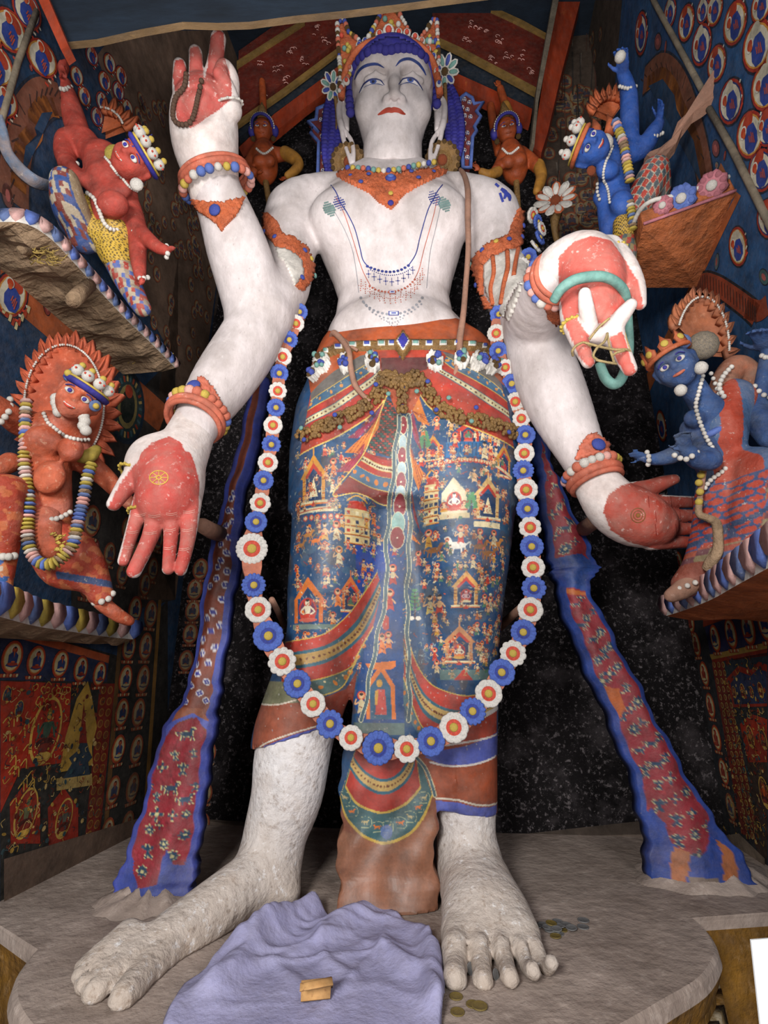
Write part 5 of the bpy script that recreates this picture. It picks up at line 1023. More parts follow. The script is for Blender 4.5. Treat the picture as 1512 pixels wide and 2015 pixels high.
def patch(name, bvh, poly, mats, parent, off=0.012, sp=4.0, jit=0.003, drop=0.02, fall=None):
    """raised relief covering a measured outline on a surface"""
    P = np.array(poly, float); x0, y0 = P.min(0); x1, y1 = P.max(0); nx = max(2, int((x1 - x0) / sp)); ny = max(2, int((y1 - y0) / sp))
    vid = {}; V = []; N = []
    def vert(i, j):
        if (i, j) in vid: return vid[(i, j)]
        x = x0 + (x1 - x0) * i / nx; y = y0 + (y1 - y0) * j / ny
        p, n = hit(bvh, x, y)
        if p is None: vid[(i, j)] = None; return None
        vid[(i, j)] = len(V); V.append(p + n * (off + random.uniform(-jit, jit))); N.append(n); return vid[(i, j)]
    F = []
    for i in range(nx):
        for j in range(ny):
            if inside(P, np.array(x0 + (x1 - x0) * (i + .5) / nx), np.array(y0 + (y1 - y0) * (j + .5) / ny)):
                q = [vert(i, j), vert(i + 1, j), vert(i + 1, j + 1), vert(i, j + 1)]
                if all(k is not None for k in q) and max(np.linalg.norm(V[q[k]] - V[q[k - 1]]) for k in range(4)) < max(.06, sp * .014): F.append(tuple(q))
    if not F: return None
    ed = {}
    for f in F:
        for k in range(4):
            a, b = f[k], f[(k + 1) % 4]; ed[(a, b)] = 1
    low = {}
    for (a, b) in list(ed):
        if (b, a) not in ed:
            for k in (a, b):
                if k not in low: low[k] = len(V); V.append(V[k] - N[k] * (off + drop)); N.append(N[k])
            F.append((b, a, low[a], low[b]))
    mb = MB(); mb.add(V, F); return mb.build(name, mats, parent)
def along(P, n):
    P = np.array(P, float); S_ = spline(P, 8) if len(P) > 2 else P; L = np.concatenate([[0], np.cumsum(np.linalg.norm(np.diff(S_, axis=0), axis=1))])
    return np.stack([np.interp(np.linspace(0, L[-1], n), L, S_[:, i]) for i in range(P.shape[1])], 1)
def rope(name, pts, m, parent, n=8, sub=6, flat=1.0):
    A_ = spline(np.array([list(at(*p[:3])) + [p[3] * mpp(*p[:3])] for p in pts]), sub); mb = MB(); mb.tube(A_[:, :3], A_[:, 3] * (1.5 if flat < 1 else 1), n, flat=flat); return mb.build(name, m, parent)
C1 = lambda x, y: (600 + x * .2646, y * .2646)
C2 = lambda x, y: (480 + x * .4233, 360 + y * .4233)
C8 = lambda x, y: (560 + x * .3307, 620 + y * .3307)
# ------------------------------------------------------------------ face paint
fp = MB()
eyeW, eyeB, lip, brow, shade = hexc('#E6DEDC'), hexc('#1E2E6C'), hexc('#A53A28'), hexc('#243A78'), hexc('#2F4A8C')
for e in ([(757, 168, .6), (748, 161.5, 3.0), (734, 160, 4.2), (720, 167, 4.0), (709, 184, .6)], [(784, 167, .6), (792, 160, 3.0), (807, 157.5, 4.2), (821, 164, 4.0), (831, 178, .6)]):
    drape_strip(fp, HEAD, [p[:2] for p in e], [p[2] for p in e], 0.0015, eyeW, step=2, cross=4)
for x, y in ((735, 160), (808, 157.5)): drape_disc(fp, HEAD, x, y, 6.6, 5.2, off=0.0030, col=hexc('#3A55A0'), n=14, rings=2); drape_disc(fp, HEAD, x, y, 3.2, 2.8, off=0.004, col=hexc('#141A40'), n=10)
for e in ([(757, 168), (748, 158), (734, 155.5), (719, 163), (708, 184)], [(784, 167), (792, 156.5), (807, 153), (821, 160), (832, 179)]): drape_strip(fp, HEAD, e, [.7, 1.3, 1.6, 1.6, .6], 0.0035, eyeB, step=2)
for e in ([(755, 168.5), (744, 166), (730, 166), (717, 173)], [(786, 167.5), (798, 164), (812, 164), (824, 170)]): drape_strip(fp, HEAD, e, [.4, .7, .7, .4], 0.0035, shade, step=2)
for e in ([(699, 157), (704, 145), (713, 134), (727, 127), (743, 126), (757, 133)], [(779, 131), (789, 120), (806, 116.5), (822, 124), (832, 136), (838, 148)]): drape_strip(fp, HEAD, e, [.8, 2.0, 2.6, 2.8, 2.4, .6] if e[0][0] < 770 else [.6, 2.4, 2.8, 2.6, 2.0, .8], 0.003, brow, step=2)
drape_strip(fp, HEAD, [(744, 226.5), (751, 223), (759, 218.5), (766, 216.5), (771, 217.5), (776, 216), (785, 218), (792, 222.5), (798, 225.5)], [1.0, 3.2, 4.6, 5.4, 5.2, 5.4, 4.6, 3.2, 1.0], 0.002, lip, step=2, cross=4)
o = fp.build('painted_face_features', INK, head, col=True); o['label'] = 'blue painted brows and eyes and red lips'
# ------------------------------------------------------------------ hair, ears
Hf = Field(HC - np.array([.40, .46, .40]), HC + np.array([.40, .46, .46]), 0.009)
Hf.ell(H(0, .06, .16), np.array([.285, .285, .34]) * HS3, HR); Hf.clip(H(0, -.10, .26), HR @ np.array([0, -1, -.62]))
V, Q = Hf.surface(2); hair = link_mesh('hair', raw_mesh('hair', V, Q), ULTRA, statue); hair['label'] = 'ultramarine blue hair'
hl = along([(690, 222), (688, 190), (693, 155), (704, 126), (722, 107), (745, 98), (763, 102), (785, 97), (812, 100), (835, 115), (849, 138), (857, 170), (860, 205)], 30)
for i, (x, y) in enumerate(hl):
    p, n = hit(HEAD, x, y)
    if p is None: p = at(x, y, 2.10); n = np.array([0, -.8, -.5])
    bead('hair_curl', p + n * .004, 0.026, ULTRA, hair, n, .9)
patch('hair_front', HEAD, [tuple(p) for p in hl[4:-4]] + [(850, 95), (830, 66), (795, 52), (763, 48), (730, 54), (705, 74), (694, 100)], ULTRA, hair, .010, 4, .001)
def ear(sx, xs):
    E = Field((min(at(x, 260, 2.2)[0] for x, y in xs) - .12, 1.95, 2.9), (max(at(x, 260, 2.2)[0] for x, y in xs) + .12, 2.45, 4.3), 0.0065)
    x0 = xs[0][0]
    def q(dx, y, Y, r): return S(x0 + sx * dx, y, Y, r)
    E.chain([q(-4, 262, 2.14, 5), q(5, 250, 2.14, 6.2), q(9, 225, 2.16, 6.2), q(8, 205, 2.17, 6.2), q(1, 194, 2.17, 6), q(-7, 198, 2.15, 5.5), q(-9, 212, 2.13, 5)], k=.006)   # rim
    E.ell(at(x0 - sx * 2, 228, 2.18), np.array([9 * mpp(x0, 228, 2.18), .02, .085]), None, .008)
    E.chain([q(-6, 205, 2.18, 6), q(-4, 235, 2.17, 7), q(-5, 255, 2.16, 6)], k=.006)
    E.chain([q(6, 240, 2.14, 4.5), q(2, 268, 2.13, 5), q(-4, 290, 2.12, 4.2), q(-10, 308, 2.11, 4), q(-15, 322, 2.11, 5)], k=.01)
    E.chain([q(-5, 262, 2.14, 4), q(-15, 278, 2.12, 4.5), q(-19, 300, 2.11, 4.5), q(-18, 320, 2.11, 5)], k=.01)
    V, Q = E.surface(2); o = link_mesh('ear', raw_mesh('ear', V, Q), WHITE, statue)
    mb = MB(); P = [at(x0 + sx * dx, y, 2.185) for dx, y in ((-2, 208), (1, 222), (0, 240), (-3, 255))]; mb.tube(P, [.008, .016, .015, .008], 8); i_ = mb.build('ear_hollow', ORANGE, o)
    return o
ear(-1, [(677, 0)]); ear(1, [(866, 0)])
def earring(px, py, Y, r):
    c = at(px, py, Y); R = r * mpp(px, py, Y); M = frame(-ray(px, py) * np.array([1, 1, .6])); mb = MB()
    mb.lathe([(R * .25, -.01), (R, -.012), (R, .012), (R * .82, .02), (R * .72, .008), (R * .5, .012), (R * .42, .03), (R * .1, .034)], c, M, 24)
    o = mb.build('earring', GOLDC, statue)
    for k in range(18): a = 2 * math.pi * k / 18; bead('earring_bead', c + M @ np.array([R * .93 * math.cos(a), R * .93 * math.sin(a), .016]), R * .13, GOLDC, o)
    bead('earring_stone', c + M @ np.array([0, 0, .03]), R * .3, ORANGE, o)
earring(686, 322, 2.17, 34); earring(871, 318, 2.17, 34)
def lock(pts, name='hair_lock'):
    A_ = along([list(at(x, y, Y)) + [r * mpp(x, y, Y)] for x, y, Y, r in pts], 26); mb = MB(); mb.tube(A_[:, :3], A_[:, 3], 10, flat=.6)
    for i, a in enumerate(A_):
        for k in (-1, 0, 1): mb.ball(a[:3] + np.array([k * a[3] * .65, -a[3] * .45, 0]), (a[3] * .42, a[3] * .3, a[3] * .45), 6, 4)
    o = mb.build(name, ULTRA, hair)
lock([(668, 172, 2.24, 14), (660, 215, 2.25, 20), (655, 270, 2.26, 21), (652, 310, 2.26, 18), (650, 345, 2.26, 9)]); lock([(872, 165, 2.24, 14), (884, 205, 2.25, 20), (893, 255, 2.26, 21), (894, 300, 2.26, 17), (892, 330, 2.26, 9)])
# ------------------------------------------------------------------ crown
cb = along([(672, 190, 2.06), (676, 160, 2.04), (686, 130, 2.0), (703, 103, 1.97), (730, 86, 1.95), (765, 80, 1.94), (800, 82, 1.95), (828, 95, 1.97), (848, 118, 2.0), (860, 150, 2.04), (866, 185, 2.06)], 40)
mb = MB(); mb.tube([at(*p) for p in cb], [7 * mpp(*p) for p in cb], 8, flat=1.6); crown = mb.build('crown', ORANGE, statue); crown['label'] = 'jewelled crown of orange clay with leaf points'
def crown_leaf(poly, Y, seed):
    r_ = random.Random(seed); f = [at(x, y, Y) for x, y in poly]; mb = MB(); mb.prism(f, [p + np.array([0, .035, .012]) for p in f], 0); o = mb.build('crown_leaf', ORANGE, crown, smooth=False)
    for (x0, y0), (x1, y1) in zip(poly, poly[1:] + poly[:1]):
        n = max(2, int(math.hypot(x1 - x0, y1 - y0) / 6))
        for k in range(n): t = k / n; bead('jewel', at(x0 + (x1 - x0) * t, y0 + (y1 - y0) * t, Y - .012), r_.uniform(.010, .016), r_.choice([CHALK, CHALK, YELLOW, GOLDC, SALMON, BLUE]), o)
    P = np.array(poly); c = P.mean(0)
    for k in range(7):
        q = c + (P[r_.randrange(len(P))] - c) * r_.uniform(0, .6); bead('jewel', at(q[0], q[1], Y - .01), r_.uniform(.010, .018), r_.choice([CHALK, BLUE, REDP, GREENP, YELLOW]), o)
crown_leaf([(668, 178), (670, 140), (666, 90), (664, 48), (676, 36), (686, 62), (706, 78), (712, 88), (697, 112), (688, 146)], 2.03, 1)
crown_leaf([(726, 72), (738, 50), (750, 26), (768, 12), (784, 24), (798, 46), (806, 62), (790, 72), (766, 64), (742, 70)], 1.99, 2)
crown_leaf([(826, 76), (840, 58), (852, 38), (860, 40), (862, 80), (864, 120), (858, 130), (850, 108), (840, 92)], 2.03, 3)
for x, y, r in ((682, 160, 7), (688, 135, 7), (698, 107, 7), (707, 90, 7), (719, 82, 7), (747, 68, 8), (765, 62, 12), (785, 65, 8), (801, 66, 8), (817, 74, 8), (830, 82, 7.5), (842, 98, 7), (853, 112, 7), (860, 140, 6), (864, 165, 6)):
    Y = 1.93 + abs(x - 766) * .0009; p = at(x, y, Y); s_ = mpp(x, y, Y); nn = -ray(x, y) + np.array([0, 0, -.2])
    g = bead('crown_rosette', p, r * s_, CHALK, crown, nn, .45); bead('crown_stone', p + np.array([0, -.012, -.006]), r * s_ * .55, random.choice([REDP, BLUE, SALMON, REDP]), crown, nn, .8)
# lotus blossoms beside the crown
def lotus(name, px, py, Y, r, pm, parent, centre, tilt=(0, 0, 0), n=9, stem=None, pm2=None):
    c = at(px, py, Y); R = r * mpp(px, py, Y); M = frame(-ray(px, py) + np.array(tilt)); mb = MB()
    mb.lathe([(R * .1, -R * .55), (R * .4, -R * .4), (R * .62, -R * .12), (R * .5, -R * .05), (R * .1, -R * .15)], c, M, 14); o = mb.build(name, GOLDC if pm is not CHALK else MUD, parent)
    for k in range(n):
        a = 2 * math.pi * (k + .5) / n; d = M @ np.array([math.cos(a), math.sin(a), .25]); t = M @ np.array([-math.sin(a), math.cos(a), 0]); q = MB()
        MM = np.stack([d / np.linalg.norm(d), t, np.cross(d / np.linalg.norm(d), t)], 1); q.ball(c + d * R * .62, (R * .46, R * .26, R * .07), 8, 6, M=MM); pt = q.build('petal', pm if (pm2 is None or k % 2) else pm2, o)
        q = MB(); q.ball(c + d * R * .64 + np.cross(d, t) * R * .05, (R * .34, R * .15, R * .06), 8, 6, M=MM); q.build('petal_face', (BLUE if k % 2 else GREENP) if pm is CHALK and centre is GOLDC else PINK if False else pm if pm is not CHALK else CHALK, pt)
    bead('seed_pod', c + M @ np.array([0, 0, R * .12]), R * .25, centre, o)
    return o
lotus('lotus_blossom', 655, 172, 2.12, 25, CHALK, statue, GOLDC, (.2, 0, .5)); lotus('lotus_blossom', 876, 142, 2.12, 28, CHALK, statue, GOLDC, (-.1, 0, .6))
rope('lotus_stem', [(660, 190, 2.14, 4), (664, 230, 2.2, 4), (662, 300, 2.28, 4), (660, 345, 2.3, 4)], GOLDC, statue); rope('lotus_stem', [(876, 165, 2.14, 4), (878, 220, 2.2, 4), (880, 300, 2.28, 4), (880, 340, 2.3, 4)], GOLDC, statue)
# upright spotted ribbon ends behind the shoulders
SPOT = mat('red_spotted_ribbon', '#7A3030', 0.7, var='#5E2426', vscale=10, bump=0.4, bscale=40)
def ribbon_end(outline, Y, spots, edge=BLUE):
    f = [at(x, y, Y) for x, y in outline]; mb = MB(); mb.prism(f, [p + np.array([0, .04, 0.01]) for p in f]); o = mb.build('ribbon_end', SPOT, statue, smooth=False)
    m2 = MB(); m2.tube(f, [4 * mpp(x, y, Y) for x, y in outline], 6, closed=True); m2.build('ribbon_border', PERI, o)
    for x, y in spots:
        q = MB(); M = frame(-ray(x, y)); q.lathe([(.014, 0), (.013, .006), (.004, .008)], at(x, y, Y - .003), M, 8); s_ = q.build('ribbon_spot', CHALK, o)
        for k in range(4): a = k * math.pi / 2 + .4; bead('spot_petal', at(x, y, Y - .009) + M @ np.array([.007 * math.cos(a), .007 * math.sin(a), 0]), .0042, ULTRA, s_, n=6, rings=4)
ribbon_end([(626, 345), (628, 280), (612, 262), (616, 250), (630, 262), (607, 240), (622, 236), (624, 215), (640, 208), (650, 215), (646, 250), (645, 300), (644, 345)], 2.30, [(638, 222), (632, 236), (640, 248), (634, 268), (637, 285), (636, 302), (638, 320), (636, 336)])
ribbon_end([(912, 330), (908, 250), (903, 235), (905, 195), (917, 185), (930, 194), (934, 205), (951, 202), (938, 220), (946, 230), (934, 250), (938, 258), (930, 270), (926, 330)], 2.30, [(914, 196), (924, 202), (910, 212), (920, 216), (915, 228), (926, 230), (914, 243), (920, 262), (914, 274), (922, 282), (914, 296), (920, 310)])
# ------------------------------------------------------------------ chest painting (flat paint on the whitewash)
cp = MB(); cb_, cr_, cg_, cgr = hexc('#26337E'), hexc('#B8604C'), hexc('#8C8C92'), hexc('#6F8884')
def stroke(L, w, col): drape_strip(cp, BODY, [C2(*p) for p in L], w, 0.0015, col, step=5, cross=1)
def dots(L, n, r, col, f=C2, jit=0):
    for x, y in along(L, n):
        q = f(x + random.uniform(-jit, jit), y + random.uniform(-jit, jit)); drape_disc(cp, BODY, q[0], q[1], r, r * .85, off=0.0018, col=col, n=8)
stroke([(405, 10), (430, 45), (450, 95), (475, 130), (515, 210), (540, 300), (555, 360), (585, 395)], 1.0, cb_); stroke([(925, 8), (900, 40), (880, 80), (855, 130), (820, 250), (800, 330), (765, 385)], 1.0, cb_)
stroke([(430, 70), (470, 150), (510, 270), (550, 400), (590, 480)], .7, cr_); stroke([(900, 70), (880, 160), (840, 300), (815, 400), (790, 455)], .7, cr_)
stroke([(420, 130), (470, 220), (505, 310), (525, 420), (535, 510)], .6, cg_); stroke([(915, 110), (890, 220), (865, 330), (850, 490)], .6, cg_)
dots([(575, 388), (610, 402), (650, 412), (690, 414), (730, 405), (765, 385)], 12, 3.2, cb_); dots([(590, 405), (640, 425), (690, 430), (740, 420), (780, 395)], 22, 1.3, cb_)
for x, y in along([(580, 408), (630, 432), (685, 445), (740, 430), (785, 390)], 9): dots([(x, y), (x + 1, y + 32)], 6, 1.1, cb_); dots([(x - 8, y + 16), (x + 9, y + 16)], 4, 1.1, cb_)
dots([(586, 480), (620, 500), (660, 508), (690, 508), (730, 498), (765, 480), (795, 450)], 16, 2.4, cr_)
for x, y in along([(545, 470), (600, 505), (645, 525), (690, 530), (740, 520), (790, 490), (830, 420)], 15): dots([(x, y - 20), (x, y + 30)], 6, 1.2, cr_, jit=2); dots([(x - 9, y + 8), (x + 9, y + 8)], 3, 1.0, cr_)
dots([(545, 535), (570, 570), (620, 600), (690, 612), (750, 600), (800, 570), (830, 535)], 17, 3.0, cg_); dots([(560, 560), (610, 610), (690, 632), (770, 605), (825, 565)], 17, 2.2, cg_); dots([(640, 632), (690, 650), (740, 630)], 9, 1.5, cg_); dots([(670, 648), (700, 670), (720, 648)], 7, 1.3, cg_); dots([(690, 655), (712, 688)], 4, 1.1, cg_)
for x, y, w, h_, c1 in ((690, 509, 15, 9, cr_), (697, 607, 24, 10, cb_)):
    drape_strip(cp, BODY, [C2(x - w, y), C2(x + w, y)], h_ * .42, .002, c1, step=3); drape_strip(cp, BODY, [C2(x - w * .8, y), C2(x + w * .8, y)], h_ * .3, .003, hexc('#C9CBE0'), step=3); drape_strip(cp, BODY, [C2(x - w * .45, y), C2(x + w * .45, y)], h_ * .12, .004, hexc('#3A4690'), step=3)
for gx, gy, col, r in ((445, 95, cb_, 1.7), (886, 72, cb_, 1.7), (398, 122, cgr, 2.6), (932, 100, cgr, 2.6)):
    for i in range(-3, 4):
        for j in range(-3, 4):
            x = gx + j * 7 + i * 4.5; y = gy + i * 10 - j * 2
            if abs(i) + abs(j) < 5: q = C2(x, y); drape_disc(cp, BODY, q[0], q[1], r * (1 - .1 * abs(i)), off=.0018, col=col, n=7)
for L in ([(986, 372), (996, 380), (992, 392)], [(975, 362), (982, 368)], [(990, 376), (1002, 386), (1003, 396)], [(984, 380), (990, 398)]): drape_strip(cp, BODY, L, [3, 4, 2] if len(L) == 3 else 2.5, .002, hexc('#3A48A8'), step=3)
o = cp.build('painted_necklaces', INK, statue, col=True); o['kind'] = 'stuff'; o['label'] = 'dotted blue, red and grey necklaces painted on the chest'
# ------------------------------------------------------------------ modelled collar
col_poly = [C1(*p) for p in ((230, 1310), (330, 1362), (400, 1398), (480, 1442), (545, 1503), (590, 1530), (640, 1560), (690, 1510), (750, 1442), (850, 1385), (950, 1335), (1050, 1292), (1000, 1262), (900, 1276), (800, 1296), (640, 1308), (500, 1302), (400, 1288), (300, 1278))]
collar = patch('collar', ALLB, col_poly, ORANGE, statue, 0.018, 3.0, 0.007); collar['label'] = 'pointed orange clay collar set with beads'
for i, (x, y) in enumerate(along([(330, 1283), (455, 1288), (530, 1300), (607, 1304), (700, 1293), (777, 1276), (845, 1260), (905, 1248), (950, 1240)], 18)):
    p, n = hit(ALLB, *C1(x, y)); 
    if p is not None: bead('collar_bead', p + n * .022, .0145, [BLUE, YELLOW, GREENP, SALMON, BLUE, GREENP, YELLOW, CHALK][i % 8], collar)
for x, y, r, m in ((640, 1362, 11, BLUE), (418, 1385, 5, BLUE), (477, 1332, 5, BLUE), (845, 1357, 5, BLUE), (790, 1310, 5, BLUE), (640, 1467, 5, YELLOW), (640, 1535, 6, ULTRA), (950, 1308, 4, BLUE), (345, 1340, 4, BLUE)):
    q = C1(x, y); p, n = hit(ALLB, *q)
    if p is not None: bead('collar_stone', p + n * .024, r * mpp(*q, p[1]), m, collar, n, .5, 14, 8)
p, n = hit(ALLB, *C1(640, 1362)); bead('collar_stone', p + n * .032, 7 * mpp(769, 360, p[1]), PERI, collar, n, .5, 14, 8)
# ------------------------------------------------------------------ bracelets: two rings, a row of beads, a pointed leaf
def bracelet(c, axis, r, leaf, bvh, flip=False, nb=26, stone=None, seed=0, beadoff=0.03, r2=None):
    rr = random.Random(seed); c = np.array(c, float); a = np.array(axis, float); a /= np.linalg.norm(a); M = frame(a, (0.1, 1, 0.2))
    mb = MB()
    for o_, t in ((0.0, .016), (.022, .010), (-.018, .009)): mb.tube([c + a * o_ + M @ np.array([math.cos(g) * r, math.sin(g) * r, 0]) for g in np.linspace(0, 2 * math.pi, 40, endpoint=False)], t, 8, closed=True)
    o = mb.build('bracelet', SALMON, statue)
    for k in range(nb):
        g = 2 * math.pi * k / nb; p = c - a * beadoff + M @ np.array([math.cos(g) * (r + .006), math.sin(g) * (r + .006), 0])
        bead('bracelet_bead', p, rr.uniform(.016, .021), rr.choice([YELLOW, PERI, SALMON, SALMON, CHALK, YELLOW, PERI, PINK]), o)
    if leaf:
        lf = patch('bracelet_leaf', bvh, leaf, ORANGE if flip else SALMON, o, .016, 2.6, .006)
        if stone:
            p, n = hit(bvh, *stone)
            if p is not None: bead('bracelet_stone', p + n * .024, .026, BLUE, o, n, .5, 12, 6)
    return o
bracelet(at(424, 352, 1.735), at(413, 320, 1.70) - at(446, 425, 1.80), .148, [(378, 392), (400, 398), (440, 402), (478, 392), (470, 418), (458, 432), (446, 444), (438, 456), (430, 444), (416, 432), (392, 414)], ALLB, True, 26, (428, 420), 1)
bracelet(at(385, 824, 1.72), at(370, 866, 1.68) - at(420, 780, 1.78), .100, [(345, 795), (352, 782), (378, 760), (398, 746), (408, 752), (418, 766), (430, 790), (432, 806), (416, 798), (396, 784), (376, 780)], ALLB, False, 24, (386, 768), 2)
bracelet(at(1097, 546, 1.43), at(1112, 530, 1.40) - at(1076, 574, 1.55), .082, [(1075, 596), (1092, 602), (1104, 612), (1104, 628), (1092, 636), (1078, 622)], ALLB, True, 22, None, 3)
bracelet(at(1170, 940, 1.77), at(1184, 968, 1.77) - at(1140, 882, 1.80), .092, [(1136, 906), (1142, 880), (1156, 858), (1168, 856), (1188, 868), (1204, 888), (1206, 902), (1190, 898), (1170, 896), (1150, 902)], ALLB, False, 22, (1173, 882), 4)
# armlets
al_ = patch('armlet', ALLB, [(512, 424), (527, 420), (548, 440), (557, 464), (580, 472), (603, 491), (614, 525), (611, 550), (594, 573), (580, 563), (600, 540), (594, 510), (570, 492), (545, 487), (520, 454)], ORANGE, statue, .016, 3, .006)
wf = patch('armlet_panel', ALLB, [(545, 488), (570, 494), (592, 512), (596, 540), (580, 562), (572, 540), (560, 515), (548, 505)], CHALK, al_, .009, 3, .002)
for x, y, m in ((527, 458, BLUE), (545, 472, BLUE), (596, 498, BLUE), (607, 512, YELLOW), (613, 543, GREENP), (590, 550, BLUE)):
    p, n = hit(ALLB, x, y)
    if p is not None: bead('armlet_stone', p + n * .02, .013, m, al_, n, .6)
ar_ = patch('armlet', ALLB, [(928, 530), (940, 505), (960, 486), (985, 474), (1000, 466), (1006, 445), (1018, 414), (1034, 424), (1044, 452), (1044, 480), (1020, 488), (996, 494), (968, 506), (952, 524), (954, 552), (952, 580), (970, 606), (958, 610), (942, 574), (932, 548)], ORANGE, statue, .02, 3, .007)
patch('armlet_panel', ALLB, [(954, 522), (968, 508), (996, 496), (1040, 490), (1036, 530), (1022, 580), (1004, 630), (985, 618), (968, 596), (956, 570)], CHALK, ar_, .008, 3.5, .002)
for L in ([(972, 508), (975, 540), (970, 570), (975, 600)], [(998, 498), (1000, 530), (995, 560), (990, 600)], [(1018, 492), (1014, 520), (1012, 545)]):
    P = [hit(ALLB, *q) for q in L]; P = [p + n * .012 for p, n in P if p is not None]
    if len(P) > 2: mb = MB(); mb.tube(spline(P, 5), .011, 6); mb.build('armlet_rib', ORANGE, ar_)
for x, y, m in ((935, 520, GREENP), (955, 498, BLUE), (978, 484, YELLOW), (1000, 480, BLUE), (1020, 472, BLUE), (1032, 480, YELLOW), (1022, 448, BLUE), (1030, 466, YELLOW), (946, 560, BLUE)):
    p, n = hit(ALLB, x, y)
    if p is not None: bead('armlet_stone', p + n * .026, .013, m, ar_, n, .6)
# ------------------------------------------------------------------ belt, hip ornaments, gold scrollwork, pendant
belt_line = [C8(*p) for p in ((215, 262), (260, 235), (350, 208), (500, 193), (700, 187), (900, 187), (1100, 194), (1220, 222))]
bl = along(belt_line, 60); up = [(x, y - 6.5) for x, y in bl]; dn = [(x, y + 6.5) for x, y in bl[::-1]]
belt = patch('belt', ALLB, up + dn, GOLDC, statue, .022, 2.6, .001); belt['label'] = 'gold belt with inlaid blue and green tiles'
for i, (x, y) in enumerate(((265, 232), (335, 210), (415, 198), (497, 195), (580, 193), (640, 191), (778, 191), (858, 192), (940, 192), (1025, 192), (1105, 196), (1175, 207))):
    q = C8(x, y); w = 7 if 300 < x < 1120 else 4
    t = patch('belt_tile', ALLB, [(q[0] - w, q[1] - 4), (q[0] + w, q[1] - 4), (q[0] + w, q[1] + 4), (q[0] - w, q[1] + 4)], CHALK, belt, .028, 2.6, .0)
    if t: patch('tile_stone', ALLB, [(q[0] - w * .66, q[1] - 2.4), (q[0] + w * .66, q[1] - 2.4), (q[0] + w * .66, q[1] + 2.4), (q[0] - w * .66, q[1] + 2.4)], BLUE if i % 2 else GREENP, belt, .034, 1.6, .0)
def diamond(cx, cy, w, h): return [(cx, cy - h), (cx + w, cy), (cx, cy + h), (cx - w, cy)]
bk = patch('belt_buckle', ALLB, diamond(793, 686, 17, 23), GOLDC, belt, .040, 2.2, .001); patch('buckle_rim', ALLB, diamond(793, 686, 12, 17), CHALK, bk, .046, 2.0, 0); patch('buckle_stone', ALLB, diamond(793, 686, 9.5, 14), ULTRA, bk, .052, 1.8, 0)
rr = random.Random(5)
for x, y, w, h_, ro in ((232, 300, 42, 62, .5), (185, 370, 22, 36, .5), (362, 300, 34, 56, .2), (525, 290, 46, 62, -.1), (895, 288, 48, 60, -.6), (1050, 280, 44, 50, -.4), (1150, 290, 52, 50, -.7), (1235, 318, 44, 40, -.8)):
    pl = []
    for k in range(14):
        a = 2 * math.pi * k / 14; e = 1 + .18 * (k % 2); X = w * .85 * math.cos(a) * e; Yv = h_ * .85 * math.sin(a) * e; pl.append(C8(x + X * math.cos(ro) - Yv * math.sin(ro), y + X * math.sin(ro) + Yv * math.cos(ro)))
    hp = patch('hip_ornament', ALLB, pl, CHALK, statue, .028, 2.4, .006)
    if not hp: continue
    for k in range(9):
        q = C8(x + rr.uniform(-.6, .6) * w, y + rr.uniform(-.6, .6) * h_); p, n = hit(ALLB, *q)
        if p is not None: bead('ornament_stone', p + n * .036, rr.uniform(.009, .015), rr.choice([BLUE, GREENP, BLUE, GOLDC]), hp)
def scroll(line, hw, name, m, r0=4.4, dens=.62, off=.012, seed=1):
    r_ = random.Random(seed); P = along(line, 80); L = np.linalg.norm(np.diff(P, axis=0), axis=1).sum(); mb = MB()
    for k in range(int(L * hw * 2 / (r0 * r0 * .62) * dens)):
        t = r_.random() * 79; i = int(t); p = P[i] + (P[min(i + 1, 79)] - P[i]) * (t - i); d = P[min(i + 1, 79)] - P[max(i - 1, 0)]; d /= np.linalg.norm(d) + 1e-9
        s_ = r_.uniform(-1, 1) * hw; q = p + np.array([-d[1], d[0]]) * s_; w, n = hit(ALLB, *q)
        if w is not None: R = r_.uniform(.7, 1.25) * r0 * mpp(*q, w[1]); mb.ball(w + n * (off + .012 * (1 - abs(s_) / hw)), (R, R, R), 6, 4)
    o = mb.build(name, m, statue); o['kind'] = 'stuff'; return o

g1 = scroll([C8(*p) for p in ((95, 735), (200, 690), (300, 642), (400, 592), (500, 530), (560, 470), (590, 400))], 12, 'gold_scrollwork', GOLDC, seed=1)
g2 = scroll([C8(*p) for p in ((820, 395), (860, 470), (930, 560), (1000, 602), (1100, 625), (1200, 648), (1300, 685), (1368, 700))], 12, 'gold_scrollwork', GOLDC, seed=2)
g3 = scroll([C8(*p) for p in ((570, 400), (640, 390), (705, 410), (780, 385), (830, 390))], 15, 'gold_scrollwork', GOLDC, seed=3)
pd = scroll([C8(*p) for p in ((705, 430), (705, 500), (705, 570), (705, 600))], 10, 'gold_pendant', GOLDC, seed=4, off=.03)
for par, L in ((g1, ((540, 437, BLUE), (310, 615, BLUE), (515, 602, BLUE), (145, 757, BLUE), (335, 687, GREENP), (130, 690, GREENP))), (g2, ((860, 420, BLUE), (910, 585, BLUE), (1130, 572, BLUE), (1305, 712, BLUE), (1105, 652, GREENP), (980, 515, GREENP))), (pd, ((710, 450, BLUE), (706, 565, BLUE), (615, 490, GREENP), (795, 475, GREENP)))):
    for x, y, m in L:
        q = C8(x, y); p, n = hit(ALLB, *q)
        if p is not None: bead('inlaid_stone', p + n * .03, 5 * mpp(*q, p[1]), m, par, n, .7, 12, 6)
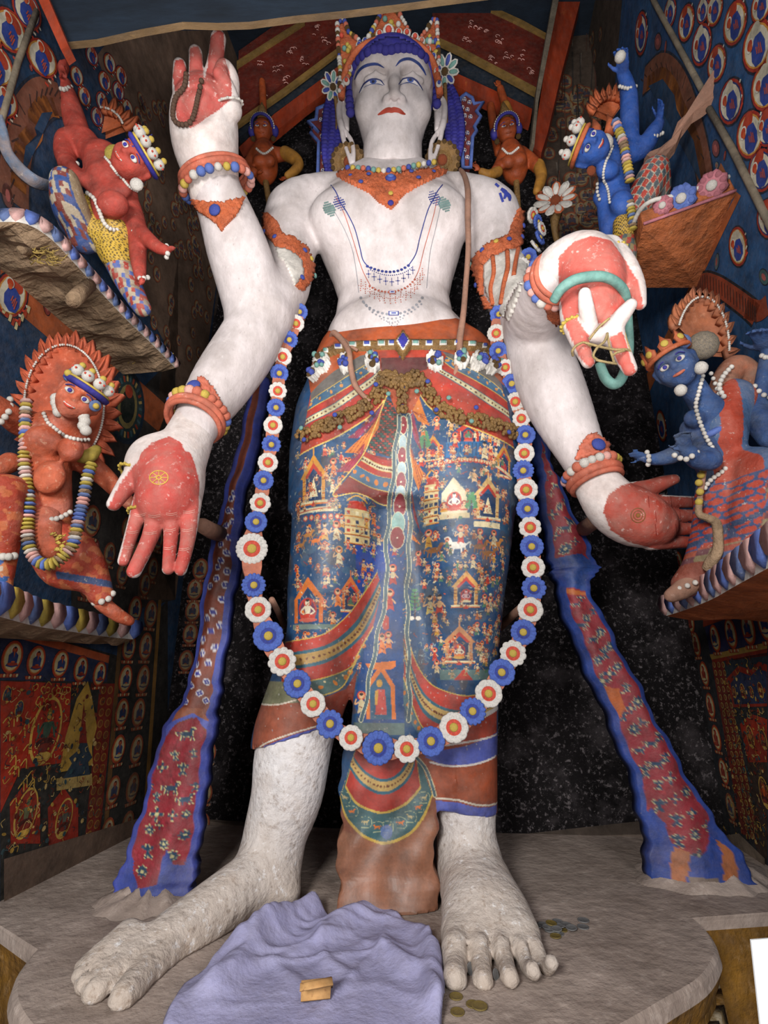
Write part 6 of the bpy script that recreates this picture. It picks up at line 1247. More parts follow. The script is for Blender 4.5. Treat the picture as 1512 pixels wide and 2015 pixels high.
# cords of bare clay hanging from shoulder and waist
rope('shoulder_cord', [(906, 334, 2.14, 4), (914, 345, 2.05, 5), (921, 375, 1.97, 6), (921, 430, 1.94, 6), (922, 490, 1.94, 5.5), (917, 560, 1.95, 5.5), (912, 620, 1.94, 6), (905, 668, 1.91, 7), (904, 700, 1.885, 6), (896, 735, 1.87, 5), (886, 766, 1.86, 4.5)], BROWNCORD, statue)
rope('waist_cord', [(652, 668, 2.06, 5), (657, 655, 2.0, 6), (672, 668, 1.95, 6), (686, 690, 1.90, 6), (690, 720, 1.875, 6), (698, 755, 1.865, 6), (712, 775, 1.86, 5), (728, 790, 1.86, 4.5)], BROWNCORD, statue)
rope('waist_cord', [(668, 662, 1.97, 4), (690, 680, 1.925, 4), (704, 690, 1.92, 3)], BROWNCORD, statue)
# finger rings, red palm marks
def ring(bvh_c, axis, r, m=YELLOW, name='finger_ring', n=14):
    c = np.array(bvh_c, float); a = np.array(axis, float); M = frame(a, (0.1, 1, .3)); mb = MB(); mb.tube([c + M @ np.array([math.cos(g) * r, math.sin(g) * r, 0]) for g in np.linspace(0, 2 * math.pi, 18, endpoint=False)], .005, 6, closed=True)
    o = mb.build(name, m, statue)
    for k in range(n): g = 2 * math.pi * k / n; mb = bead('ring_bead', c + M @ np.array([math.cos(g) * (r + .003), math.sin(g) * (r + .003), 0]), .006, m, o, n=6, rings=4)
ring(at(258, 930, 1.60), at(224, 992, 1.555) - at(296, 905, 1.63), .040); ring(at(272, 1008, 1.575), at(245, 1104, 1.52) - at(284, 985, 1.585), .028)
ring(at(1127, 640, 1.322), at(1140, 672, 1.31) - at(1126, 630, 1.325), .031); ring(at(1207, 505, 1.35), at(1250, 562, 1.32) - at(1195, 500, 1.36), .045)
ring(at(384, 172, 1.555), at(385, 104, 1.50) - at(390, 195, 1.575), .040, CHALK); ring(at(451, 205, 1.56), at(438, 152, 1.51) - at(452, 215, 1.575), .055, CHALK)
pm = MB()
for g in np.linspace(0, 2 * math.pi, 9)[:-1]: drape_strip(pm, BV_B, [(313 + 3 * math.cos(g), 940 + 2.4 * math.sin(g)), (313 + 17 * math.cos(g), 940 + 13 * math.sin(g))], .8, .0015, hexc('#C9A040'), step=3, cross=1)
for R_ in (5, 18): drape_strip(pm, BV_B, [(313 + R_ * math.cos(g), 940 + R_ * .75 * math.sin(g)) for g in np.linspace(0, 2 * math.pi, 20)], 1.0, .0015, hexc('#C9A040'), step=3, cross=1)
for R_ in (4, 9, 14): drape_strip(pm, BV_D, [(1256 + R_ * math.cos(g), 1014 + R_ * math.sin(g)) for g in np.linspace(0, 2 * math.pi, 20)], .9, .0015, hexc('#7A4A1E'), step=3, cross=1)
drape_disc(pm, BV_D, 1256, 1014, 3, off=.0016, col=hexc('#8A5A20'), n=8)
for y0, xs in ((988, (1276, 1320, 1362)), (1016, (1290, 1338)), (1042, (1290, 1330))):
    for x in xs: drape_strip(pm, BV_D, [(x, y0 - 11), (x + 2, y0 + 11)], .6, .0012, hexc('#8A2A20'), step=3, cross=1)
for x, y, w in ((276, 1010, 11), (304, 1012, 12), (338, 1008, 11), (372, 1004, 12), (262, 1044, 10), (296, 1046, 12), (336, 1040, 10), (369, 1040, 11), (254, 1074, 9), (332, 1076, 9), (362, 1078, 9)):
    for dy in (0, 3.5): drape_strip(pm, BV_B, [(x - w, y + dy + 1), (x, y + dy + 2.5), (x + w, y + dy - .5)], .55, .0010, hexc('#D89A8C'), step=3, cross=1)
o = pm.build('painted_palm_marks', INK, statue, col=True); o['kind'] = 'stuff'; o['label'] = 'wheel and line marks painted on the red palms'
# nails on the two bent white fingers
# ------------------------------------------------------------------ green lotus stem held in the upper right hand
rope('lotus_stalk', [(1090, 592, 1.29, 9), (1104, 570, 1.255, 10), (1127, 553, 1.235, 10.5), (1158, 545, 1.228, 10.5), (1190, 545, 1.232, 10), (1216, 558, 1.25, 9.5), (1232, 582, 1.29, 9), (1236, 630, 1.36, 9), (1238, 690, 1.42, 9), (1226, 740, 1.44, 10), (1210, 756, 1.44, 10.5), (1192, 744, 1.44, 10), (1180, 714, 1.43, 9)], GREENP, statue, 12)
# ------------------------------------------------------------------ long flower garland
garland = thing('flower_garland', 'long garland of blue and white rosettes hanging to the knees of the giant white statue', 'garland', (0.02, 1.9, 0.3))
W_, B_, P_ = 'w', 'b', 'p'
LG = [(582, 580, 2.00, 17, W_), (590, 614, 2.00, 16, B_), (582, 637, 1.99, 17, W_), (570, 669, 1.98, 17, B_), (557, 703, 1.97, 18, W_), (550, 735, 1.96, 18, B_), (547, 770, 1.95, 18, W_), (543, 803, 1.94, 18, B_), (538, 838, 1.94, 19, W_), (534, 875, 1.93, 19, B_), (527, 911, 1.92, 20, W_), (519, 946, 1.92, 20, B_), (513, 990, 1.91, 21, W_), (504, 1028, 1.91, 22, B_), (496, 1080, 1.90, 31, 'W'),
      (499, 1152, 1.89, 24, B_), (508, 1200, 1.88, 26, W_), (528, 1252, 1.87, 30, B_), (555, 1302, 1.86, 28, W_), (585, 1346, 1.85, 27, B_), (616, 1385, 1.84, 25, W_), (649, 1425, 1.84, 27, B_), (691, 1452, 1.84, 24, W_), (744, 1471, 1.85, 32, B_), (801, 1473, 1.85, 26, W_), (848, 1459, 1.85, 28, B_), (894, 1432, 1.85, 29, W_), (931, 1400, 1.86, 26, B_), (962, 1364, 1.87, 27, W_), (988, 1323, 1.88, 26, B_), (1010, 1286, 1.89, 26, W_), (1031, 1244, 1.90, 25, B_), (1044, 1200, 1.90, 25, W_), (1051, 1157, 1.91, 24, B_), (1050, 1117, 1.91, 23, W_), (1047, 1076, 1.91, 23, B_),
      (1043, 1038, 1.91, 22, W_), (1038, 1002, 1.91, 22, B_), (1035, 964, 1.91, 23, W_), (1030, 926, 1.92, 21, B_), (1032, 892, 1.92, 20, W_), (1034, 857, 1.92, 20, B_), (1027, 824, 1.92, 18, W_), (1015, 791, 1.93, 19, P_), (1008, 756, 1.93, 20, B_), (995, 724, 1.93, 17, W_), (981, 691, 1.94, 18, B_), (977, 657, 1.94, 18, P_), (982, 619, 1.94, 18, B_), (994, 585, 1.95, 17, W_), (1009, 554, 1.95, 18, B_), (1026, 526, 1.97, 18, W_), (1040, 506, 2.00, 17, B_)]
A_ = spline(np.array([list(at(x, y, Y)) + [r * .62 * mpp(x, y, Y)] for x, y, Y, r, k in LG]), 4); mb = MB()
VV = []; FF = []
for i in range(len(A_)):
    t = A_[min(i + 1, len(A_) - 1), :3] - A_[max(i - 1, 0), :3]; t /= np.linalg.norm(t); d = A_[i, :3] - CAMP; d /= np.linalg.norm(d); s_ = np.cross(t, d); s_ /= np.linalg.norm(s_); bk_ = np.cross(s_, t)
    if bk_[1] < 0: bk_ = -bk_
    w = A_[i, 3] * (1 + .12 * math.sin(i * 2.1)); VV += [A_[i, :3] + s_ * w, A_[i, :3] - s_ * w, A_[i, :3] - s_ * w + bk_ * .05, A_[i, :3] + s_ * w + bk_ * .05]
for i in range(len(A_) - 1):
    for k in range(4): FF.append((i * 4 + k, i * 4 + (k + 1) % 4, i * 4 + 4 + (k + 1) % 4, i * 4 + 4 + k))
FF += [(0, 1, 2, 3), tuple(len(VV) - 4 + k for k in (3, 2, 1, 0))]
mb.add(VV, FF); STRIP = mat('garland_strip_clay', '#B8735C', 0.8, var='#A45C46', vscale=16, wear='#CFA090', wscale=30, bump=0.6, bscale=30); mb.build('garland_strip', STRIP, garland, smooth=False)
FM = {}
PW = mat('rosette_white', '#DAD5CF', 0.65, var='#C9C2BA', vscale=30, bump=0.35, bscale=60, dirt='#9E9890', dscale=9, damt=0.5); PBL = mat('rosette_blue', '#4A66B8', 0.6, var='#3A52A4', vscale=30, bump=0.35, bscale=60, wear='#8FA0D0', wscale=50, wlo=.6, whi=.7, wamt=.5); PBD = mat('rosette_deep_blue', '#2C3E94', 0.6, var='#22307E', vscale=30, bump=0.3, bscale=60)
def rosette_mesh(kind, n, var):
    """unit rosette facing +z: scalloped petals with raised edges and a sunk ring; the centre is a separate piece"""
    key = (kind, n, var)
    if key in FM: return FM[key]
    K = n * 6; prof = [(1.0, -.28), (1.0, -.02), (.97, .06), (.88, .10), (.78, .06), (.66, .09), (.52, .05), (.46, .02), (.42, .07), (.30, .07)]; V = []; F = []; m = []
    for i, (r, z) in enumerate(prof):
        for k in range(K):
            g = 2 * math.pi * k / K; ph = (k % 6) / 6.0; lobe = abs(math.sin(math.pi * ph)); sc = 1.0 - (.12 if var else .06) * (1 - lobe) ** 1.5 if i < 4 else 1.0
            dz = (.05 * lobe - .03) if 2 <= i <= 6 else 0; V.append((r * sc * math.cos(g), r * sc * math.sin(g), z + dz))
    for i in range(len(prof) - 1):
        for k in range(K): F.append((i * K + k, i * K + (k + 1) % K, (i + 1) * K + (k + 1) % K, (i + 1) * K + k)); m.append(0 if i < 6 else 1)
    F.append(tuple(range(K - 1, -1, -1))); m.append(0); F.append(tuple((len(prof) - 1) * K + k for k in range(K))); m.append(1)
    b = MB(); b.v = V; b.f = F; b.m = m; b.c = [(1, 1, 1)] * len(V)
    mats = {'w': [PW, REDP], 'W': [PW, REDP], 'p': [CHALK, REDP], 'b': [PBL, PBD]}[kind]; o = b.build('flower', mats); me = o.data; bpy.data.objects.remove(o); FM[key] = me; return me
def rosette(x, y, Y, r, kind, parent, i, nrm=None, name='flower'):
    c = at(x, y, Y); R = r * mpp(x, y, Y); me = rosette_mesh(kind, (8, 12, 10, 16)[i % 4] if kind != 'W' else 20, i % 3 == 0)
    nn = -ray(x, y) * np.array([1, 1, .75]) + np.array([random.uniform(-.12, .12), 0, random.uniform(-.12, .12)]) if nrm is None else nrm
    o = bpy.data.objects.new(name, me); COL.objects.link(o); o.parent = parent; M = Matrix(frame(nn, (random.uniform(-.3, .3), .1, 1)).tolist()).to_4x4()
    o.matrix_local = Matrix.Translation(Vector(c) + Vector(nn).normalized() * .012) @ M @ Matrix.Diagonal((R, R, R * (.9 if kind != 'W' else .6), 1))
    k = bead('flower_centre', (0, 0, .07), .30, YELLOW, o, None, .5, 12, 6); return o
for i, (x, y, Y, r, k) in enumerate(LG):
    f = rosette(x, y, Y, r, k, garland, i); f['label'] = {'w': 'white rosette with red ring and yellow centre', 'W': 'largest white disc rosette with red centre', 'p': 'white rosette with red ring and yellow centre', 'b': 'blue rosette with yellow centre'}[k]
for i, (x, y, Y, r, k) in enumerate([(1052, 488, 2.03, 15, W_), (1060, 470, 2.05, 15, B_), (1064, 452, 2.07, 14, W_), (1056, 438, 2.08, 14, B_), (1046, 424, 2.10, 15, P_)]):
    rosette(x, y, Y, r, k, garland, i, np.array([.6, -.6, .3 - .2 * i]))
# ------------------------------------------------------------------ two stiff painted scarves falling to the plinth
def scarf(label, edges, canvas, loc, thick=.07, segs=46, cross=40, ripple=.008, seed=1):
    """edges: (y, xl, Yl, xr, Yr) down the scarf"""
    t_ = thing('painted_scarf', label, 'scarf', loc); E = spline(np.array([list(at(xl, y, Yl)) + list(at(xr, y, Yr)) + [xl, xr, y] for y, xl, Yl, xr, Yr in edges]), 26)
    n = len(E); r_ = random.Random(seed); V = []; C = []; F = []
    ph = [r_.uniform(0, 6) for _ in range(8)]
    for i in range(n):
        a, b = E[i, :3].copy(), E[i, 3:6].copy(); d = (b - a); L = np.linalg.norm(d); d /= L
        s1 = ripple * (.7 * math.sin(i * .17 + ph[0]) + .4 * math.sin(i * .41 + ph[1])); s2 = ripple * (.7 * math.sin(i * .19 + ph[2]) + .4 * math.sin(i * .45 + ph[3]))
        a -= d * s1; b += d * s2
        for k in range(cross + 1):
            f = k / cross; p = a + (b - a) * f; p = p + np.array([0, -1, 0]) * (.03 * math.sin(math.pi * f) + .006 * math.sin(3 * math.pi * f + i * .03)); V.append(p)
            C.append((E[i, 6] + (E[i, 7] - E[i, 6]) * f, E[i, 8], f, i / (n - 1)))
    c = cross + 1; nv = len(V)
    for i in range(n - 1):
        for k in range(cross): F.append((i * c + k, i * c + k + 1, (i + 1) * c + k + 1, (i + 1) * c + k))
    bd = [i * c for i in range(n)] + [(n - 1) * c + k for k in range(1, c)] + [i * c + cross for i in range(n - 2, -1, -1)] + list(range(cross - 1, 0, -1))
    for i in bd: V.append(V[i] + np.array([0, thick, 0])); C.append(C[i])
    nb = len(bd)
    for q in range(nb): F.append((bd[q], bd[(q + 1) % nb], nv + (q + 1) % nb, nv + q))
    F.append(tuple(nv + q for q in range(nb)))
    C = np.array(C); cols = canvas.sample(C[:, 0], C[:, 1]); return t_, V, F, cols
def flower_paint(c, x, y, r, col, n=6, cc=None):
    for k in range(n): a = 2 * math.pi * k / n; c.ell(x + r * .62 * math.cos(a), y + r * .62 * math.sin(a), r * .42, r * .24, col, rot=a)
    if cc: c.ell(x, y, r * .3, r * .3, cc)
def motif(c, x, y, s, line='#C9C08A', fill='#26425A'):
    k = rnd.randrange(4)
    if k == 0: f_ = rnd.choice([-1, 1]); beast(c, x, y, s * 1.0, line, f_); beast(c, x, y + s * .02, s * .86, fill, f_)
    elif k == 1: flower_paint(c, x, y, s * 1.12, line, 8); flower_paint(c, x, y, s, fill, 8, line)
    elif k == 2: flower_paint(c, x, y, s * 1.12, line, 4); flower_paint(c, x, y, s, fill, 4, line)
    else:
        for col, w in ((line, .56), (fill, .42)):
            c.line([(x, y - s * .4), (x, y + s * .4), (x - s * .4, y + s)], s * w, col); c.line([(x - s * .8, y - s * .5), (x, y - s * .2), (x + s * .8, y - s * .5)], s * w, col); c.line([(x, y + s * .4), (x + s * .6, y + s * .9)], s * w, col); c.ell(x, y - s * .7, s * w * .6, s * w * .6, col)
def spotc(c, x, y, r):
    c.ell(x, y, r, r * 1.05, '#D8D4D6')
    for k in range(4): a = k * math.pi / 2 + .5; c.ell(x + r * .5 * math.cos(a), y + r * .5 * math.sin(a), r * .36, r * .36, '#33348C')
C3 = lambda x, y: (x * .4043, 1200 + y * .4043)
SL = Canvas(190, 730, 540, 1800, 2.0, '#7C3C2A')
le = [(745, 498, 2.30, 528, 2.30), (850, 474, 2.29, 512, 2.28), (960, 446, 2.27, 482, 2.26), (1040, 424, 2.26, 470, 2.24), (1120, 406, 2.24, 466, 2.22), (1200, 394, 2.22, 453, 2.20), (1320, 376, 2.19, 436, 2.17), (1385, 352, 2.17, 426, 2.15), (1440, 318, 2.15, 419, 2.13), (1523, 297, 2.13, 405, 2.12), (1604, 275, 2.11, 394, 2.10), (1685, 247, 2.09, 384, 2.09), (1738, 226, 2.07, 377, 2.07), (1772, 216, 2.06, 372, 2.06)]
ly = [e[0] for e in le]; lxl = [e[1] for e in le]; lxr = [e[3] for e in le]
for x, y in ((466, 975), (458, 985), (452, 1008), (464, 1010), (460, 1030), (448, 1038), (455, 1060), (440, 1074), (451, 1090), (438, 1106), (430, 1118), (448, 1126), (430, 1140), (418, 1155), (446, 1152), (441, 1180), (424, 1206), (411, 1218), (434, 1232), (417, 1243), (402, 1260), (425, 1275), (403, 1286), (391, 1308), (415, 1305), (397, 1325), (412, 1341), (381, 1348), (396, 1363), (408, 1378), (367, 1380)): spotc(SL, x, y, 6.5)
SL.poly([C3(*p) for p in ((780, 600), (850, 540), (960, 500), (1050, 560), (1050, 620), (950, 520), (880, 545), (790, 640))], '#5560B4'); SL.poly([C3(*p) for p in ((800, 560), (880, 470), (1000, 480), (1040, 560), (960, 500), (850, 540))], '#94553C')
SL.poly([C3(*p) for p in ((800, 620), (880, 550), (970, 520), (1010, 600), (1060, 620), (1000, 1500), (400, 1500))], '#8C2630')
for q in range(260): SL.ell(rnd.uniform(250, 410), rnd.uniform(1440, 1730), 3, 4, rnd.choice(['#A83040', '#741E2A', '#9A2C38']), al=.7)
for x, y, s_ in ((370, 1443, 13), (350, 1485, 9), (325, 1508, 10), (366, 1510, 11), (388, 1480, 8), (340, 1548, 13), (385, 1545, 8), (312, 1565, 9), (370, 1570, 11), (312, 1600, 14), (347, 1600, 10), (365, 1640, 10), (300, 1630, 9), (330, 1655, 9), (296, 1670, 13), (345, 1680, 11), (285, 1710, 11), (372, 1600, 8), (320, 1620, 7), (300, 1545, 7)): motif(SL, x, y, s_)
SL.poly([C3(*p) for p in ((640, 1180), (660, 1280), (700, 1340), (780, 1320), (800, 1230), (830, 1150), (860, 1230), (900, 1240), (960, 1160), (960, 1440), (480, 1440), (600, 1210))], '#3A4A98')
SL.line([(a + 4, y) for a, y in zip(lxl, ly)], 13, '#3E4A9C'); SL.line([(a - 5, y) for a, y in zip(lxr, ly)], 12, '#3E4A9C')
SL.poly([(180, 1760), (270, 1766), (320, 1762), (400, 1770), (400, 1800), (180, 1800)], '#8A7060')
t_, V, F, cols = scarf('painted scarf with spotted upper half behind the white statue, near the reclining left foot', le, SL, (-0.7, 2.1, 0), seed=2)
t_scarf_left = t_
b = MB(); b.add(V, F); b.c = [tuple(c) for c in cols]; SCARFM = mat('painted_scarf_clay', None, 0.55, wear='#B9AFA4', wscale=60, wlo=0.66, whi=0.72, wamt=0.5, bump=0.35, bscale=30, bdist=0.01, dirt='#6A5048', dscale=6, dlo=.55, dhi=.8, damt=.35, spec=.35); b.build('scarf_strip', SCARFM, t_, col=True)
C4 = lambda x, y: (960 + x * .4666, 860 + y * .4666)
SR = Canvas(1030, 820, 1520, 1780, 2.0, '#8C2A34')
re_ = [(850, 1046, 2.28, 1066, 2.28), (905, 1055, 2.28, 1086, 2.28), (953, 1060, 2.28, 1106, 2.27), (1047, 1072, 2.27, 1150, 2.26), (1105, 1085, 2.27, 1174, 2.25), (1124, 1089, 2.27, 1180, 2.25), (1150, 1098, 2.27, 1160, 2.25), (1233, 1122, 2.27, 1197, 2.25), (1327, 1162, 2.26, 1248, 2.24), (1420, 1203, 2.26, 1296, 2.24), (1513, 1241, 2.26, 1348, 2.24), (1607, 1267, 2.25, 1404, 2.23), (1677, 1281, 2.24, 1456, 2.21), (1740, 1284, 2.23, 1490, 2.18)]
ry = [e[0] for e in re_]; rxl = [e[1] for e in re_]; rxr = [e[3] for e in re_]
for q in range(420): SR.ell(rnd.uniform(1040, 1460), rnd.uniform(850, 1700), 3.5, 4, rnd.choice(['#A83A40', '#741E2A', '#9A3038', '#A84048']), al=.7)
for i in range(62):
    y = 880 + i * 13.5; a, b2 = np.interp(y, ry, rxl), np.interp(y, ry, rxr); u = ((i * .618) % 1) * .64 + .18
    if not 1085 < y < 1170: motif(SR, a + (b2 - a) * u, y, rnd.uniform(8, 13) * min(1.0, (b2 - a) / 90), '#B9B088', '#23405C')
SR.poly([C4(*p) for p in ((255, 520), (400, 495), (480, 560), (460, 620), (420, 655), (350, 640), (290, 640))], '#284688'); SR.poly([C4(*p) for p in ((320, 640), (420, 660), (440, 630), (440, 650), (410, 672), (330, 665))], '#B0602E')
SR.poly([C4(*p) for p in ((470, 1050), (540, 1060), (570, 1140), (540, 1180), (500, 1150))], '#B05A2A')
for P, col in ((((660, 1600), (690, 1560), (740, 1620), (760, 1700), (800, 1740), (870, 1760), (920, 1700), (930, 1620), (1000, 1600), (1150, 1840), (1100, 1900), (690, 1900)), '#2E4690'), (((770, 1720), (830, 1740), (840, 1800), (820, 1880), (770, 1880)), '#A8643C'), (((960, 1690), (1000, 1720), (1050, 1800), (1060, 1880), (990, 1860)), '#A8643C'), (((840, 1840), (960, 1850), (980, 1900), (840, 1900)), '#7A6A60')): SR.poly([C4(*p) for p in P], col)
SR.line([(a + 5, y) for a, y in zip(rxl, ry)], 13, '#28428C'); SR.line([(a - 5, y) for a, y in zip(rxr, ry)], 13, '#28428C')
t2, V, F, cols = scarf('painted scarf with broad blue middle patch leaning against the black wall behind the white statue', re_, SR, (0.95, 2.25, 0), seed=5, ripple=.010)
t_scarf_right = t2
b = MB(); b.add(V, F); b.c = [tuple(c) for c in cols]; b.build('scarf_strip', SCARFM, t2, col=True)
# ------------------------------------------------------------------ ledges on the side walls
RIMW = CHALK
def ledge(label, rim_px, z0, z1, pl, under, petal_cols, drop_to, npet, loc, toppet=True, pz=None, mats=None, wallz=None):
    """a shelf: rim measured along its lower outer edge at height z0, running back to the wall plane"""
    t_ = thing('lotus_ledge', label, 'ledge', loc); P = [floor_at(x, y, z0) for x, y in rim_px]; P = along(P, 40)
    Wl = []
    for p in P: d = np.dot(p - pl.p, pl.n); Wl.append(p - pl.n * (d - .002))
    mb = MB(); V = []; n = len(P)
    for i in range(n):
        p, w = P[i], Wl[i]; o = (p - w); L = np.linalg.norm(o) + 1e-6; o /= L
        V += [(w[0], w[1], z1), tuple(p - o * .015)[:2] + (z1,), tuple(p)[:2] + ((z0 * .6 + z1 * .4),), tuple(p)[:2] + (z0,), tuple(w + o * L * .75)[:2] + (z0 - .02 + .012 * math.sin(i * 1.3),), tuple(w + o * L * .35)[:2] + ((z0 + drop_to) / 2 + .015 * math.sin(i * .9),), (w[0], w[1], drop_to)]
    k = 7; F = []; M_ = []
    for i in range(n - 1):
        for j in range(k): F.append((i * k + j, i * k + (j + 1) % k, (i + 1) * k + (j + 1) % k, (i + 1) * k + j)); M_.append(1 if j in (3, 4, 5) else 0)
    F += [tuple(range(k - 1, -1, -1)), tuple((n - 1) * k + j for j in range(k))]; M_ += [1, 1]
    mb.add(V, F); mb.m = M_; mb.build('ledge_slab', [CHALK, under], t_, smooth=False)
    Q_ = along(P, npet); h_ = z1 - z0
    for i in range(npet):
        p = Q_[i]; tdir = Q_[min(i + 1, npet - 1)] - Q_[max(i - 1, 0)]; w = np.linalg.norm(tdir) * (.25 if 0 < i < npet - 1 else .5); tdir /= np.linalg.norm(tdir); o = np.cross(tdir, [0, 0, 1.0]); 
        if np.dot(o, pl.n) < 0: o = -o
        M = np.stack([tdir, o, np.array([0, 0, 1.0])], 1); q = MB()
        pr = []
        for a, b, c in ((0, .6, 1.0), (1, .75, .95), (1.05, .35, .62), (.72, .05, .28), (0, -.03, .02), (-.72, .05, .28), (-1.05, .35, .62), (-1, .75, .95)): pr.append((a * w * .96, b, c))
        front = [np.array([p[0], p[1], z0]) + M @ np.array([a, .004 + .011 * math.sin(math.pi * min(1, c)), c * h_]) for a, b, c in pr]; back_ = [np.array([p[0], p[1], z0]) + M @ np.array([a, -.02, c * h_]) for a, b, c in pr]
        q.prism(front, back_); q.build('lotus_petal', petal_cols[i % len(petal_cols)], t_)
    return t_, P
GRAYBLUE = mat('faded_blue_petal', '#5A6E9A', 0.7, var='#4A5A8A', vscale=20, wear='#B9BEC8', wscale=40, wlo=.58, whi=.68, wamt=.5, bump=.4, bscale=40)
PALEPINK = mat('faded_pink_petal', '#C9A09A', 0.7, var='#B98A84', vscale=20, wear='#DCC8C0', wscale=40, wlo=.58, whi=.68, wamt=.5, bump=.4, bscale=40)
OLDYEL = mat('faded_yellow_petal', '#B09A3E', 0.7, var='#8A7A3A', vscale=20, wear='#D0C8A0', wscale=40, bump=.4, bscale=40)
la, LP = ledge('petal rimmed ledge under the red figure, broken mud and straw below', [(-40, 440), (0, 437), (50, 440), (100, 470), (150, 522), (200, 577), (250, 630), (300, 678), (345, 724)], 2.20, 2.255, PL, MUD, [PERI, PALEPINK, GRAYBLUE, PALEPINK], 2.19, 26, tuple(PL.hit(150, 650)))
lb, _ = ledge('petal rimmed ledge under the orange figure with the flame halo', [(-180, 1165), (-60, 1200), (0, 1214), (70, 1232), (140, 1243), (210, 1253), (262, 1258)], .90, .985, PL, MUD, [YELLOW, PALEPINK, GRAYBLUE, OLDYEL, PALEPINK, PERI], .88, 18, tuple(PL.hit(100, 1280)))
lc, _ = ledge('pink and blue petal rimmed ledge under the indigo figure', [(1312, 1212), (1350, 1200), (1400, 1180), (1450, 1152), (1512, 1118), (1560, 1090), (1680, 1020)], .98, 1.065, PR, TERRA, [PALEPINK, PERI, PALEPINK, GRAYBLUE], .95, 19, tuple(PR.hit(1450, 1230)))
# small clay lumps and straw under the broken ledge
stick('wooden_peg', [(176, 560, 1.62, 13), (152, 583, 1.56, 15), (143, 592, 1.52, 14)], MUD, 'broken clay covered peg sticking out under the ledge of the red figure', 'peg')
stick('wooden_peg', [(70, 498, 1.42, 8), (48, 494, 1.34, 8), (40, 492, 1.32, 8)], MUD, 'thin peg bound with straw below the rim of the upper left ledge', 'peg')
STRAW = mat('dry_straw', '#B0934E', 0.85, var='#8A7036', vscale=60, bump=0.3)
mb = MB(); rs = random.Random(4)
for k in range(60):
    x, y = rs.uniform(56, 112), rs.uniform(488, 512); Y = 1.36 + (x - 56) * .0012; a = at(x, y, Y); b2 = at(x + rs.uniform(-16, 26), y + rs.uniform(-6, 12), Y + rs.uniform(-.01, .03)); m_ = (a + b2) / 2 + np.array([rs.uniform(-.01, .01), 0, -rs.uniform(0, .015)]); mb.tube([a, m_, b2], .0018, 4)
for k in range(30):
    x, y = rs.uniform(255, 325), rs.uniform(690, 712); Y = 2.16; a = at(x, y, Y); b2 = at(x + rs.uniform(-16, 22), y + rs.uniform(-4, 8), Y); mb.tube([a, b2], .0025, 4)
o = mb.build('straw_binding', STRAW); tag(o, 'loose dry straw sticking out under the upper left ledge', 'straw', kind='stuff')
# the flowered ledge on the right: a wedge of terracotta clay with a decorated end face
le_ = thing('flower_ledge', 'terracotta ledge with clay flowers on its end under the cobalt figure', 'ledge', tuple(PR.hit(1370, 560)))
zt = 2.66; f0 = [floor_at(1266, 448, 2.60), floor_at(1232, 566, 2.60)]; A0 = at(1262, 440, f0[0][1]); 
tip = PR.hit(1447, 378, .0); tipu = PR.hit(1436, 350, .0); bk0 = f0[1]; wallb = PR.hit(1372, 566, 0.0); ztop = lambda p, d: np.array([p[0], p[1], p[2] + d])
mb = MB(); a, b_, c, d_ = f0[0], tip, wallb, f0[1]
V = [a, b_, c, d_, ztop(a, .085), tipu, ztop(c, .10), ztop(d_, .085)]
cu = np.mean([a, b_, c, d_], 0) + np.array([.04, 0.02, -.05]); V.append(cu)
mb.add(V, [(0, 1, 8), (1, 2, 8), (2, 3, 8), (3, 0, 8), (0, 4, 5, 1), (3, 7, 4, 0), (2, 6, 7, 3), (1, 5, 6, 2), (4, 7, 6, 5)]); mb.build('ledge_slab', TERRA, le_, smooth=False)
LROSE = mat('rose_clay', '#B8707A', 0.75, var='#A05A66', vscale=20, wear='#D8B0B0', wscale=40, bump=.5, bscale=40)
for x, y, rx, m in ((1305, 405, 18, LROSE), (1342, 391, 26, PERI), (1402, 366, 27, LROSE), (1284, 440, 16, PERI), (1274, 480, 14, PINK)):
    tt = (x - 1266) / (1447 - 1266); P_ = (a * (1 - tt) + b_ * tt) if x > 1290 else (a * .7 + d_ * .3 if y < 460 else a * .4 + d_ * .6); Yd = P_[1] - .012; c = at(x, y, Yd); s_ = mpp(x, y, Yd); nn = -ray(x, y) + np.array([-.2, 0, .3]) if x > 1290 else np.array([-.8, -.5, -.1])
    q = MB(); q.lathe([(rx * s_ * .3, -.02), (rx * s_, -.012), (rx * s_ * .98, .006), (rx * s_ * .7, .014), (rx * s_ * .3, .010)], c, frame(nn), 24, wob=lambda k, i: 1 + .10 * math.sin(k * 2.1)); fl = q.build('clay_flower', m, le_); 
    for k in range(9): g = 2 * math.pi * k / 9; bead('flower_petal', c + frame(nn) @ np.array([math.cos(g) * rx * s_ * .72, math.sin(g) * rx * s_ * .72, .010]), rx * s_ * .24, m, fl, nn, .5)
    bead('flower_centre', c + frame(nn) @ np.array([0, 0, .014]), rx * s_ * .38, CHALK, fl, nn, .6)
q = MB(); q.tube([np.array(p) + np.array([-.004, -.006, .0]) for p in along([ztop(d_, .087), ztop(a, .09), (np.array(ztop(a, .09)) + tipu) / 2, tipu], 40)], .010, 6); q.build('pearl_edge', CHALK, le_)
q = MB(); q.tube([np.array(p) + np.array([0, -.008, .0]) for p in along([ztop(a, .012), (np.array(ztop(a, .012)) + b_) / 2, b_], 20)], .007, 6); q.build('pearl_edge', LROSE, le_)
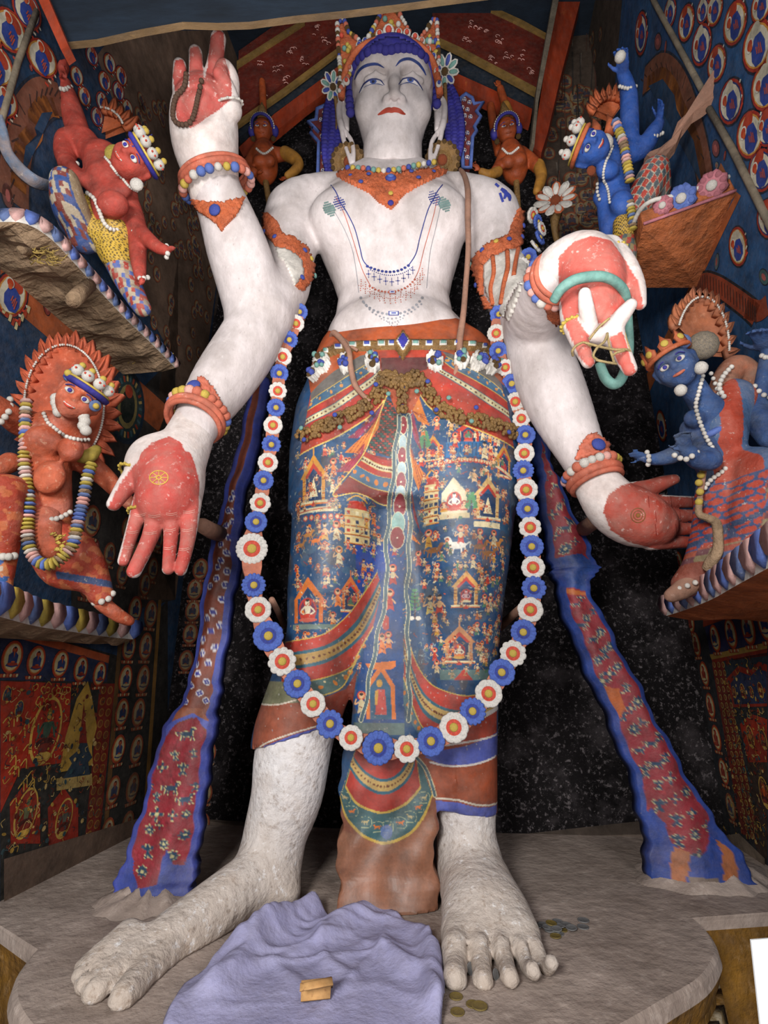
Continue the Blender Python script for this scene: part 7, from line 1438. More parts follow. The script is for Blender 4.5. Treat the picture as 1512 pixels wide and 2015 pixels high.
# ------------------------------------------------------------------ attendant figures
def fig_head(f, c, r, fwd, up, k=.35, fierce=False):
    fw = np.array(fwd, float); fw /= np.linalg.norm(fw); u = np.array(up, float); u -= fw * np.dot(u, fw); u /= np.linalg.norm(u); s = np.cross(u, fw); M = np.stack([s, fw, u], 1)   # side, forward, up
    P = lambda x, y, z: c + M @ (np.array([x, y, z]) * r)
    f.ell(c, np.array([.86, .95, 1.0]) * r, M, k * r * .2)
    f.ell(P(0, .25, -.35), np.array([.68, .62, .68]) * r, M, .25 * r); f.ell(P(0, .42, -.82), np.array([.30, .26, .22]) * r, M, .2 * r)
    for q in (-1, 1):
        f.ell(P(q * .40, .52, -.30), np.array([.30, .28, .28]) * r, M, .2 * r); f.cone(P(q * .10, .88, .30), P(q * .58, .66, .34), .10 * r, .08 * r, .14 * r)
        f.ell(P(q * .34, .82, .03), np.array([.24, .13, .15]) * r, M, .06 * r, True); f.cone(P(q * .88, .0, .22), P(q * .86, .02, -.28), .13 * r, .09 * r, .06 * r); f.ell(P(q * .13, .93, -.22), np.array([.10, .12, .09]) * r, M, .05 * r)
    f.cone(P(0, .86, .25), P(0, 1.04, -.18), .08 * r, .12 * r, .1 * r)
    f.ell(P(0, .72, -.50), np.array([.36, .22, .16]) * r, M, .12 * r)
    return P, M
def fig_face(P, M, r, parent, eye='#1E2A5A', mouth=True, third=False, lipc=REDP, smile=0, es=1.0):
    fw = M[:, 1]
    for x, z, s_ in ((-.35, .02, 1.15), (.35, .02, 1.15)) + (((0, .30, .75),) if third else ()):
        c = P(x, .80 if z < .2 else .90, z); e = MB(); e.ball(c, np.array([.19, .09, .115 * es]) * r * s_, 10, 6, M=M); eo = e.build('eye', CHALK, parent)
        e = MB(); e.ball(P(x + (.02 if x < 0 else -.02), .895 if z < .2 else .97, z), np.array([.085, .04, .085 * es]) * r * s_, 8, 5, M=M); e.build('pupil', ULTRA, eo)
        if z < .2:
            e = MB(); A_ = along([P(x - .27, .74, z + .10 + (.02 if x < 0 else .1)), P(x - .05, .90, z + .25), P(x + .12, .90, z + .25), P(x + .27, .74, z + .10 + (.1 if x < 0 else .02))], 8); e.tube(A_, .028 * r, 5); e.build('eyebrow', ULTRA, parent)
    if mouth:
        e = MB(); e.tube(along([P(-.36, .72, -.50 + .10 * smile), P(-.1, .92, -.58), P(.1, .92, -.58), P(.36, .72, -.50 + .10 * smile)], 9), np.array([.02, .06, .07, .075, .075, .075, .07, .06, .02]) * r, 6); mo = e.build('mouth', lipc, parent)
        if smile: e = MB(); e.tube(along([P(-.24, .88, -.53), P(0, .97, -.57), P(.24, .88, -.53)], 7), .04 * r, 6); e.build('teeth', CHALK, mo)
def fig_hand(f, p, d, nrm, s, curl=.3, spread=.28, fist=False):
    """palm and five fingers: p wrist, d pointing direction, nrm palm normal"""
    d = np.array(d, float); d /= np.linalg.norm(d); n = np.array(nrm, float); n -= d * np.dot(n, d); n /= np.linalg.norm(n); t = np.cross(d, n)
    f.ell(p + d * s * .9, np.array([.62, .95, .34]) * s, np.stack([t, d, n], 1), .15 * s)
    for i, (o, L, r_) in enumerate(((-.48, 1.0, .17), (-.16, 1.2, .18), (.16, 1.15, .18), (.46, .9, .155))):
        b = p + d * s * 1.5 + t * s * o; dd = d + t * o * spread * 1.6; c1 = b + dd * s * L * .45 + n * s * curl * .25; c2 = c1 + (dd * (1 - curl * .9) + n * curl * 1.2) * s * L * .45
        if fist: c1 = b + d * s * .25 + n * s * .3; c2 = p + d * s * .9 + n * s * .55 + t * s * o
        f.chain([(b - d * s * .3, r_ * s * 1.05), (c1, r_ * s), (c2, r_ * s * .78)], k=.06 * s)
    b = p + d * s * .45 - t * s * .5; f.chain([(b, .22 * s), (b + (d * .5 - t * .6 + n * .2) * s * .7, .18 * s), (b + (d * .9 - t * .7 + n * .35) * s * 1.1, .14 * s)], k=.08 * s)
def figure(name, label, cat, loc, skin, chains, ells, head, hands, h=.0075, k=.018, cuts=None):
    t_ = thing(name, label, cat, loc); L = []
    for c in chains: L.append([S(*q) for q in c])
    allp = np.array([list(p) + [r] for c in L for p, r in c]); hc_ = at(*head[:3]); hr = head[3] * mpp(*head[:3])
    pts = np.concatenate([allp[:, :3] - allp[:, 3:], allp[:, :3] + allp[:, 3:], [hc_ - hr * 1.4, hc_ + hr * 1.4]] + [[at(*q[0]) - .16, at(*q[0]) + .16] for q in hands])
    f = Field(pts.min(0) - .02, pts.max(0) + .02, h)
    for c in L: f.chain(c, k=k)
    for px, r in ells: s_ = mpp(*px); f.ell(at(*px), np.array([r[0], r[1] * .85, r[2]]) * s_, None, .032)
    P, M = fig_head(f, hc_, hr, head[4], head[5])
    for px, d, n, sp, cu, fi in hands: fig_hand(f, at(*px), (at(*d) - at(*px)) if abs(d[0]) > 5 else d, n, sp * mpp(*px), cu, fist=fi)
    V, Q = f.surface(2); bv = bvh_of(V, Q); o = link_mesh('figure_body', raw_mesh('figure_body', V, Q), skin, t_); return t_, P, M, hr, bv, o
def cloth_part(name, chains, m, parent, h=.009, k=.02, colfn=None, ells=()):
    L = [[S(*q) for q in c] for c in chains]; allp = np.array([list(p) + [r] for c in L for p, r in c]); f = Field((allp[:, :3] - allp[:, 3:]).min(0) - .03, (allp[:, :3] + allp[:, 3:]).max(0) + .03, h)
    for c in L: f.chain(c, k=k)
    V, Q = f.surface(2)
    if colfn:
        V, Q = subdivide(V, Q, np.ones(len(Q), bool)); V = relax(V, Q, 2)
    me = raw_mesh(name, V, Q)
    if colfn:
        ym = float(np.mean([c[2] for ch in chains for c in ch])); x, y = ref_uv(V, ([0, 5], [ym, ym])); set_col(me, np.array([hexc(c) for c in colfn(x, y)]))
    return link_mesh(name, me, m, parent), bvh_of(V, Q)
def pearls(pts, r, m, parent, name='pearl_string', n=None, bvh=None, off=.004):
    """a string of modelled pearls along measured points (x, y, Y)"""
    P = along(pts, n or 24); W_ = [at(*q) for q in P]; Ls = sum(np.linalg.norm(b - a) for a, b in zip(W_[:-1], W_[1:])); P = along(pts, max(4, int(Ls / (r * 1.9)))); mb = MB()
    for x, y, Y in P:
        p = at(x, y, Y)
        if bvh is not None:
            q, nn = hit(bvh, x, y)
            if q is not None and abs(q[1] - Y) < .35: p = q + nn * off
        mb.ball(p, r, 7, 5)
    o = mb.build(name, m, parent); o['kind'] = 'stuff'; return o
def skull_crown(P, M, r, parent, n=4, a0=-60, a1=60, tipm=YELLOW, tiara=ULTRA, tilt=.3):
    mb = MB(); mb.tube([P(math.sin(g) * .93, math.cos(g) * .95 + .05, .48) for g in np.linspace(-2.2, 2.2, 24)], .12 * r, 6, flat=1.4); b = mb.build('tiara_band', tiara, parent)
    mb = MB(); mb.tube([P(math.sin(g) * .95, math.cos(g) * .97 + .05, .66) for g in np.linspace(-2.0, 2.0, 24)], .06 * r, 6); mb.build('tiara_edge', YELLOW, parent)
    for g in np.radians(np.linspace(a0, a1, n)):
        c = P(math.sin(g) * .92, math.cos(g) * .95 + .05, .95); sk = bead('skull_ornament', c, .27 * r, CHALK, parent); q = np.array([math.sin(g), math.cos(g), 0])
        bead('skull_tip', P(math.sin(g) * .88, math.cos(g) * .9 + .05, 1.24), .15 * r, tipm, parent)
        for e in (-1, 1): bead('skull_eye', c + M @ (np.array([math.cos(g) * e * .10, -math.sin(g) * e * .10, .04]) * r + q * .24 * r), .055 * r, REDP, parent, n=6, rings=4)
def flame_halo(center, Y, rx, ry, a0, a1, parent, n=16, L=22, tilt=0.0, m=None, dish=True, rimm=CHALK, gap=.0):
    """a dished disc edged with separate flame tongues and a pearl rim"""
    m = m or FLAME; cx, cy = center; g = np.radians(np.linspace(a0, a1, 40)); s_ = mpp(cx, cy, Y)
    rim = [at(cx + rx * math.sin(q), cy - ry * math.cos(q), Y) for q in g]; c = at(cx, cy, Y + .03); mb = MB(); n_ = len(rim)
    inn = [at(cx + rx * .8 * math.sin(q), cy - ry * .8 * math.cos(q), Y + .025) for q in g]
    V = rim + inn + [c] + [p + np.array([0, .03, 0]) for p in rim] + [c + np.array([0, .03, 0])]; F = [(i, i + 1, n_ + i + 1, n_ + i) for i in range(n_ - 1)] + [(n_ + i, n_ + i + 1, 2 * n_) for i in range(n_ - 1)] + [(2 * n_ + 1 + i, 2 * n_ + 2 + i, 3 * n_ + 1) for i in range(n_ - 1)] + [(i, i + 1, 2 * n_ + 2 + i, 2 * n_ + 1 + i) for i in range(n_ - 1)]
    mb.add(V, F); h_ = mb.build('halo', m, parent)
    if rimm: 
        mb = MB()
        Lr = sum(np.linalg.norm(b - a) for a, b in zip(rim[:-1], rim[1:]))
        for p in along(rim, int(Lr / (2.6 * s_ * 1.9))): mb.ball(p + np.array([0, -.012, 0]), 2.6 * s_, 6, 4)
        mb.build('halo_pearls', rimm, parent)
    for q in np.radians(np.linspace(a0, a1, n)):
        for lay, lf in ((0, 1.0),):
            b0 = np.array([cx + rx * math.sin(q), cy - ry * math.cos(q)]); o = np.array([rx * math.sin(q) / max(rx, ry), -ry * math.cos(q) / max(rx, ry)]); o /= np.linalg.norm(o); o = o + np.array([0, -.35]); o /= np.linalg.norm(o); sd = np.array([-o[1], o[0]]); Lq = L * random.uniform(.8, 1.15); w = math.pi * (rx + ry) * (a1 - a0) / 360 / n * .62
            px = [b0 - sd * w - o * 3, b0 - sd * w * .95 + o * Lq * .35, b0 - sd * w * .5 + o * Lq * .72, b0 + o * Lq + sd * w * .2, b0 + sd * w * .6 + o * Lq * .65, b0 + sd * w + o * Lq * .3, b0 + sd * w - o * 3]
            fr = [at(p[0], p[1], Y + (.0 if i in (0, 6) else -.012)) for i, p in enumerate(px)]; mb = MB(); mb.prism(fr, [p + np.array([0, .022, 0]) for p in fr]); mb.tube(along([at(*(b0 + o * 2), Y - .012), at(*(b0 + o * Lq * .5), Y - .02), at(*(b0 + o * Lq * .85), Y - .012)], 6), np.array([2.2, 2.4, 2.2, 1.8, 1.2, .5]) * s_, 5)
            mb.build('flame_tongue', m, parent)
K4 = lambda x, y: (x * .2979, y * .2979)
K6 = lambda x, y: (x * .3374, 600 + y * .3374)
# ---- upper left: crouching red figure
def tiger(x, y): return ['#D8B040' if (math.sin(a * .9 + 2.5 * math.sin(b * .35)) * math.sin(b * 1.1)) > -.35 else '#2A2018' for a, b in zip(x, y)]
def step_pat(x, y):
    out_ = []
    for a, b in zip(x, y):
        i, j = int(a // 7), int(b // 7); v = (i * 3 + j * 5 + (i * j) % 4) % 7; w = b - 351
        if a < 158 and 346 < b < 432: c = '#2F569E' if v in (0, 2, 5) else '#CFC4B0'
        elif b > 505: c = ['#A83A30', '#3F5FA8', '#B8A890', '#9A8A78', '#B8A890'][v % 5]
        elif a < 185: c = ['#2F4F8C', '#7A3028', '#B8A890'][v % 3]
        else: c = '#9A8468'
        out_.append(c)
    return out_
loc = floor_at(200, 560, 2.2)
r1, P, M, hr, bv, body = figure('crouching_figure', 'red clay figure crouching with one fist raised on the upper left ledge', 'figurine', tuple(loc), SKINRED,
    [[(205, 320, 1.66, 38), (208, 350, 1.64, 37), (214, 390, 1.63, 34), (218, 420, 1.64, 33), (226, 455, 1.67, 30)], [(238, 375, 1.64, 30), (250, 395, 1.66, 22), (262, 420, 1.67, 19), (268, 448, 1.66, 18)], [(268, 448, 1.66, 17), (290, 470, 1.64, 15), (312, 487, 1.62, 12), (326, 492, 1.61, 10)], [(262, 430, 1.66, 18), (270, 470, 1.67, 17), (272, 510, 1.66, 15), (276, 545, 1.65, 11)],
     [(205, 318, 1.66, 30), (178, 295, 1.66, 27), (158, 268, 1.66, 22), (145, 230, 1.64, 21), (136, 195, 1.62, 17), (127, 165, 1.60, 13)], [(165, 280, 1.66, 26), (134, 278, 1.65, 22), (128, 300, 1.64, 20), (133, 322, 1.63, 17)], [(133, 322, 1.62, 16), (150, 345, 1.60, 14), (168, 358, 1.59, 11), (176, 366, 1.59, 8)], [(225, 335, 1.62, 22), (245, 325, 1.58, 20)]],
    [((222, 402, 1.56), (30, 26, 26)), ((205, 340, 1.58), (26, 18, 22)), ((240, 372, 1.59), (20, 16, 18))], (266, 318, 1.54, 39, (.12, -.92, -.38), (.80, .12, .58)),
    [((124, 156, 1.60), (117, 104, 1.50), (.6, -.8, 0), 19, .9, True), ((328, 492, 1.61), (348, 488, 1.58), (0, -.5, .8), 11, .9, True), ((278, 548, 1.65), (294, 582, 1.58), (-.6, -.7, 0), 13, .9, True)])
fig_face(P, M, hr, r1, third=True, smile=1); skull_crown(P, M, hr, r1, 5, -62, 70)
for a in (-.95, -.75): 
    for k in range(3): mb = MB(); mb.tube([P(a, -.1 - .2 * k, .3), P(a - .25, -.2 - .2 * k, .8), P(a - .1, -.2, 1.25 + .1 * k)], [.12 * hr, .1 * hr, .02 * hr], 6); mb.build('hair_tuft', ULTRA, r1)
bead('ear_disc', at(226, 304, 1.56), .040, OLDYEL, r1, (.2, -1, -.3), .5, 14, 8); bead('ear_disc', at(269, 363, 1.54), .026, CHALK, r1, (.2, -1, -.3), .6, 12, 6)
step_m = PAINT
tr, tb = cloth_part('patterned_trousers', [[(148, 440, 1.70, 22), (134, 418, 1.58, 26), (128, 385, 1.52, 27), (128, 358, 1.50, 24)], [(128, 358, 1.50, 24), (140, 395, 1.54, 27), (152, 432, 1.60, 28), (165, 470, 1.66, 28)], [(150, 440, 1.66, 30), (185, 452, 1.68, 34), (215, 470, 1.70, 30)], [(212, 470, 1.69, 30), (232, 510, 1.70, 28), (250, 550, 1.72, 25), (268, 586, 1.74, 20), (280, 606, 1.74, 17)]], PAINT, r1, colfn=step_pat)
ts, _ = cloth_part('tiger_skin_skirt', [[(172, 392, 1.62, 10), (176, 420, 1.62, 13), (184, 450, 1.63, 17), (200, 462, 1.64, 20), (226, 462, 1.67, 31)], [(226, 462, 1.66, 32), (224, 480, 1.67, 34), (228, 498, 1.68, 32), (236, 508, 1.69, 28)]], PAINT, r1, colfn=tiger)
pearls([(172, 380, 1.58), (186, 392, 1.56), (195, 415, 1.55), (206, 440, 1.57), (222, 452, 1.6), (246, 452, 1.64), (254, 462, 1.66)], .009, CHALK, r1, n=30, bvh=None); pearls([(208, 312, 1.58), (224, 330, 1.55), (240, 352, 1.54), (256, 370, 1.55), (268, 376, 1.57)], .006, CHALK, r1, n=26, bvh=bv)
for L in ([(111, 170, 1.60), (125, 176, 1.575), (140, 171, 1.60)], [(117, 316, 1.62), (135, 322, 1.60), (152, 322, 1.62)], [(248, 458, 1.66), (268, 454, 1.63), (283, 448, 1.65)], [(328, 484, 1.62), (331, 494, 1.60), (328, 506, 1.62)], [(268, 545, 1.65), (278, 548, 1.63), (291, 546, 1.65)], [(172, 276, 1.66), (166, 290, 1.62), (160, 302, 1.64)]): pearls(L, .010, CHALK, r1, 'bangle', 10)
flame_halo((200, 262), 1.80, 46, 46, -75, 70, r1, 10, 30, rimm=CHALK)
rope('trailing_scarf', [(-6, 225, 1.30, 7), (4, 262, 1.34, 8), (14, 300, 1.38, 8), (40, 335, 1.42, 9), (70, 358, 1.46, 9), (98, 366, 1.52, 8)], mat('faded_scarf_clay', '#5F6E84', .75, var='#9A8070', vscale=16, vamt=.8, bump=.5, bscale=30, wear='#C0B0A0', wscale=20), r1, flat=.4)
mb = MB(); f_ = [at(x, y, 1.68) for x, y in ((90, 220), (98, 228), (112, 236), (124, 252), (122, 268), (110, 275), (98, 250))]; mb.prism(f_, [p + np.array([0, .03, 0]) for p in f_]); mb.build('scarf_end', BROWNCORD, r1)
# ---- lower left: orange figure in a flame halo
def legs_pat(x, y):
    out_ = []
    for a, b in zip(x, y):
        v = math.sin(a * .21) * math.sin(b * .17 + 1) + .3 * math.sin(a * .5 + b * .4)
        if a < 45: c = '#2E5A98' if v > .25 else ('#C87A4A' if v > -.6 else '#C9B8A8')
        else: c = '#B0402A' if v > -.25 else '#C86A40'
        if a > 110 and 1128 < b + (a - 150) * -.1 < 1142: c = '#35507E'
        out_.append(c)
    return out_
r2, P, M, hr, bv, body = figure('haloed_figure', 'orange clay figure lunging with a flame halo and flower garland, lower left', 'figurine', tuple(floor_at(150, 1200, .98)), SKINORG,
    [[(100, 850, 1.60, 42), (92, 875, 1.58, 44), (96, 905, 1.57, 40), (102, 945, 1.57, 34), (108, 985, 1.58, 30), (106, 1015, 1.60, 32)], [(60, 838, 1.60, 30), (35, 830, 1.56, 25), (12, 812, 1.50, 23), (-20, 790, 1.44, 20)], [(132, 868, 1.60, 38), (158, 900, 1.63, 28), (178, 916, 1.66, 22), (205, 938, 1.70, 19), (232, 966, 1.72, 16), (255, 990, 1.74, 13)], [(115, 850, 1.58, 28), (135, 825, 1.55, 26), (148, 805, 1.52, 24)], [(20, 910, 1.62, 20), (0, 920, 1.60, 18), (-20, 925, 1.58, 16)],
     [(190, 1170, 1.72, 18), (205, 1190, 1.72, 15), (235, 1212, 1.75, 13), (255, 1222, 1.78, 10)]],
    [((83, 868, 1.50), (36, 28, 32)), ((140, 884, 1.50), (22, 26, 26)), ((98, 940, 1.50), (30, 22, 34))], (157, 784, 1.50, 43, (.40, -.86, -.30), (.42, .10, .90)), [((258, 992, 1.74), (.9, .1, -.5), (0, -.9, -.3), 11, .4, False)], h=.0078)
fig_face(P, M, hr, r2, smile=1); skull_crown(P, M, hr, r2, 4, -38, 62)
bead('tiara_disc', P(-.72, .55, .62), .34 * hr, GRAYBLUE, r2, M[:, 1] - M[:, 0] * .8, .5, 14, 8); bead('tiara_disc', P(.78, .65, .05), .27 * hr, GRAYBLUE, r2, M[:, 1] + M[:, 0] * .6, .5, 14, 8); bead('disc_centre', P(-.80, .70, .62), .17 * hr, YELLOW, r2); bead('disc_centre', P(.84, .80, .05), .14 * hr, YELLOW, r2)
for x, y, Y in ((113, 796, 1.50), (166, 832, 1.50)):
    for k in range(4): bead('ear_pendant', at(x + random.uniform(-3, 3), y - 12 + k * 9, Y), .018, CHALK, r2)
flame_halo((130, 800), 1.68, 78, 118, -150, 160, r2, 30, 34, m=mat('halo_orange_clay', '#B85030', .7, var='#C86848', vscale=12, bump=.5, bscale=34, wear='#DC9880', wscale=36, wlo=.58, whi=.68, wamt=.5, dirt='#7A3A26', dscale=5, damt=.5))
sk, sb = cloth_part('painted_trousers', [[(106, 1010, 1.60, 32), (100, 1050, 1.60, 36), (112, 1085, 1.60, 40)], [(112, 1060, 1.60, 38), (150, 1080, 1.62, 34), (170, 1110, 1.66, 33), (185, 1140, 1.69, 29), (200, 1172, 1.71, 22)], [(100, 1080, 1.60, 40), (120, 1120, 1.62, 36), (160, 1135, 1.66, 28)], [(90, 1060, 1.60, 34), (50, 985, 1.54, 30), (15, 965, 1.46, 32), (-20, 975, 1.42, 34)], [(8, 970, 1.44, 32), (10, 1020, 1.46, 30), (8, 1070, 1.50, 27), (4, 1110, 1.52, 24), (0, 1150, 1.52, 22)]], PAINT, r2, colfn=legs_pat)
tg, _ = cloth_part('loincloth', [[(92, 1020, 1.56, 26), (95, 1050, 1.55, 26), (102, 1080, 1.55, 22)]], SKINORG, r2)
mb = MB(); rq = random.Random(2)
for k in range(26): x, y = 98 + rq.uniform(0, 26), 1050 + rq.uniform(0, 34); mb.tube([at(x, y, 1.505), at(x + 6, y - 3, 1.503)], .0028, 4)
mb.build('tiger_stripe_marks', YELLOW, r2)
def flower_string(pts, r, parent, n, seed=1, name='garland_flower'):
    q = random.Random(seed); P_ = along(pts, n); mb = MB(); mb.tube([at(*p) for p in P_], r * .6, 7); mb.build('garland_cord', MUD, parent)
    for i, (x, y, Y) in enumerate(P_):
        c = at(x, y, Y - .012); d = at(*P_[min(i + 1, n - 1)]) - at(*P_[max(i - 1, 0)]); d /= np.linalg.norm(d); M_ = frame(d, (0, -1, .2)); o = MB(); o.lathe([(r * .3, -r * .3), (r, -r * .1), (r * 1.05, r * .15), (r * .5, r * .3)], c, M_, 12, wob=lambda k, i: 1 + .12 * (k % 2)); o.build(name, q.choice([OLDYEL, GRAYBLUE, CHALK, PALEPINK, PERI, MUD, OLDYEL, PINK, YELLOW]), parent)
flower_string([(52, 790, 1.53), (50, 830, 1.52), (50, 870, 1.50), (48, 910, 1.50), (53, 950, 1.50), (57, 990, 1.50), (55, 1030, 1.50), (56, 1065, 1.50), (66, 1095, 1.50), (85, 1110, 1.50), (108, 1108, 1.50), (125, 1094, 1.51), (142, 1076, 1.52), (150, 1045, 1.53), (158, 1010, 1.54), (166, 975, 1.55), (172, 940, 1.56), (180, 915, 1.57)], .0165, r2, 74, 3)
pearls([(87, 816, 1.52), (100, 838, 1.50), (125, 858, 1.49), (150, 866, 1.50), (172, 866, 1.54)], .007, CHALK, r2, n=34, bvh=bv); pearls([(72, 1000, 1.56), (84, 1016, 1.54), (100, 1022, 1.53), (120, 1018, 1.54), (138, 1008, 1.57)], .009, CHALK, r2, n=18); pearls([(186, 1186, 1.70), (200, 1184, 1.68), (218, 1176, 1.70), (222, 1168, 1.71)], .011, CHALK, r2, 'anklet', 12); pearls([(20, 786, 1.50), (20, 800, 1.48), (14, 815, 1.47), (2, 830, 1.46)], .011, CHALK, r2, 'bangle', 12); pearls([(-4, 1092, 1.48), (10, 1096, 1.47), (28, 1094, 1.49)], .012, CHALK, r2, 'anklet', 10)
cloth_part('armband_knot', [[(160, 900, 1.56, 12), (175, 898, 1.57, 14), (190, 885, 1.6, 10)]], OLDYEL, r2)
# ---- upper right: cobalt figure
K5 = lambda x, y: (1100 + x * .2381, 120 + y * .2381)
def diam_pat(x, y):
    return [['#B0382A', '#4A5A62'][(int((a * .8 + b * .6) // 9) + int((b * .8 - a * .6) // 9)) % 2] if (((a * .8 + b * .6) % 9) > 1 and ((b * .8 - a * .6) % 9) > 1) else '#B9AE9A' for a, b in zip(x, y)]
r3, P, M, hr, bv, body = figure('crouching_figure', 'cobalt blue clay figure bending with one arm raised, upper right', 'figurine', tuple(floor_at(1240, 520, 2.62)), SKINBLUE,
    [[(1206, 300, 1.86, 25), (1205, 322, 1.86, 28), (1206, 350, 1.87, 25), (1212, 380, 1.88, 26), (1216, 410, 1.89, 27), (1222, 440, 1.90, 24)], [(1216, 300, 1.87, 24), (1236, 290, 1.86, 18), (1240, 262, 1.84, 17), (1239, 225, 1.82, 17), (1238, 190, 1.80, 16), (1232, 160, 1.78, 13), (1226, 144, 1.77, 11)], [(1222, 305, 1.88, 22), (1250, 298, 1.87, 20), (1270, 286, 1.85, 18), (1285, 262, 1.83, 15), (1296, 244, 1.82, 11)], [(1200, 370, 1.88, 22), (1196, 410, 1.90, 19), (1198, 450, 1.92, 17), (1196, 485, 1.94, 14)], [(1190, 372, 1.88, 16), (1182, 388, 1.88, 14)], [(1196, 310, 1.84, 16), (1178, 302, 1.80, 18)]],
    [((1196, 334, 1.79), (22, 18, 20)), ((1224, 400, 1.82), (22, 22, 26))], (1158, 294, 1.76, 36, (-.22, -.88, -.42), (-.86, .10, .46)),
    [((1228, 146, 1.77), (1222, 80, 1.66), (-.5, -.8, .2), 19, .5, False), ((1297, 242, 1.82), (1306, 180, 1.70), (-.8, -.5, 0), 16, .2, False)], h=.0072)
fig_face(P, M, hr, r3, third=True, smile=1, lipc=REDP); skull_crown(P, M, hr, r3, 4, -60, 60, CHALK, FLAME)
bead('ear_disc', at(1193, 279, 1.76), .036, CHALK, r3, (.2, -1, -.4), .6, 14, 8); bead('ear_disc', at(1164, 336, 1.76), .022, ORANGE, r3, (.2, -1, -.4), .7, 10, 6)
flame_halo((1205, 230), 1.96, 36, 42, -70, 40, r3, 8, 26, rimm=None)
for x, y in ((1172, 258), (1200, 250)): mb = MB(); mb.tube([at(x, y + 12, 1.80), at(x + 2, y - 6, 1.80), at(x - 4, y - 24, 1.80)], [.025, .022, .004], 7); mb.build('hair_tuft', FLAME, r3)
cloth_part('diamond_patterned_knee', [[(1240, 440, 1.92, 26), (1262, 395, 1.86, 28), (1284, 345, 1.80, 27), (1292, 332, 1.80, 22)], [(1290, 336, 1.80, 24), (1292, 372, 1.86, 26), (1282, 412, 1.94, 24), (1276, 440, 1.98, 22)]], PAINT, r3, colfn=diam_pat)
cloth_part('tiger_skin_skirt', [[(1226, 440, 1.86, 18), (1228, 470, 1.86, 20), (1232, 500, 1.88, 20), (1236, 528, 1.9, 16)]], PAINT, r3, colfn=lambda x, y: [('#C8A038' if math.sin(a * 1.3) * math.sin(b * .9) > -.2 else '#2A2018') if a < 1238 and b < 480 else ['#A83A2A', '#4A5A5A', '#8A7A50'][int(a // 8 + b // 9) % 3] for a, b in zip(x, y)])
flower_string([(1212, 240, 1.77), (1220, 262, 1.76), (1228, 285, 1.76), (1233, 315, 1.77), (1238, 340, 1.78), (1240, 355, 1.79)], .019, r3, 19, 6); flower_string([(1240, 398, 1.80), (1244, 425, 1.81), (1246, 450, 1.82)], .017, r3, 9, 7)
pearls([(1205, 290, 1.78), (1194, 315, 1.77), (1188, 345, 1.79), (1196, 372, 1.81), (1202, 398, 1.82)], .007, CHALK, r3, n=34, bvh=bv); pearls([(1220, 170, 1.77), (1236, 174, 1.76), (1252, 170, 1.78)], .009, CHALK, r3, 'bangle', 10); pearls([(1276, 262, 1.82), (1290, 268, 1.81), (1304, 262, 1.83)], .010, CHALK, r3, 'bangle', 10); pearls([(1176, 362, 1.84), (1176, 378, 1.84), (1180, 392, 1.86)], .008, CHALK, r3, 'bangle', 8)
bead('white_shell', at(1221, 112, 1.66), .026, CHALK, r3, None, 1, 10, 6)
mb = MB(); f_ = [at(x, y, Y) for x, y, Y in ((1270, 302, 1.86), (1300, 290, 1.82), (1322, 272, 1.78), (1334, 240, 1.74), (1350, 225, 1.70), (1372, 190, 1.64), (1398, 150, 1.58), (1405, 138, 1.56), (1410, 144, 1.56), (1426, 140, 1.56), (1424, 160, 1.57), (1412, 186, 1.60), (1388, 206, 1.64), (1366, 220, 1.68), (1344, 250, 1.73), (1332, 280, 1.77), (1312, 304, 1.80), (1284, 312, 1.85))]; mb.prism(f_, [p + np.array([.012, .045, -.012]) for p in f_]); mb.build('flying_scarf', BROWNCORD, r3, smooth=False)
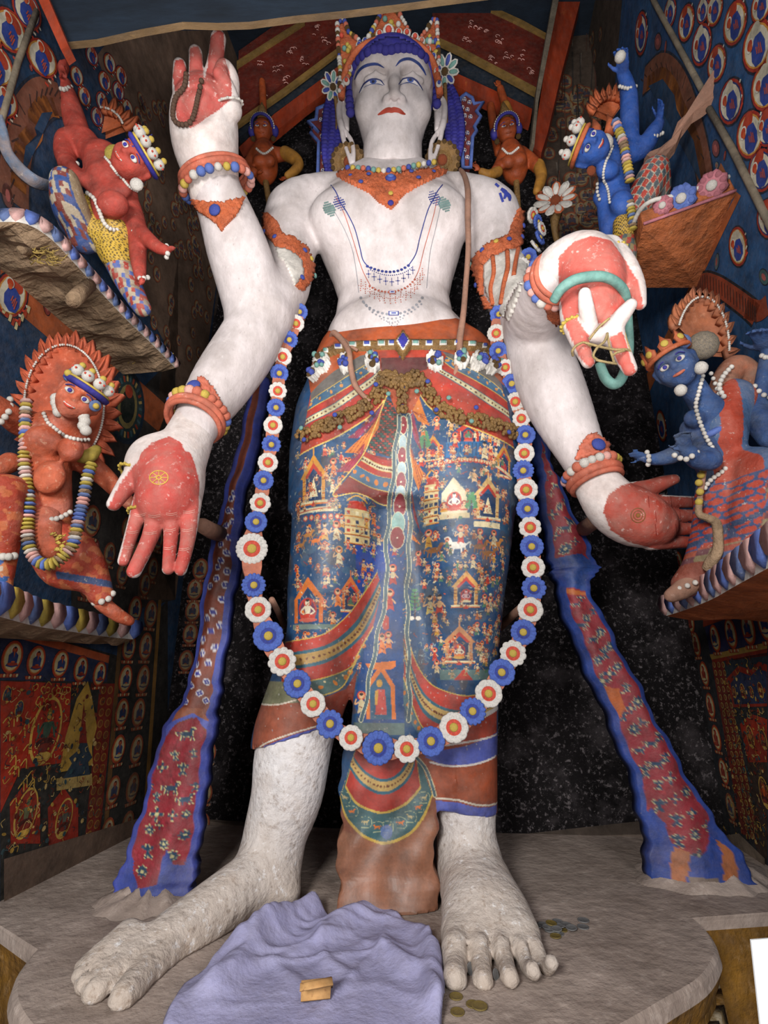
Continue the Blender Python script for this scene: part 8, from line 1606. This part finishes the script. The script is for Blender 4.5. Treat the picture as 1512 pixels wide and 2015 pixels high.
# ---- lower right: indigo figure
K8 = lambda x, y: (1200 + x * .3474, 540 + y * .3474)
def robe_pat(x, y):
    out_ = []
    for a, b in zip(x, y):
        i, j = (a + (b % 26 > 13) * 10) % 21 - 10.5, b % 13 - 6.5; e = (i / 9.2) ** 2 + (j / 5.6) ** 2
        if b < 960: c = '#B0402A' if math.sin(a * .09) > -.2 else '#46648C'
        elif a < 1440 and b < 1075: c = '#B03A26' if e < 1 else '#2E4A78'
        elif b > 1100 and a < 1440: c = '#8A4434'
        else: c = ['#3F5A8C', '#A8503A', '#6E4048', '#8A7A5A', '#A04030'][int(a // 14 + b // 11) % 5]
        if 1060 < b + (a - 1380) * .55 < 1069: c = '#2C4468'
        out_.append(c)
    return out_
r4, P, M, hr, bv, body = figure('robed_figure', 'indigo clay figure in red patterned robe, lower right, hands gesturing', 'figurine', tuple(floor_at(1440, 1150, 1.065)), SKINNAVY,
    [[(1404, 830, 1.62, 44), (1400, 860, 1.60, 42), (1408, 900, 1.60, 40), (1420, 935, 1.61, 36)], [(1395, 815, 1.60, 26), (1368, 768, 1.57, 24), (1350, 745, 1.55, 24)], [(1450, 800, 1.62, 34), (1480, 815, 1.58, 28), (1505, 838, 1.52, 28), (1520, 860, 1.5, 26)], [(1482, 815, 1.58, 26), (1500, 780, 1.56, 19), (1508, 740, 1.55, 17), (1512, 700, 1.54, 14)],
     [(1392, 862, 1.60, 28), (1382, 885, 1.56, 22), (1400, 905, 1.50, 20), (1374, 905, 1.48, 19), (1354, 888, 1.46, 15)], [(1372, 860, 1.62, 22), (1345, 885, 1.64, 18), (1318, 898, 1.64, 16), (1290, 904, 1.64, 12), (1272, 902, 1.64, 9)], [(1362, 845, 1.60, 22), (1372, 880, 1.60, 22)]],
    [((1366, 824, 1.54), (19, 18, 18)), ((1400, 800, 1.54), (26, 20, 26))], (1330, 722, 1.52, 42, (-.62, -.74, -.26), (-.34, .06, .94)),
    [((1352, 890, 1.46), (1336, 822, 1.38), (-.5, -.8, -.1), 22, .5, False), ((1272, 902, 1.64), (1232, 884, 1.62), (0, -.4, -.9), 15, .15, False), ((1508, 692, 1.54), (1486, 618, 1.44), (-.8, -.6, 0), 26, .6, False)], h=.0078)
fig_face(P, M, hr, r4, smile=0, lipc=SALMON)
mb = MB(); mb.tube([P(math.sin(g) * .95, math.cos(g) * .97, .62) for g in np.linspace(-2.4, 2.4, 26)], .12 * hr, 6); mb.build('tiara_band', FLAME, r4)
for g in (-75, -35, 10, 55):
    q = math.radians(g); c = P(math.sin(q) * 1.0, math.cos(q) * 1.0, .95); mb = MB(); dd = M @ np.array([math.sin(q), math.cos(q), .1]); MM = frame(dd, M[:, 2]); pr = [c + MM @ (np.array(p) * hr) for p in ((-.26, -.28, 0), (.26, -.28, 0), (.30, .05, 0), (.12, .2, 0), (0, .5, 0), (-.12, .2, 0), (-.30, .05, 0))]; mb.prism(pr, [p - dd * .12 * hr for p in pr]); lf = mb.build('tiara_leaf', FLAME, r4); bead('tiara_stone', c + dd * .03 * hr, .17 * hr, YELLOW, lf, dd, .5, 12, 6)
bead('ear_disc', at(1345, 672, 1.47), .026, GRAYBLUE, r4, (-.2, -1, -.3), .6, 12, 6); bead('ear_pendant', at(1380, 724, 1.46), .022, CHALK, r4, None, 1, 9, 6); bead('ear_pendant', at(1340, 768, 1.48), .020, CHALK, r4, None, 1, 9, 6); bead('ear_disc', at(1384, 680, 1.50), .05, mat('banded_bun', '#3A4A5A', .7, var='#A8906A', vscale=40, vamt=.9, bump=.4), r4, (-.3, -1, -.2), .8, 14, 8)
flame_halo((1380, 690), 1.66, 52, 102, -62, 92, r4, 14, 28, rimm=CHALK, m=mat('brown_halo_clay', '#A8603C', .75, var='#8A5A48', vscale=10, bump=.5, bscale=30, wear='#C89070', wscale=30, wlo=.58, whi=.68, wamt=.4))
rb, rbv = cloth_part('patterned_robe', [[(1440, 790, 1.60, 44), (1425, 830, 1.585, 46), (1422, 860, 1.575, 43), (1425, 885, 1.58, 38)], [(1430, 930, 1.60, 46), (1425, 980, 1.60, 50), (1420, 1030, 1.62, 50), (1405, 1075, 1.64, 44), (1382, 1120, 1.68, 36), (1350, 1150, 1.70, 26)], [(1440, 940, 1.60, 48), (1480, 925, 1.54, 46), (1520, 930, 1.46, 46)], [(1500, 950, 1.50, 50), (1490, 1010, 1.50, 46), (1475, 1060, 1.54, 40), (1450, 1095, 1.58, 34)]], PAINT, r4, colfn=robe_pat)
cloth_part('shoulder_cape', [[(1412, 790, 1.585, 22), (1430, 745, 1.60, 24), (1450, 725, 1.60, 26), (1472, 735, 1.60, 24), (1490, 755, 1.60, 20)]], mat('cape_clay', '#A86448', .7, var='#8A7060', vscale=14, vamt=.7, bump=.5, bscale=40, wear='#C8B0A0', wscale=40), r4)
pearls([(1384, 740, 1.52), (1375, 775, 1.50), (1370, 800, 1.50), (1378, 830, 1.49), (1390, 860, 1.49), (1402, 880, 1.50)], .0075, CHALK, r4, n=30); pearls([(1400, 735, 1.53), (1410, 760, 1.53), (1418, 785, 1.53)], .0075, CHALK, r4, n=14); pearls([(1425, 780, 1.52), (1416, 762, 1.52), (1424, 740, 1.53), (1440, 722, 1.55)], .009, CHALK, r4, n=16)
for L in ([(1328, 896, 1.46), (1350, 904, 1.44), (1372, 890, 1.45)], [(1274, 890, 1.63), (1278, 902, 1.61), (1276, 914, 1.63)], [(1500, 700, 1.53), (1510, 704, 1.52), (1520, 700, 1.52)], [(1486, 760, 1.54), (1500, 775, 1.53), (1516, 782, 1.52)], [(1500, 820, 1.50), (1500, 838, 1.49), (1516, 852, 1.48)], [(1338, 1158, 1.66), (1360, 1150, 1.64), (1384, 1140, 1.64)]): pearls(L, .009, CHALK, r4, 'bangle', 12)
pearls([(1388, 960, 1.55), (1400, 944, 1.54), (1425, 925, 1.53), (1445, 900, 1.54), (1460, 890, 1.55)], .008, CHALK, r4, 'hip_pearls', 20)
rope('grey_clay_cord', [(1378, 980, 1.54, 6), (1376, 1010, 1.54, 7), (1395, 1020, 1.54, 8), (1410, 1030, 1.54, 9), (1414, 1060, 1.55, 9), (1412, 1085, 1.56, 10), (1400, 1105, 1.58, 11), (1392, 1120, 1.60, 10)], MUD, r4); rope('garment_cord', [(1376, 1000, 1.55, 4), (1380, 960, 1.55, 6), (1385, 925, 1.55, 6)], BROWNCORD, r4)
for x, y in ((1384, 922), (1380, 935), (1376, 950), (1378, 968), (1376, 988)): bead('yellow_bud', at(x, y, 1.535), .012, YELLOW, r4)
mb = MB(); mb.tube(along([at(1386, 860, 1.55), at(1410, 848, 1.525), at(1440, 832, 1.53)], 12), .012, 6); mb.build('chest_band', PERI, r4)
cloth_part('bare_foot', [[(1360, 1148, 1.68, 20), (1340, 1162, 1.68, 18), (1322, 1172, 1.68, 14)]], BROWNCORD, r4)
# ---- the two small goddesses behind the shoulders
def goddess(label, head, torso, arms, hands, breasts, sleeves, fwd, up, stem, crownpx):
    t_, P, M, hr, bv, body = figure('goddess_bust', label, 'figurine', tuple(at(*stem[-1][:3])), SKINDEEP, [torso] + arms, [((x, y, Y), (r, r, r)) for x, y, Y, r in breasts], head + (fwd, up), hands, h=.0085, k=.014)
    fig_face(P, M, hr, t_, lipc=SKINDEEP, es=.5)
    mb = MB(); mb.tube([P(math.sin(g) * .95, math.cos(g) * .5 + .35, .2 + .75 * math.cos(g)) for g in np.linspace(-1.7, 1.7, 24)], .13 * hr, 6); hb = mb.build('hair_band', ULTRA, t_)
    mb = MB()
    for g in np.linspace(-1.7, 1.7, 22): mb.ball(P(math.sin(g) * 1.08, math.cos(g) * .5 + .3, .2 + .88 * math.cos(g)), .09 * hr, 6, 4)
    mb.build('pearl_tiara', CHALK, t_)
    for q in (-1, 1): mb = MB(); mb.ball(P(q * 1.1, -.1, -.05), np.array([.35, .35, .5]) * hr, 8, 6, M=M); mb.build('hair_bun', ULTRA, t_); bead('ear_pendant', P(q * .95, .1, -.75), .24 * hr, GOLDC, t_)
    mb = MB(); mb.lathe([(.45 * hr, 0), (.55 * hr, .3 * hr), (.3 * hr, .8 * hr), (.05 * hr, 1.3 * hr)], P(0, 0, .95), M[:, [0, 1, 2]], 10); mb.build('topknot_crown', GOLDC, t_)
    for ch in sleeves: cloth_part('yellow_sleeve', [ch], mat('ochre_sleeve', '#B07A2E', .65, var='#96621E', vscale=14, bump=.3) if 'ochre_sleeve' not in MATS else MATS['ochre_sleeve'], t_)
    pearls([(torso[0][0] - 14, torso[0][1] - 2, torso[0][2] - .06), (torso[0][0], torso[0][1] + 8, torso[0][2] - .08), (torso[0][0] + 16, torso[0][1] - 4, torso[0][2] - .06)], .008, CHALK, t_, n=14, bvh=bv)
    rope('stem_support', stem, GOLDC, t_); return t_
goddess('orange clay goddess bust behind the left shoulder near the raised hand', (518, 256, 2.44, 21), [(520, 296, 2.46, 20), (520, 318, 2.46, 26), (522, 334, 2.47, 24), (522, 348, 2.49, 16)],
        [[(538, 305, 2.47, 15), (556, 304, 2.46, 12), (566, 306, 2.45, 11)], [(506, 302, 2.47, 14), (492, 320, 2.44, 11), (488, 332, 2.42, 10), (500, 340, 2.38, 9)], [(518, 275, 2.46, 12), (519, 290, 2.46, 12)], [(519, 262, 2.52, 8), (518, 210, 2.54, 7), (517, 180, 2.54, 7), (516, 160, 2.54, 6)]],
        [((506, 342, 2.37), (.6, -.5, -.3), (0, -.3, 1), 7, .5, False), ((562, 348, 2.40), (-.5, -.2, -.8), (0, -.9, .1), 8, .6, False)], [(509, 317, 2.39, 11), (531, 316, 2.39, 11)], [[(562, 302, 2.45, 13), (580, 312, 2.44, 12), (588, 324, 2.43, 10), (580, 336, 2.42, 9), (566, 346, 2.41, 7)]], (0, -.85, -.5), (0, -.2, 1), [(522, 350, 2.48, 6), (526, 375, 2.5, 6), (530, 400, 2.52, 6)], None)
g2r = goddess('orange clay goddess bust behind the right shoulder holding a lotus cup', (997, 256, 2.44, 22), [(1004, 296, 2.46, 20), (1010, 316, 2.46, 26), (1014, 334, 2.47, 24), (1016, 348, 2.49, 16)],
        [[(1026, 305, 2.47, 15), (1044, 316, 2.45, 13), (1058, 328, 2.43, 12)], [(994, 304, 2.46, 14), (984, 324, 2.44, 11), (976, 336, 2.42, 10)], [(1000, 275, 2.46, 12), (1003, 290, 2.46, 12)], [(982, 300, 2.54, 9), (974, 260, 2.55, 9), (968, 225, 2.55, 8), (966, 208, 2.55, 7)], [(1000, 235, 2.54, 9), (994, 205, 2.54, 8), (985, 175, 2.53, 7)]],
        [((945, 336, 2.38), (-.7, -.3, .7), (0, -.9, -.2), 9, .2, False), ((1058, 380, 2.36), (.6, -.3, -.2), (0, -.6, .7), 8, .6, False), ((984, 172, 2.53), (-.15, 0, 1), (0, -1, 0), 8, .1, False)], [(1001, 318, 2.39, 13), (1024, 314, 2.39, 13)], [[(980, 338, 2.42, 10), (962, 344, 2.40, 9), (948, 338, 2.39, 7)], [(1060, 326, 2.43, 12), (1066, 345, 2.40, 11), (1062, 364, 2.38, 10), (1057, 376, 2.37, 8)], [(995, 210, 2.53, 10), (1002, 228, 2.54, 10)]], (-.08, -.85, -.5), (-.15, -.2, 1), [(1016, 350, 2.48, 6), (1018, 380, 2.5, 6), (1020, 410, 2.52, 6)], None)
lc_ = lotus('lotus_cup', 1094, 398, 2.28, 40, CHALK, g2r, ORANGE, (0, 0, .9), 11, pm2=ORANGE); rope('lotus_cup_stem', [(1094, 420, 2.30, 13), (1092, 440, 2.31, 8), (1094, 465, 2.33, 6), (1102, 490, 2.36, 6)], GOLDC, g2r)
# ------------------------------------------------------------------ offerings on the plinth
# lilac cloth: a draped sheet with folds, lying over the plinth between the feet
out = [(612, 1794), (650, 1808), (668, 1818), (700, 1804), (725, 1792), (770, 1800), (812, 1825), (848, 1852), (852, 1872), (866, 1884), (872, 1920), (874, 1960), (868, 2015), (860, 2080), (640, 2085), (420, 2080), (318, 2030), (340, 1978), (364, 1938), (400, 1916), (440, 1880), (480, 1850), (520, 1826), (560, 1806), (590, 1794)]
fo = np.array([floor_at(x, y)[:2] for x, y in out]); cen = fo.mean(0) + np.array([0, .03]); ns = 44; nring = 170
ang = np.arctan2(fo[:, 1] - cen[1], fo[:, 0] - cen[0]); rad = np.hypot(fo[:, 0] - cen[0], fo[:, 1] - cen[1]); od = np.argsort(ang); ang = ang[od]; rad = rad[od]
ga = np.linspace(-math.pi, math.pi, nring, endpoint=False); gr = np.interp(ga, np.concatenate([ang - 2 * math.pi, ang, ang + 2 * math.pi]), np.tile(rad, 3))
rc = random.Random(9); folds = [(rc.uniform(-1, 1), rc.uniform(-1, 1), rc.gauss(.9, .7), rc.uniform(.03, .07), rc.uniform(.004, .011), rc.uniform(.08, .22)) for _ in range(46)]
def cloth_z(x, y, f):
    z = .010
    for fx, fy, a, w, h_, ln in folds:
        d = (x - cen[0] - fx * .38) * math.cos(a) + (y - cen[1] - fy * .28) * math.sin(a); t = -(x - cen[0] - fx * .38) * math.sin(a) + (y - cen[1] - fy * .28) * math.cos(a)
        z += h_ * math.exp(-(d / (w * .32)) ** 2) * math.exp(-(t / ln) ** 2)
    for (ax, ay), (bx, by), h_, w in CREST:
        ux, uy = bx - ax, by - ay; t = max(0, min(1, ((x - ax) * ux + (y - ay) * uy) / (ux * ux + uy * uy))); d = math.hypot(x - ax - t * ux, y - ay - t * uy); z += h_ * math.exp(-(d / w) ** 2)
    return z
CREST = [(floor_at(615, 1800)[:2], floor_at(470, 1880)[:2], .050, .035), (floor_at(720, 1800)[:2], floor_at(640, 1850)[:2], .035, .04), (floor_at(845, 1860)[:2], floor_at(860, 1990)[:2], .03, .03), (floor_at(540, 1850)[:2], floor_at(420, 1960)[:2], .03, .04), (floor_at(760, 1870)[:2], floor_at(800, 1920)[:2], .02, .03)]
V = [(cen[0], cen[1], cloth_z(cen[0], cen[1], 0))]; F = []
for i in range(1, ns + 1):
    f = i / ns
    for k in range(nring):
        r_ = gr[k] * f; x = cen[0] + r_ * math.cos(ga[k]); y = cen[1] + r_ * math.sin(ga[k])
        z = cloth_z(x, y, f) + (.007 * math.sin(k * .42) * max(0, f - .72) / .28)
        z = max(z, .004) if f < 1 else max(.003, z - .012); V.append((x, y, z))
for k in range(nring):
    F.append((0, 1 + k, 1 + (k + 1) % nring))
    for i in range(ns - 1): F.append((1 + i * nring + k, 1 + (i + 1) * nring + k, 1 + (i + 1) * nring + (k + 1) % nring, 1 + i * nring + (k + 1) % nring))
mb = MB(); mb.add(V, F); cloth = mb.build('offering_cloth', LILAC); tag(cloth, 'crumpled lilac cotton cloth spread between the two white feet', 'cloth')
sm = cloth.modifiers.new('thick', 'SOLIDIFY'); sm.thickness = .002; sm.offset = 1
# banknotes
NOTE = mat('banknote_paper', '#C89A62', 0.8, var='#A87848', vscale=40, wear='#8A5A3A', wscale=60, wlo=.58, whi=.64, wamt=.6, bump=0.15)
def note(pts, zs, label, fold):
    P = [floor_at(x, y, z) for (x, y), z in zip(pts, zs)]; a, b, c, d = [np.array(p) for p in P]; mb = MB(); n = 8; V = []
    for i in range(n + 1):
        f = i / n; h_ = fold * math.sin(math.pi * f) 
        V += [a + (b - a) * f + np.array([0, 0, h_]), d + (c - d) * f + np.array([0, 0, h_])]
    V2 = [p + np.array([0, 0, .0025]) for p in V]; F = [(2 * i, 2 * i + 1, 2 * i + 3, 2 * i + 2) for i in range(n)]; m = len(V); F += [tuple(m + q for q in f[::-1]) for f in F]
    for i in range(n): F += [(2 * i, 2 * i + 2, m + 2 * i + 2, m + 2 * i), (2 * i + 1, m + 2 * i + 1, m + 2 * i + 3, 2 * i + 3)]
    F += [(0, m, m + 1, 1), (2 * n, 2 * n + 1, m + 2 * n + 1, m + 2 * n)]
    mb.add(V + V2, F); o = mb.build('folded_banknote', NOTE); tag(o, label, 'banknote', 'banknotes on the lilac cloth'); return o
zc = cloth_z(*floor_at(620, 1955)[:2], 0) + .006
note([(592, 1972), (592, 1952), (655, 1944), (650, 1966)], [zc] * 4, 'folded brown banknote lying lower on the lilac cloth, nearest the viewer', .03)
note([(590, 1952), (591, 1940), (650, 1926), (656, 1940)], [zc + .036] * 4, 'brown banknote resting on top of the folded one on the lilac cloth', .008)
# coins
SILVER = mat('dull_silver_coin', '#8A8A8A', 0.5, var='#6E6E70', vscale=60, metal=0.25, bump=0.2, bscale=120, spec=.5); BRASS = mat('brass_coin', '#8E7A3C', 0.5, var='#6E5C2A', vscale=60, metal=0.25, bump=0.2, bscale=120, spec=.5)
CM = {}
def coin(x, y, rpx, m, label, z=.0, tilt=0.0, group=None, stand=None):
    if m.name not in CM:
        b = MB(); b.lathe([(.94, -.075), (1, -.06), (1, .06), (.95, .08), (.88, .08), (.84, .055), (.3, .055)], (0, 0, 0), None, 22); o = b.build('coin', m); CM[m.name] = o.data; bpy.data.objects.remove(o)
    p = floor_at(x, y, z); R = rpx * np.linalg.norm(p - CAMP) / FPX * .80; o = bpy.data.objects.new('coin', CM[m.name]); COL.objects.link(o)
    rot = Matrix.Rotation(random.uniform(0, 6), 4, 'Z') @ Matrix.Rotation(tilt, 4, 'X')
    if stand is not None: rot = Matrix(frame(stand).tolist()).to_4x4()
    o.matrix_world = Matrix.Translation(Vector(p) + Vector((0, 0, R * .08 if stand is None else R * .7))) @ rot @ Matrix.Diagonal((R, R, R, 1)); tag(o, label, 'coin', group); return o
X8 = lambda x, y: (800 + x * .4709, 1560 + y * .4709)
pile = [(550, 555), (572, 552), (590, 562), (606, 546), (618, 560), (634, 540), (640, 556), (628, 570), (650, 574), (622, 578), (668, 552), (690, 565), (636, 590), (624, 600), (600, 574)]
for i, (x, y) in enumerate(pile): coin(*X8(x, y), 10, SILVER if i % 5 != 3 else BRASS, 'small coin in the heap beside the right foot' , .0025 * (i % 4), random.uniform(-.1, .1), 'coins heaped beside the right foot')
coin(*X8(740, 534), 10.5, SILVER, 'single silver coin just behind the heap, farthest back'); coin(*X8(739, 562), 10.5, SILVER, 'single silver coin at the right end of the heap')
coin(*X8(208, 853), 12, BRASS, 'brass coin in front of the big toe of the right foot'); coin(*X8(278, 886), 12, BRASS, 'brass coin half under another in front of the right foot'); coin(*X8(306, 893), 14, BRASS, 'largest brass coin with a pale rim, lying on a smaller one', .004); coin(*X8(214, 918), 12.5, BRASS, 'brass coin nearest the viewer beside the lilac cloth')
coin(*X8(586, 752), 11, BRASS, 'brass coin wedged upright against the little toe of the right foot', stand=(-.2, -.8, .5)); coin(*X8(272, 756), 10, SILVER, 'silver coin wedged between the first two toes of the right foot', stand=(.5, -.7, .4)); coin(*X8(375, 778), 9, SILVER, 'dark coin wedged between the middle toes of the right foot', stand=(.7, -.6, .3))
# prayer beads looped over the raised hand
mala = thing('prayer_beads', 'loop of dark brown prayer beads hanging on the raised hand', 'beads', tuple(at(360, 246, 1.50)))
MALA = mat('dark_seed_beads', '#5A4030', 0.6, var='#3E2A1E', vscale=60, bump=0.4, bscale=90)
lp = along([(369, 152, 1.515), (366, 172, 1.525), (352, 190, 1.535), (346, 210, 1.54), (345, 232, 1.545), (352, 244, 1.545), (365, 248, 1.545), (376, 244, 1.54), (383, 228, 1.535), (388, 205, 1.53), (392, 180, 1.525), (397, 164, 1.52)], 31)
for x, y, Y in lp:
    p, n = hit(BV_A, x, y); q = p + n * .010 if p is not None and abs(p[1] - Y) < .2 else at(x, y, Y); bead('seed_bead', q, .0112, MALA, mala, n=8, rings=5)
mb = MB(); mb.tube([tuple(o.matrix_local.translation) for o in mala.children], .003, 5); mb.build('cord', MALA, mala)
# string tied round the fingers of the upper right hand
TW = mat('jute_string', '#B9A070', 0.9, var='#94804E', vscale=90, bump=0.6, bscale=200)
sg = thing('tied_string', 'thin jute string tied round the fingers of the raised right palm', 'string', tuple(at(1180, 690, 1.28)))
for L in ([(1128, 700, 1.29), (1127, 690, 1.27), (1135, 680, 1.265), (1150, 674, 1.265), (1164, 682, 1.27)], [(1150, 674, 1.265), (1180, 682, 1.25), (1210, 688, 1.255), (1234, 688, 1.27), (1242, 694, 1.285)], [(1160, 668, 1.27), (1178, 645, 1.24), (1200, 626, 1.22)], [(1196, 656, 1.26), (1190, 672, 1.25), (1176, 684, 1.25), (1168, 700, 1.26), (1176, 708, 1.27)], [(1173, 708, 1.265), (1190, 712, 1.26), (1214, 716, 1.26)], [(1196, 660, 1.265), (1202, 690, 1.26), (1210, 716, 1.265)], [(1206, 700, 1.265), (1214, 694, 1.255), (1230, 690, 1.265)], [(1228, 650, 1.30), (1234, 672, 1.285), (1240, 692, 1.28)]):
    mb = MB(); P = spline(np.array([at(*p) for p in L]), 5); mb.tube(P, .0038, 6); mb.build('string_turn', TW, sg)
# white card standing at the right edge
mb = MB(); f = [np.array(p) for p in (at(1479, 1850, 1.25), at(1530, 1846, 1.25), at(1548, 2060, 1.18), at(1502, 2060, 1.18))]; mb.prism(f, [p + np.array([0, .004, 0]) for p in f]); o = mb.build('paper_card', mat('white_paper', '#DDE0E2', 0.8, bump=0, patina=0), smooth=False); tag(o, 'white paper card at the bottom right edge of the plinth', 'card')
# ------------------------------------------------------------------ clay mounds at the feet of the scarves, petals round the plinth
def mound(par, px, hz, name='clay_base'):
    P = np.array([floor_at(x, y) for x, y in px]); c = P.mean(0); n = 64; ang = np.arctan2(P[:, 1] - c[1], P[:, 0] - c[0]); o = np.argsort(ang); ang = ang[o]; rad = np.hypot(P[:, 0] - c[0], P[:, 1] - c[1])[o]
    g = np.linspace(-math.pi, math.pi, n, endpoint=False); r = np.interp(g, np.concatenate([ang - 2 * math.pi, ang, ang + 2 * math.pi]), np.tile(rad, 3)); V = [(c[0], c[1], hz)]; F = []; m = 7
    for i in range(1, m + 1):
        f = i / m
        for k in range(n): e = 1 + .05 * math.sin(k * 1.1) * f; V.append((c[0] + r[k] * f * e * math.cos(g[k]), c[1] + r[k] * f * e * math.sin(g[k]), hz * (1 - f ** 1.7) * (1 + .25 * math.sin(k * .9 + i)) + .001))
    for k in range(n):
        F.append((0, 1 + k, 1 + (k + 1) % n))
        for i in range(m - 1): F.append((1 + i * n + k, 1 + (i + 1) * n + k, 1 + (i + 1) * n + (k + 1) % n, 1 + i * n + (k + 1) % n))
    mb = MB(); mb.add(V, F); return mb.build(name, EARTH, par)
mound(t_scarf_left, [(186, 1800), (230, 1812), (300, 1806), (385, 1790), (398, 1760), (360, 1735), (270, 1735), (205, 1760)], .06)
mound(t_scarf_right, [(1272, 1745), (1330, 1756), (1420, 1762), (1490, 1762), (1512, 1740), (1490, 1705), (1400, 1680), (1300, 1690)], .07)
FADED = mat('faded_plinth_petal', '#9A8258', .9, var='#6E5A3A', vscale=8, vamt=.9, wear='#C0B49E', wscale=12, wlo=.5, whi=.62, wamt=.7, bump=.8, bscale=18, bdist=.02, dirt='#4A3420', dscale=5, damt=.7, spec=.1)
rp = along([np.array(p) for p in rim], 30)
for i in range(1, 29):
    p = rp[i]; t = rp[i + 1] - rp[i - 1]; w = np.linalg.norm(t) * .5; t = t / np.linalg.norm(t); d = p - np.array([cen_pl[0], cen_pl[1], 0]); d[2] = 0; d /= np.linalg.norm(d); M = np.stack([t, d, np.array([0, 0, 1.0])], 1)
    pr = ((-.42, -.12), (.42, -.12), (.48, -.2), (.34, -.30), (0, -.37), (-.34, -.30), (-.48, -.2)); fr = [np.array([p[0], p[1], 0]) + M @ np.array([a * w, .004 + .012 * math.sin((-.1 - z) * 9), z]) for a, z in pr]; bk = [q - d * .05 for q in fr]
    mb = MB(); mb.prism(fr, bk); mb.build('plinth_petal', FADED if i % 3 else OCHRE, plinth)
# ------------------------------------------------------------------ things were modelled in place: keep every part where it stands under its thing
bpy.context.view_layer.update()
for o in list(scene.objects):
    if o.type == 'EMPTY' and o.parent is None: adopt(o)
bpy.context.view_layer.update()
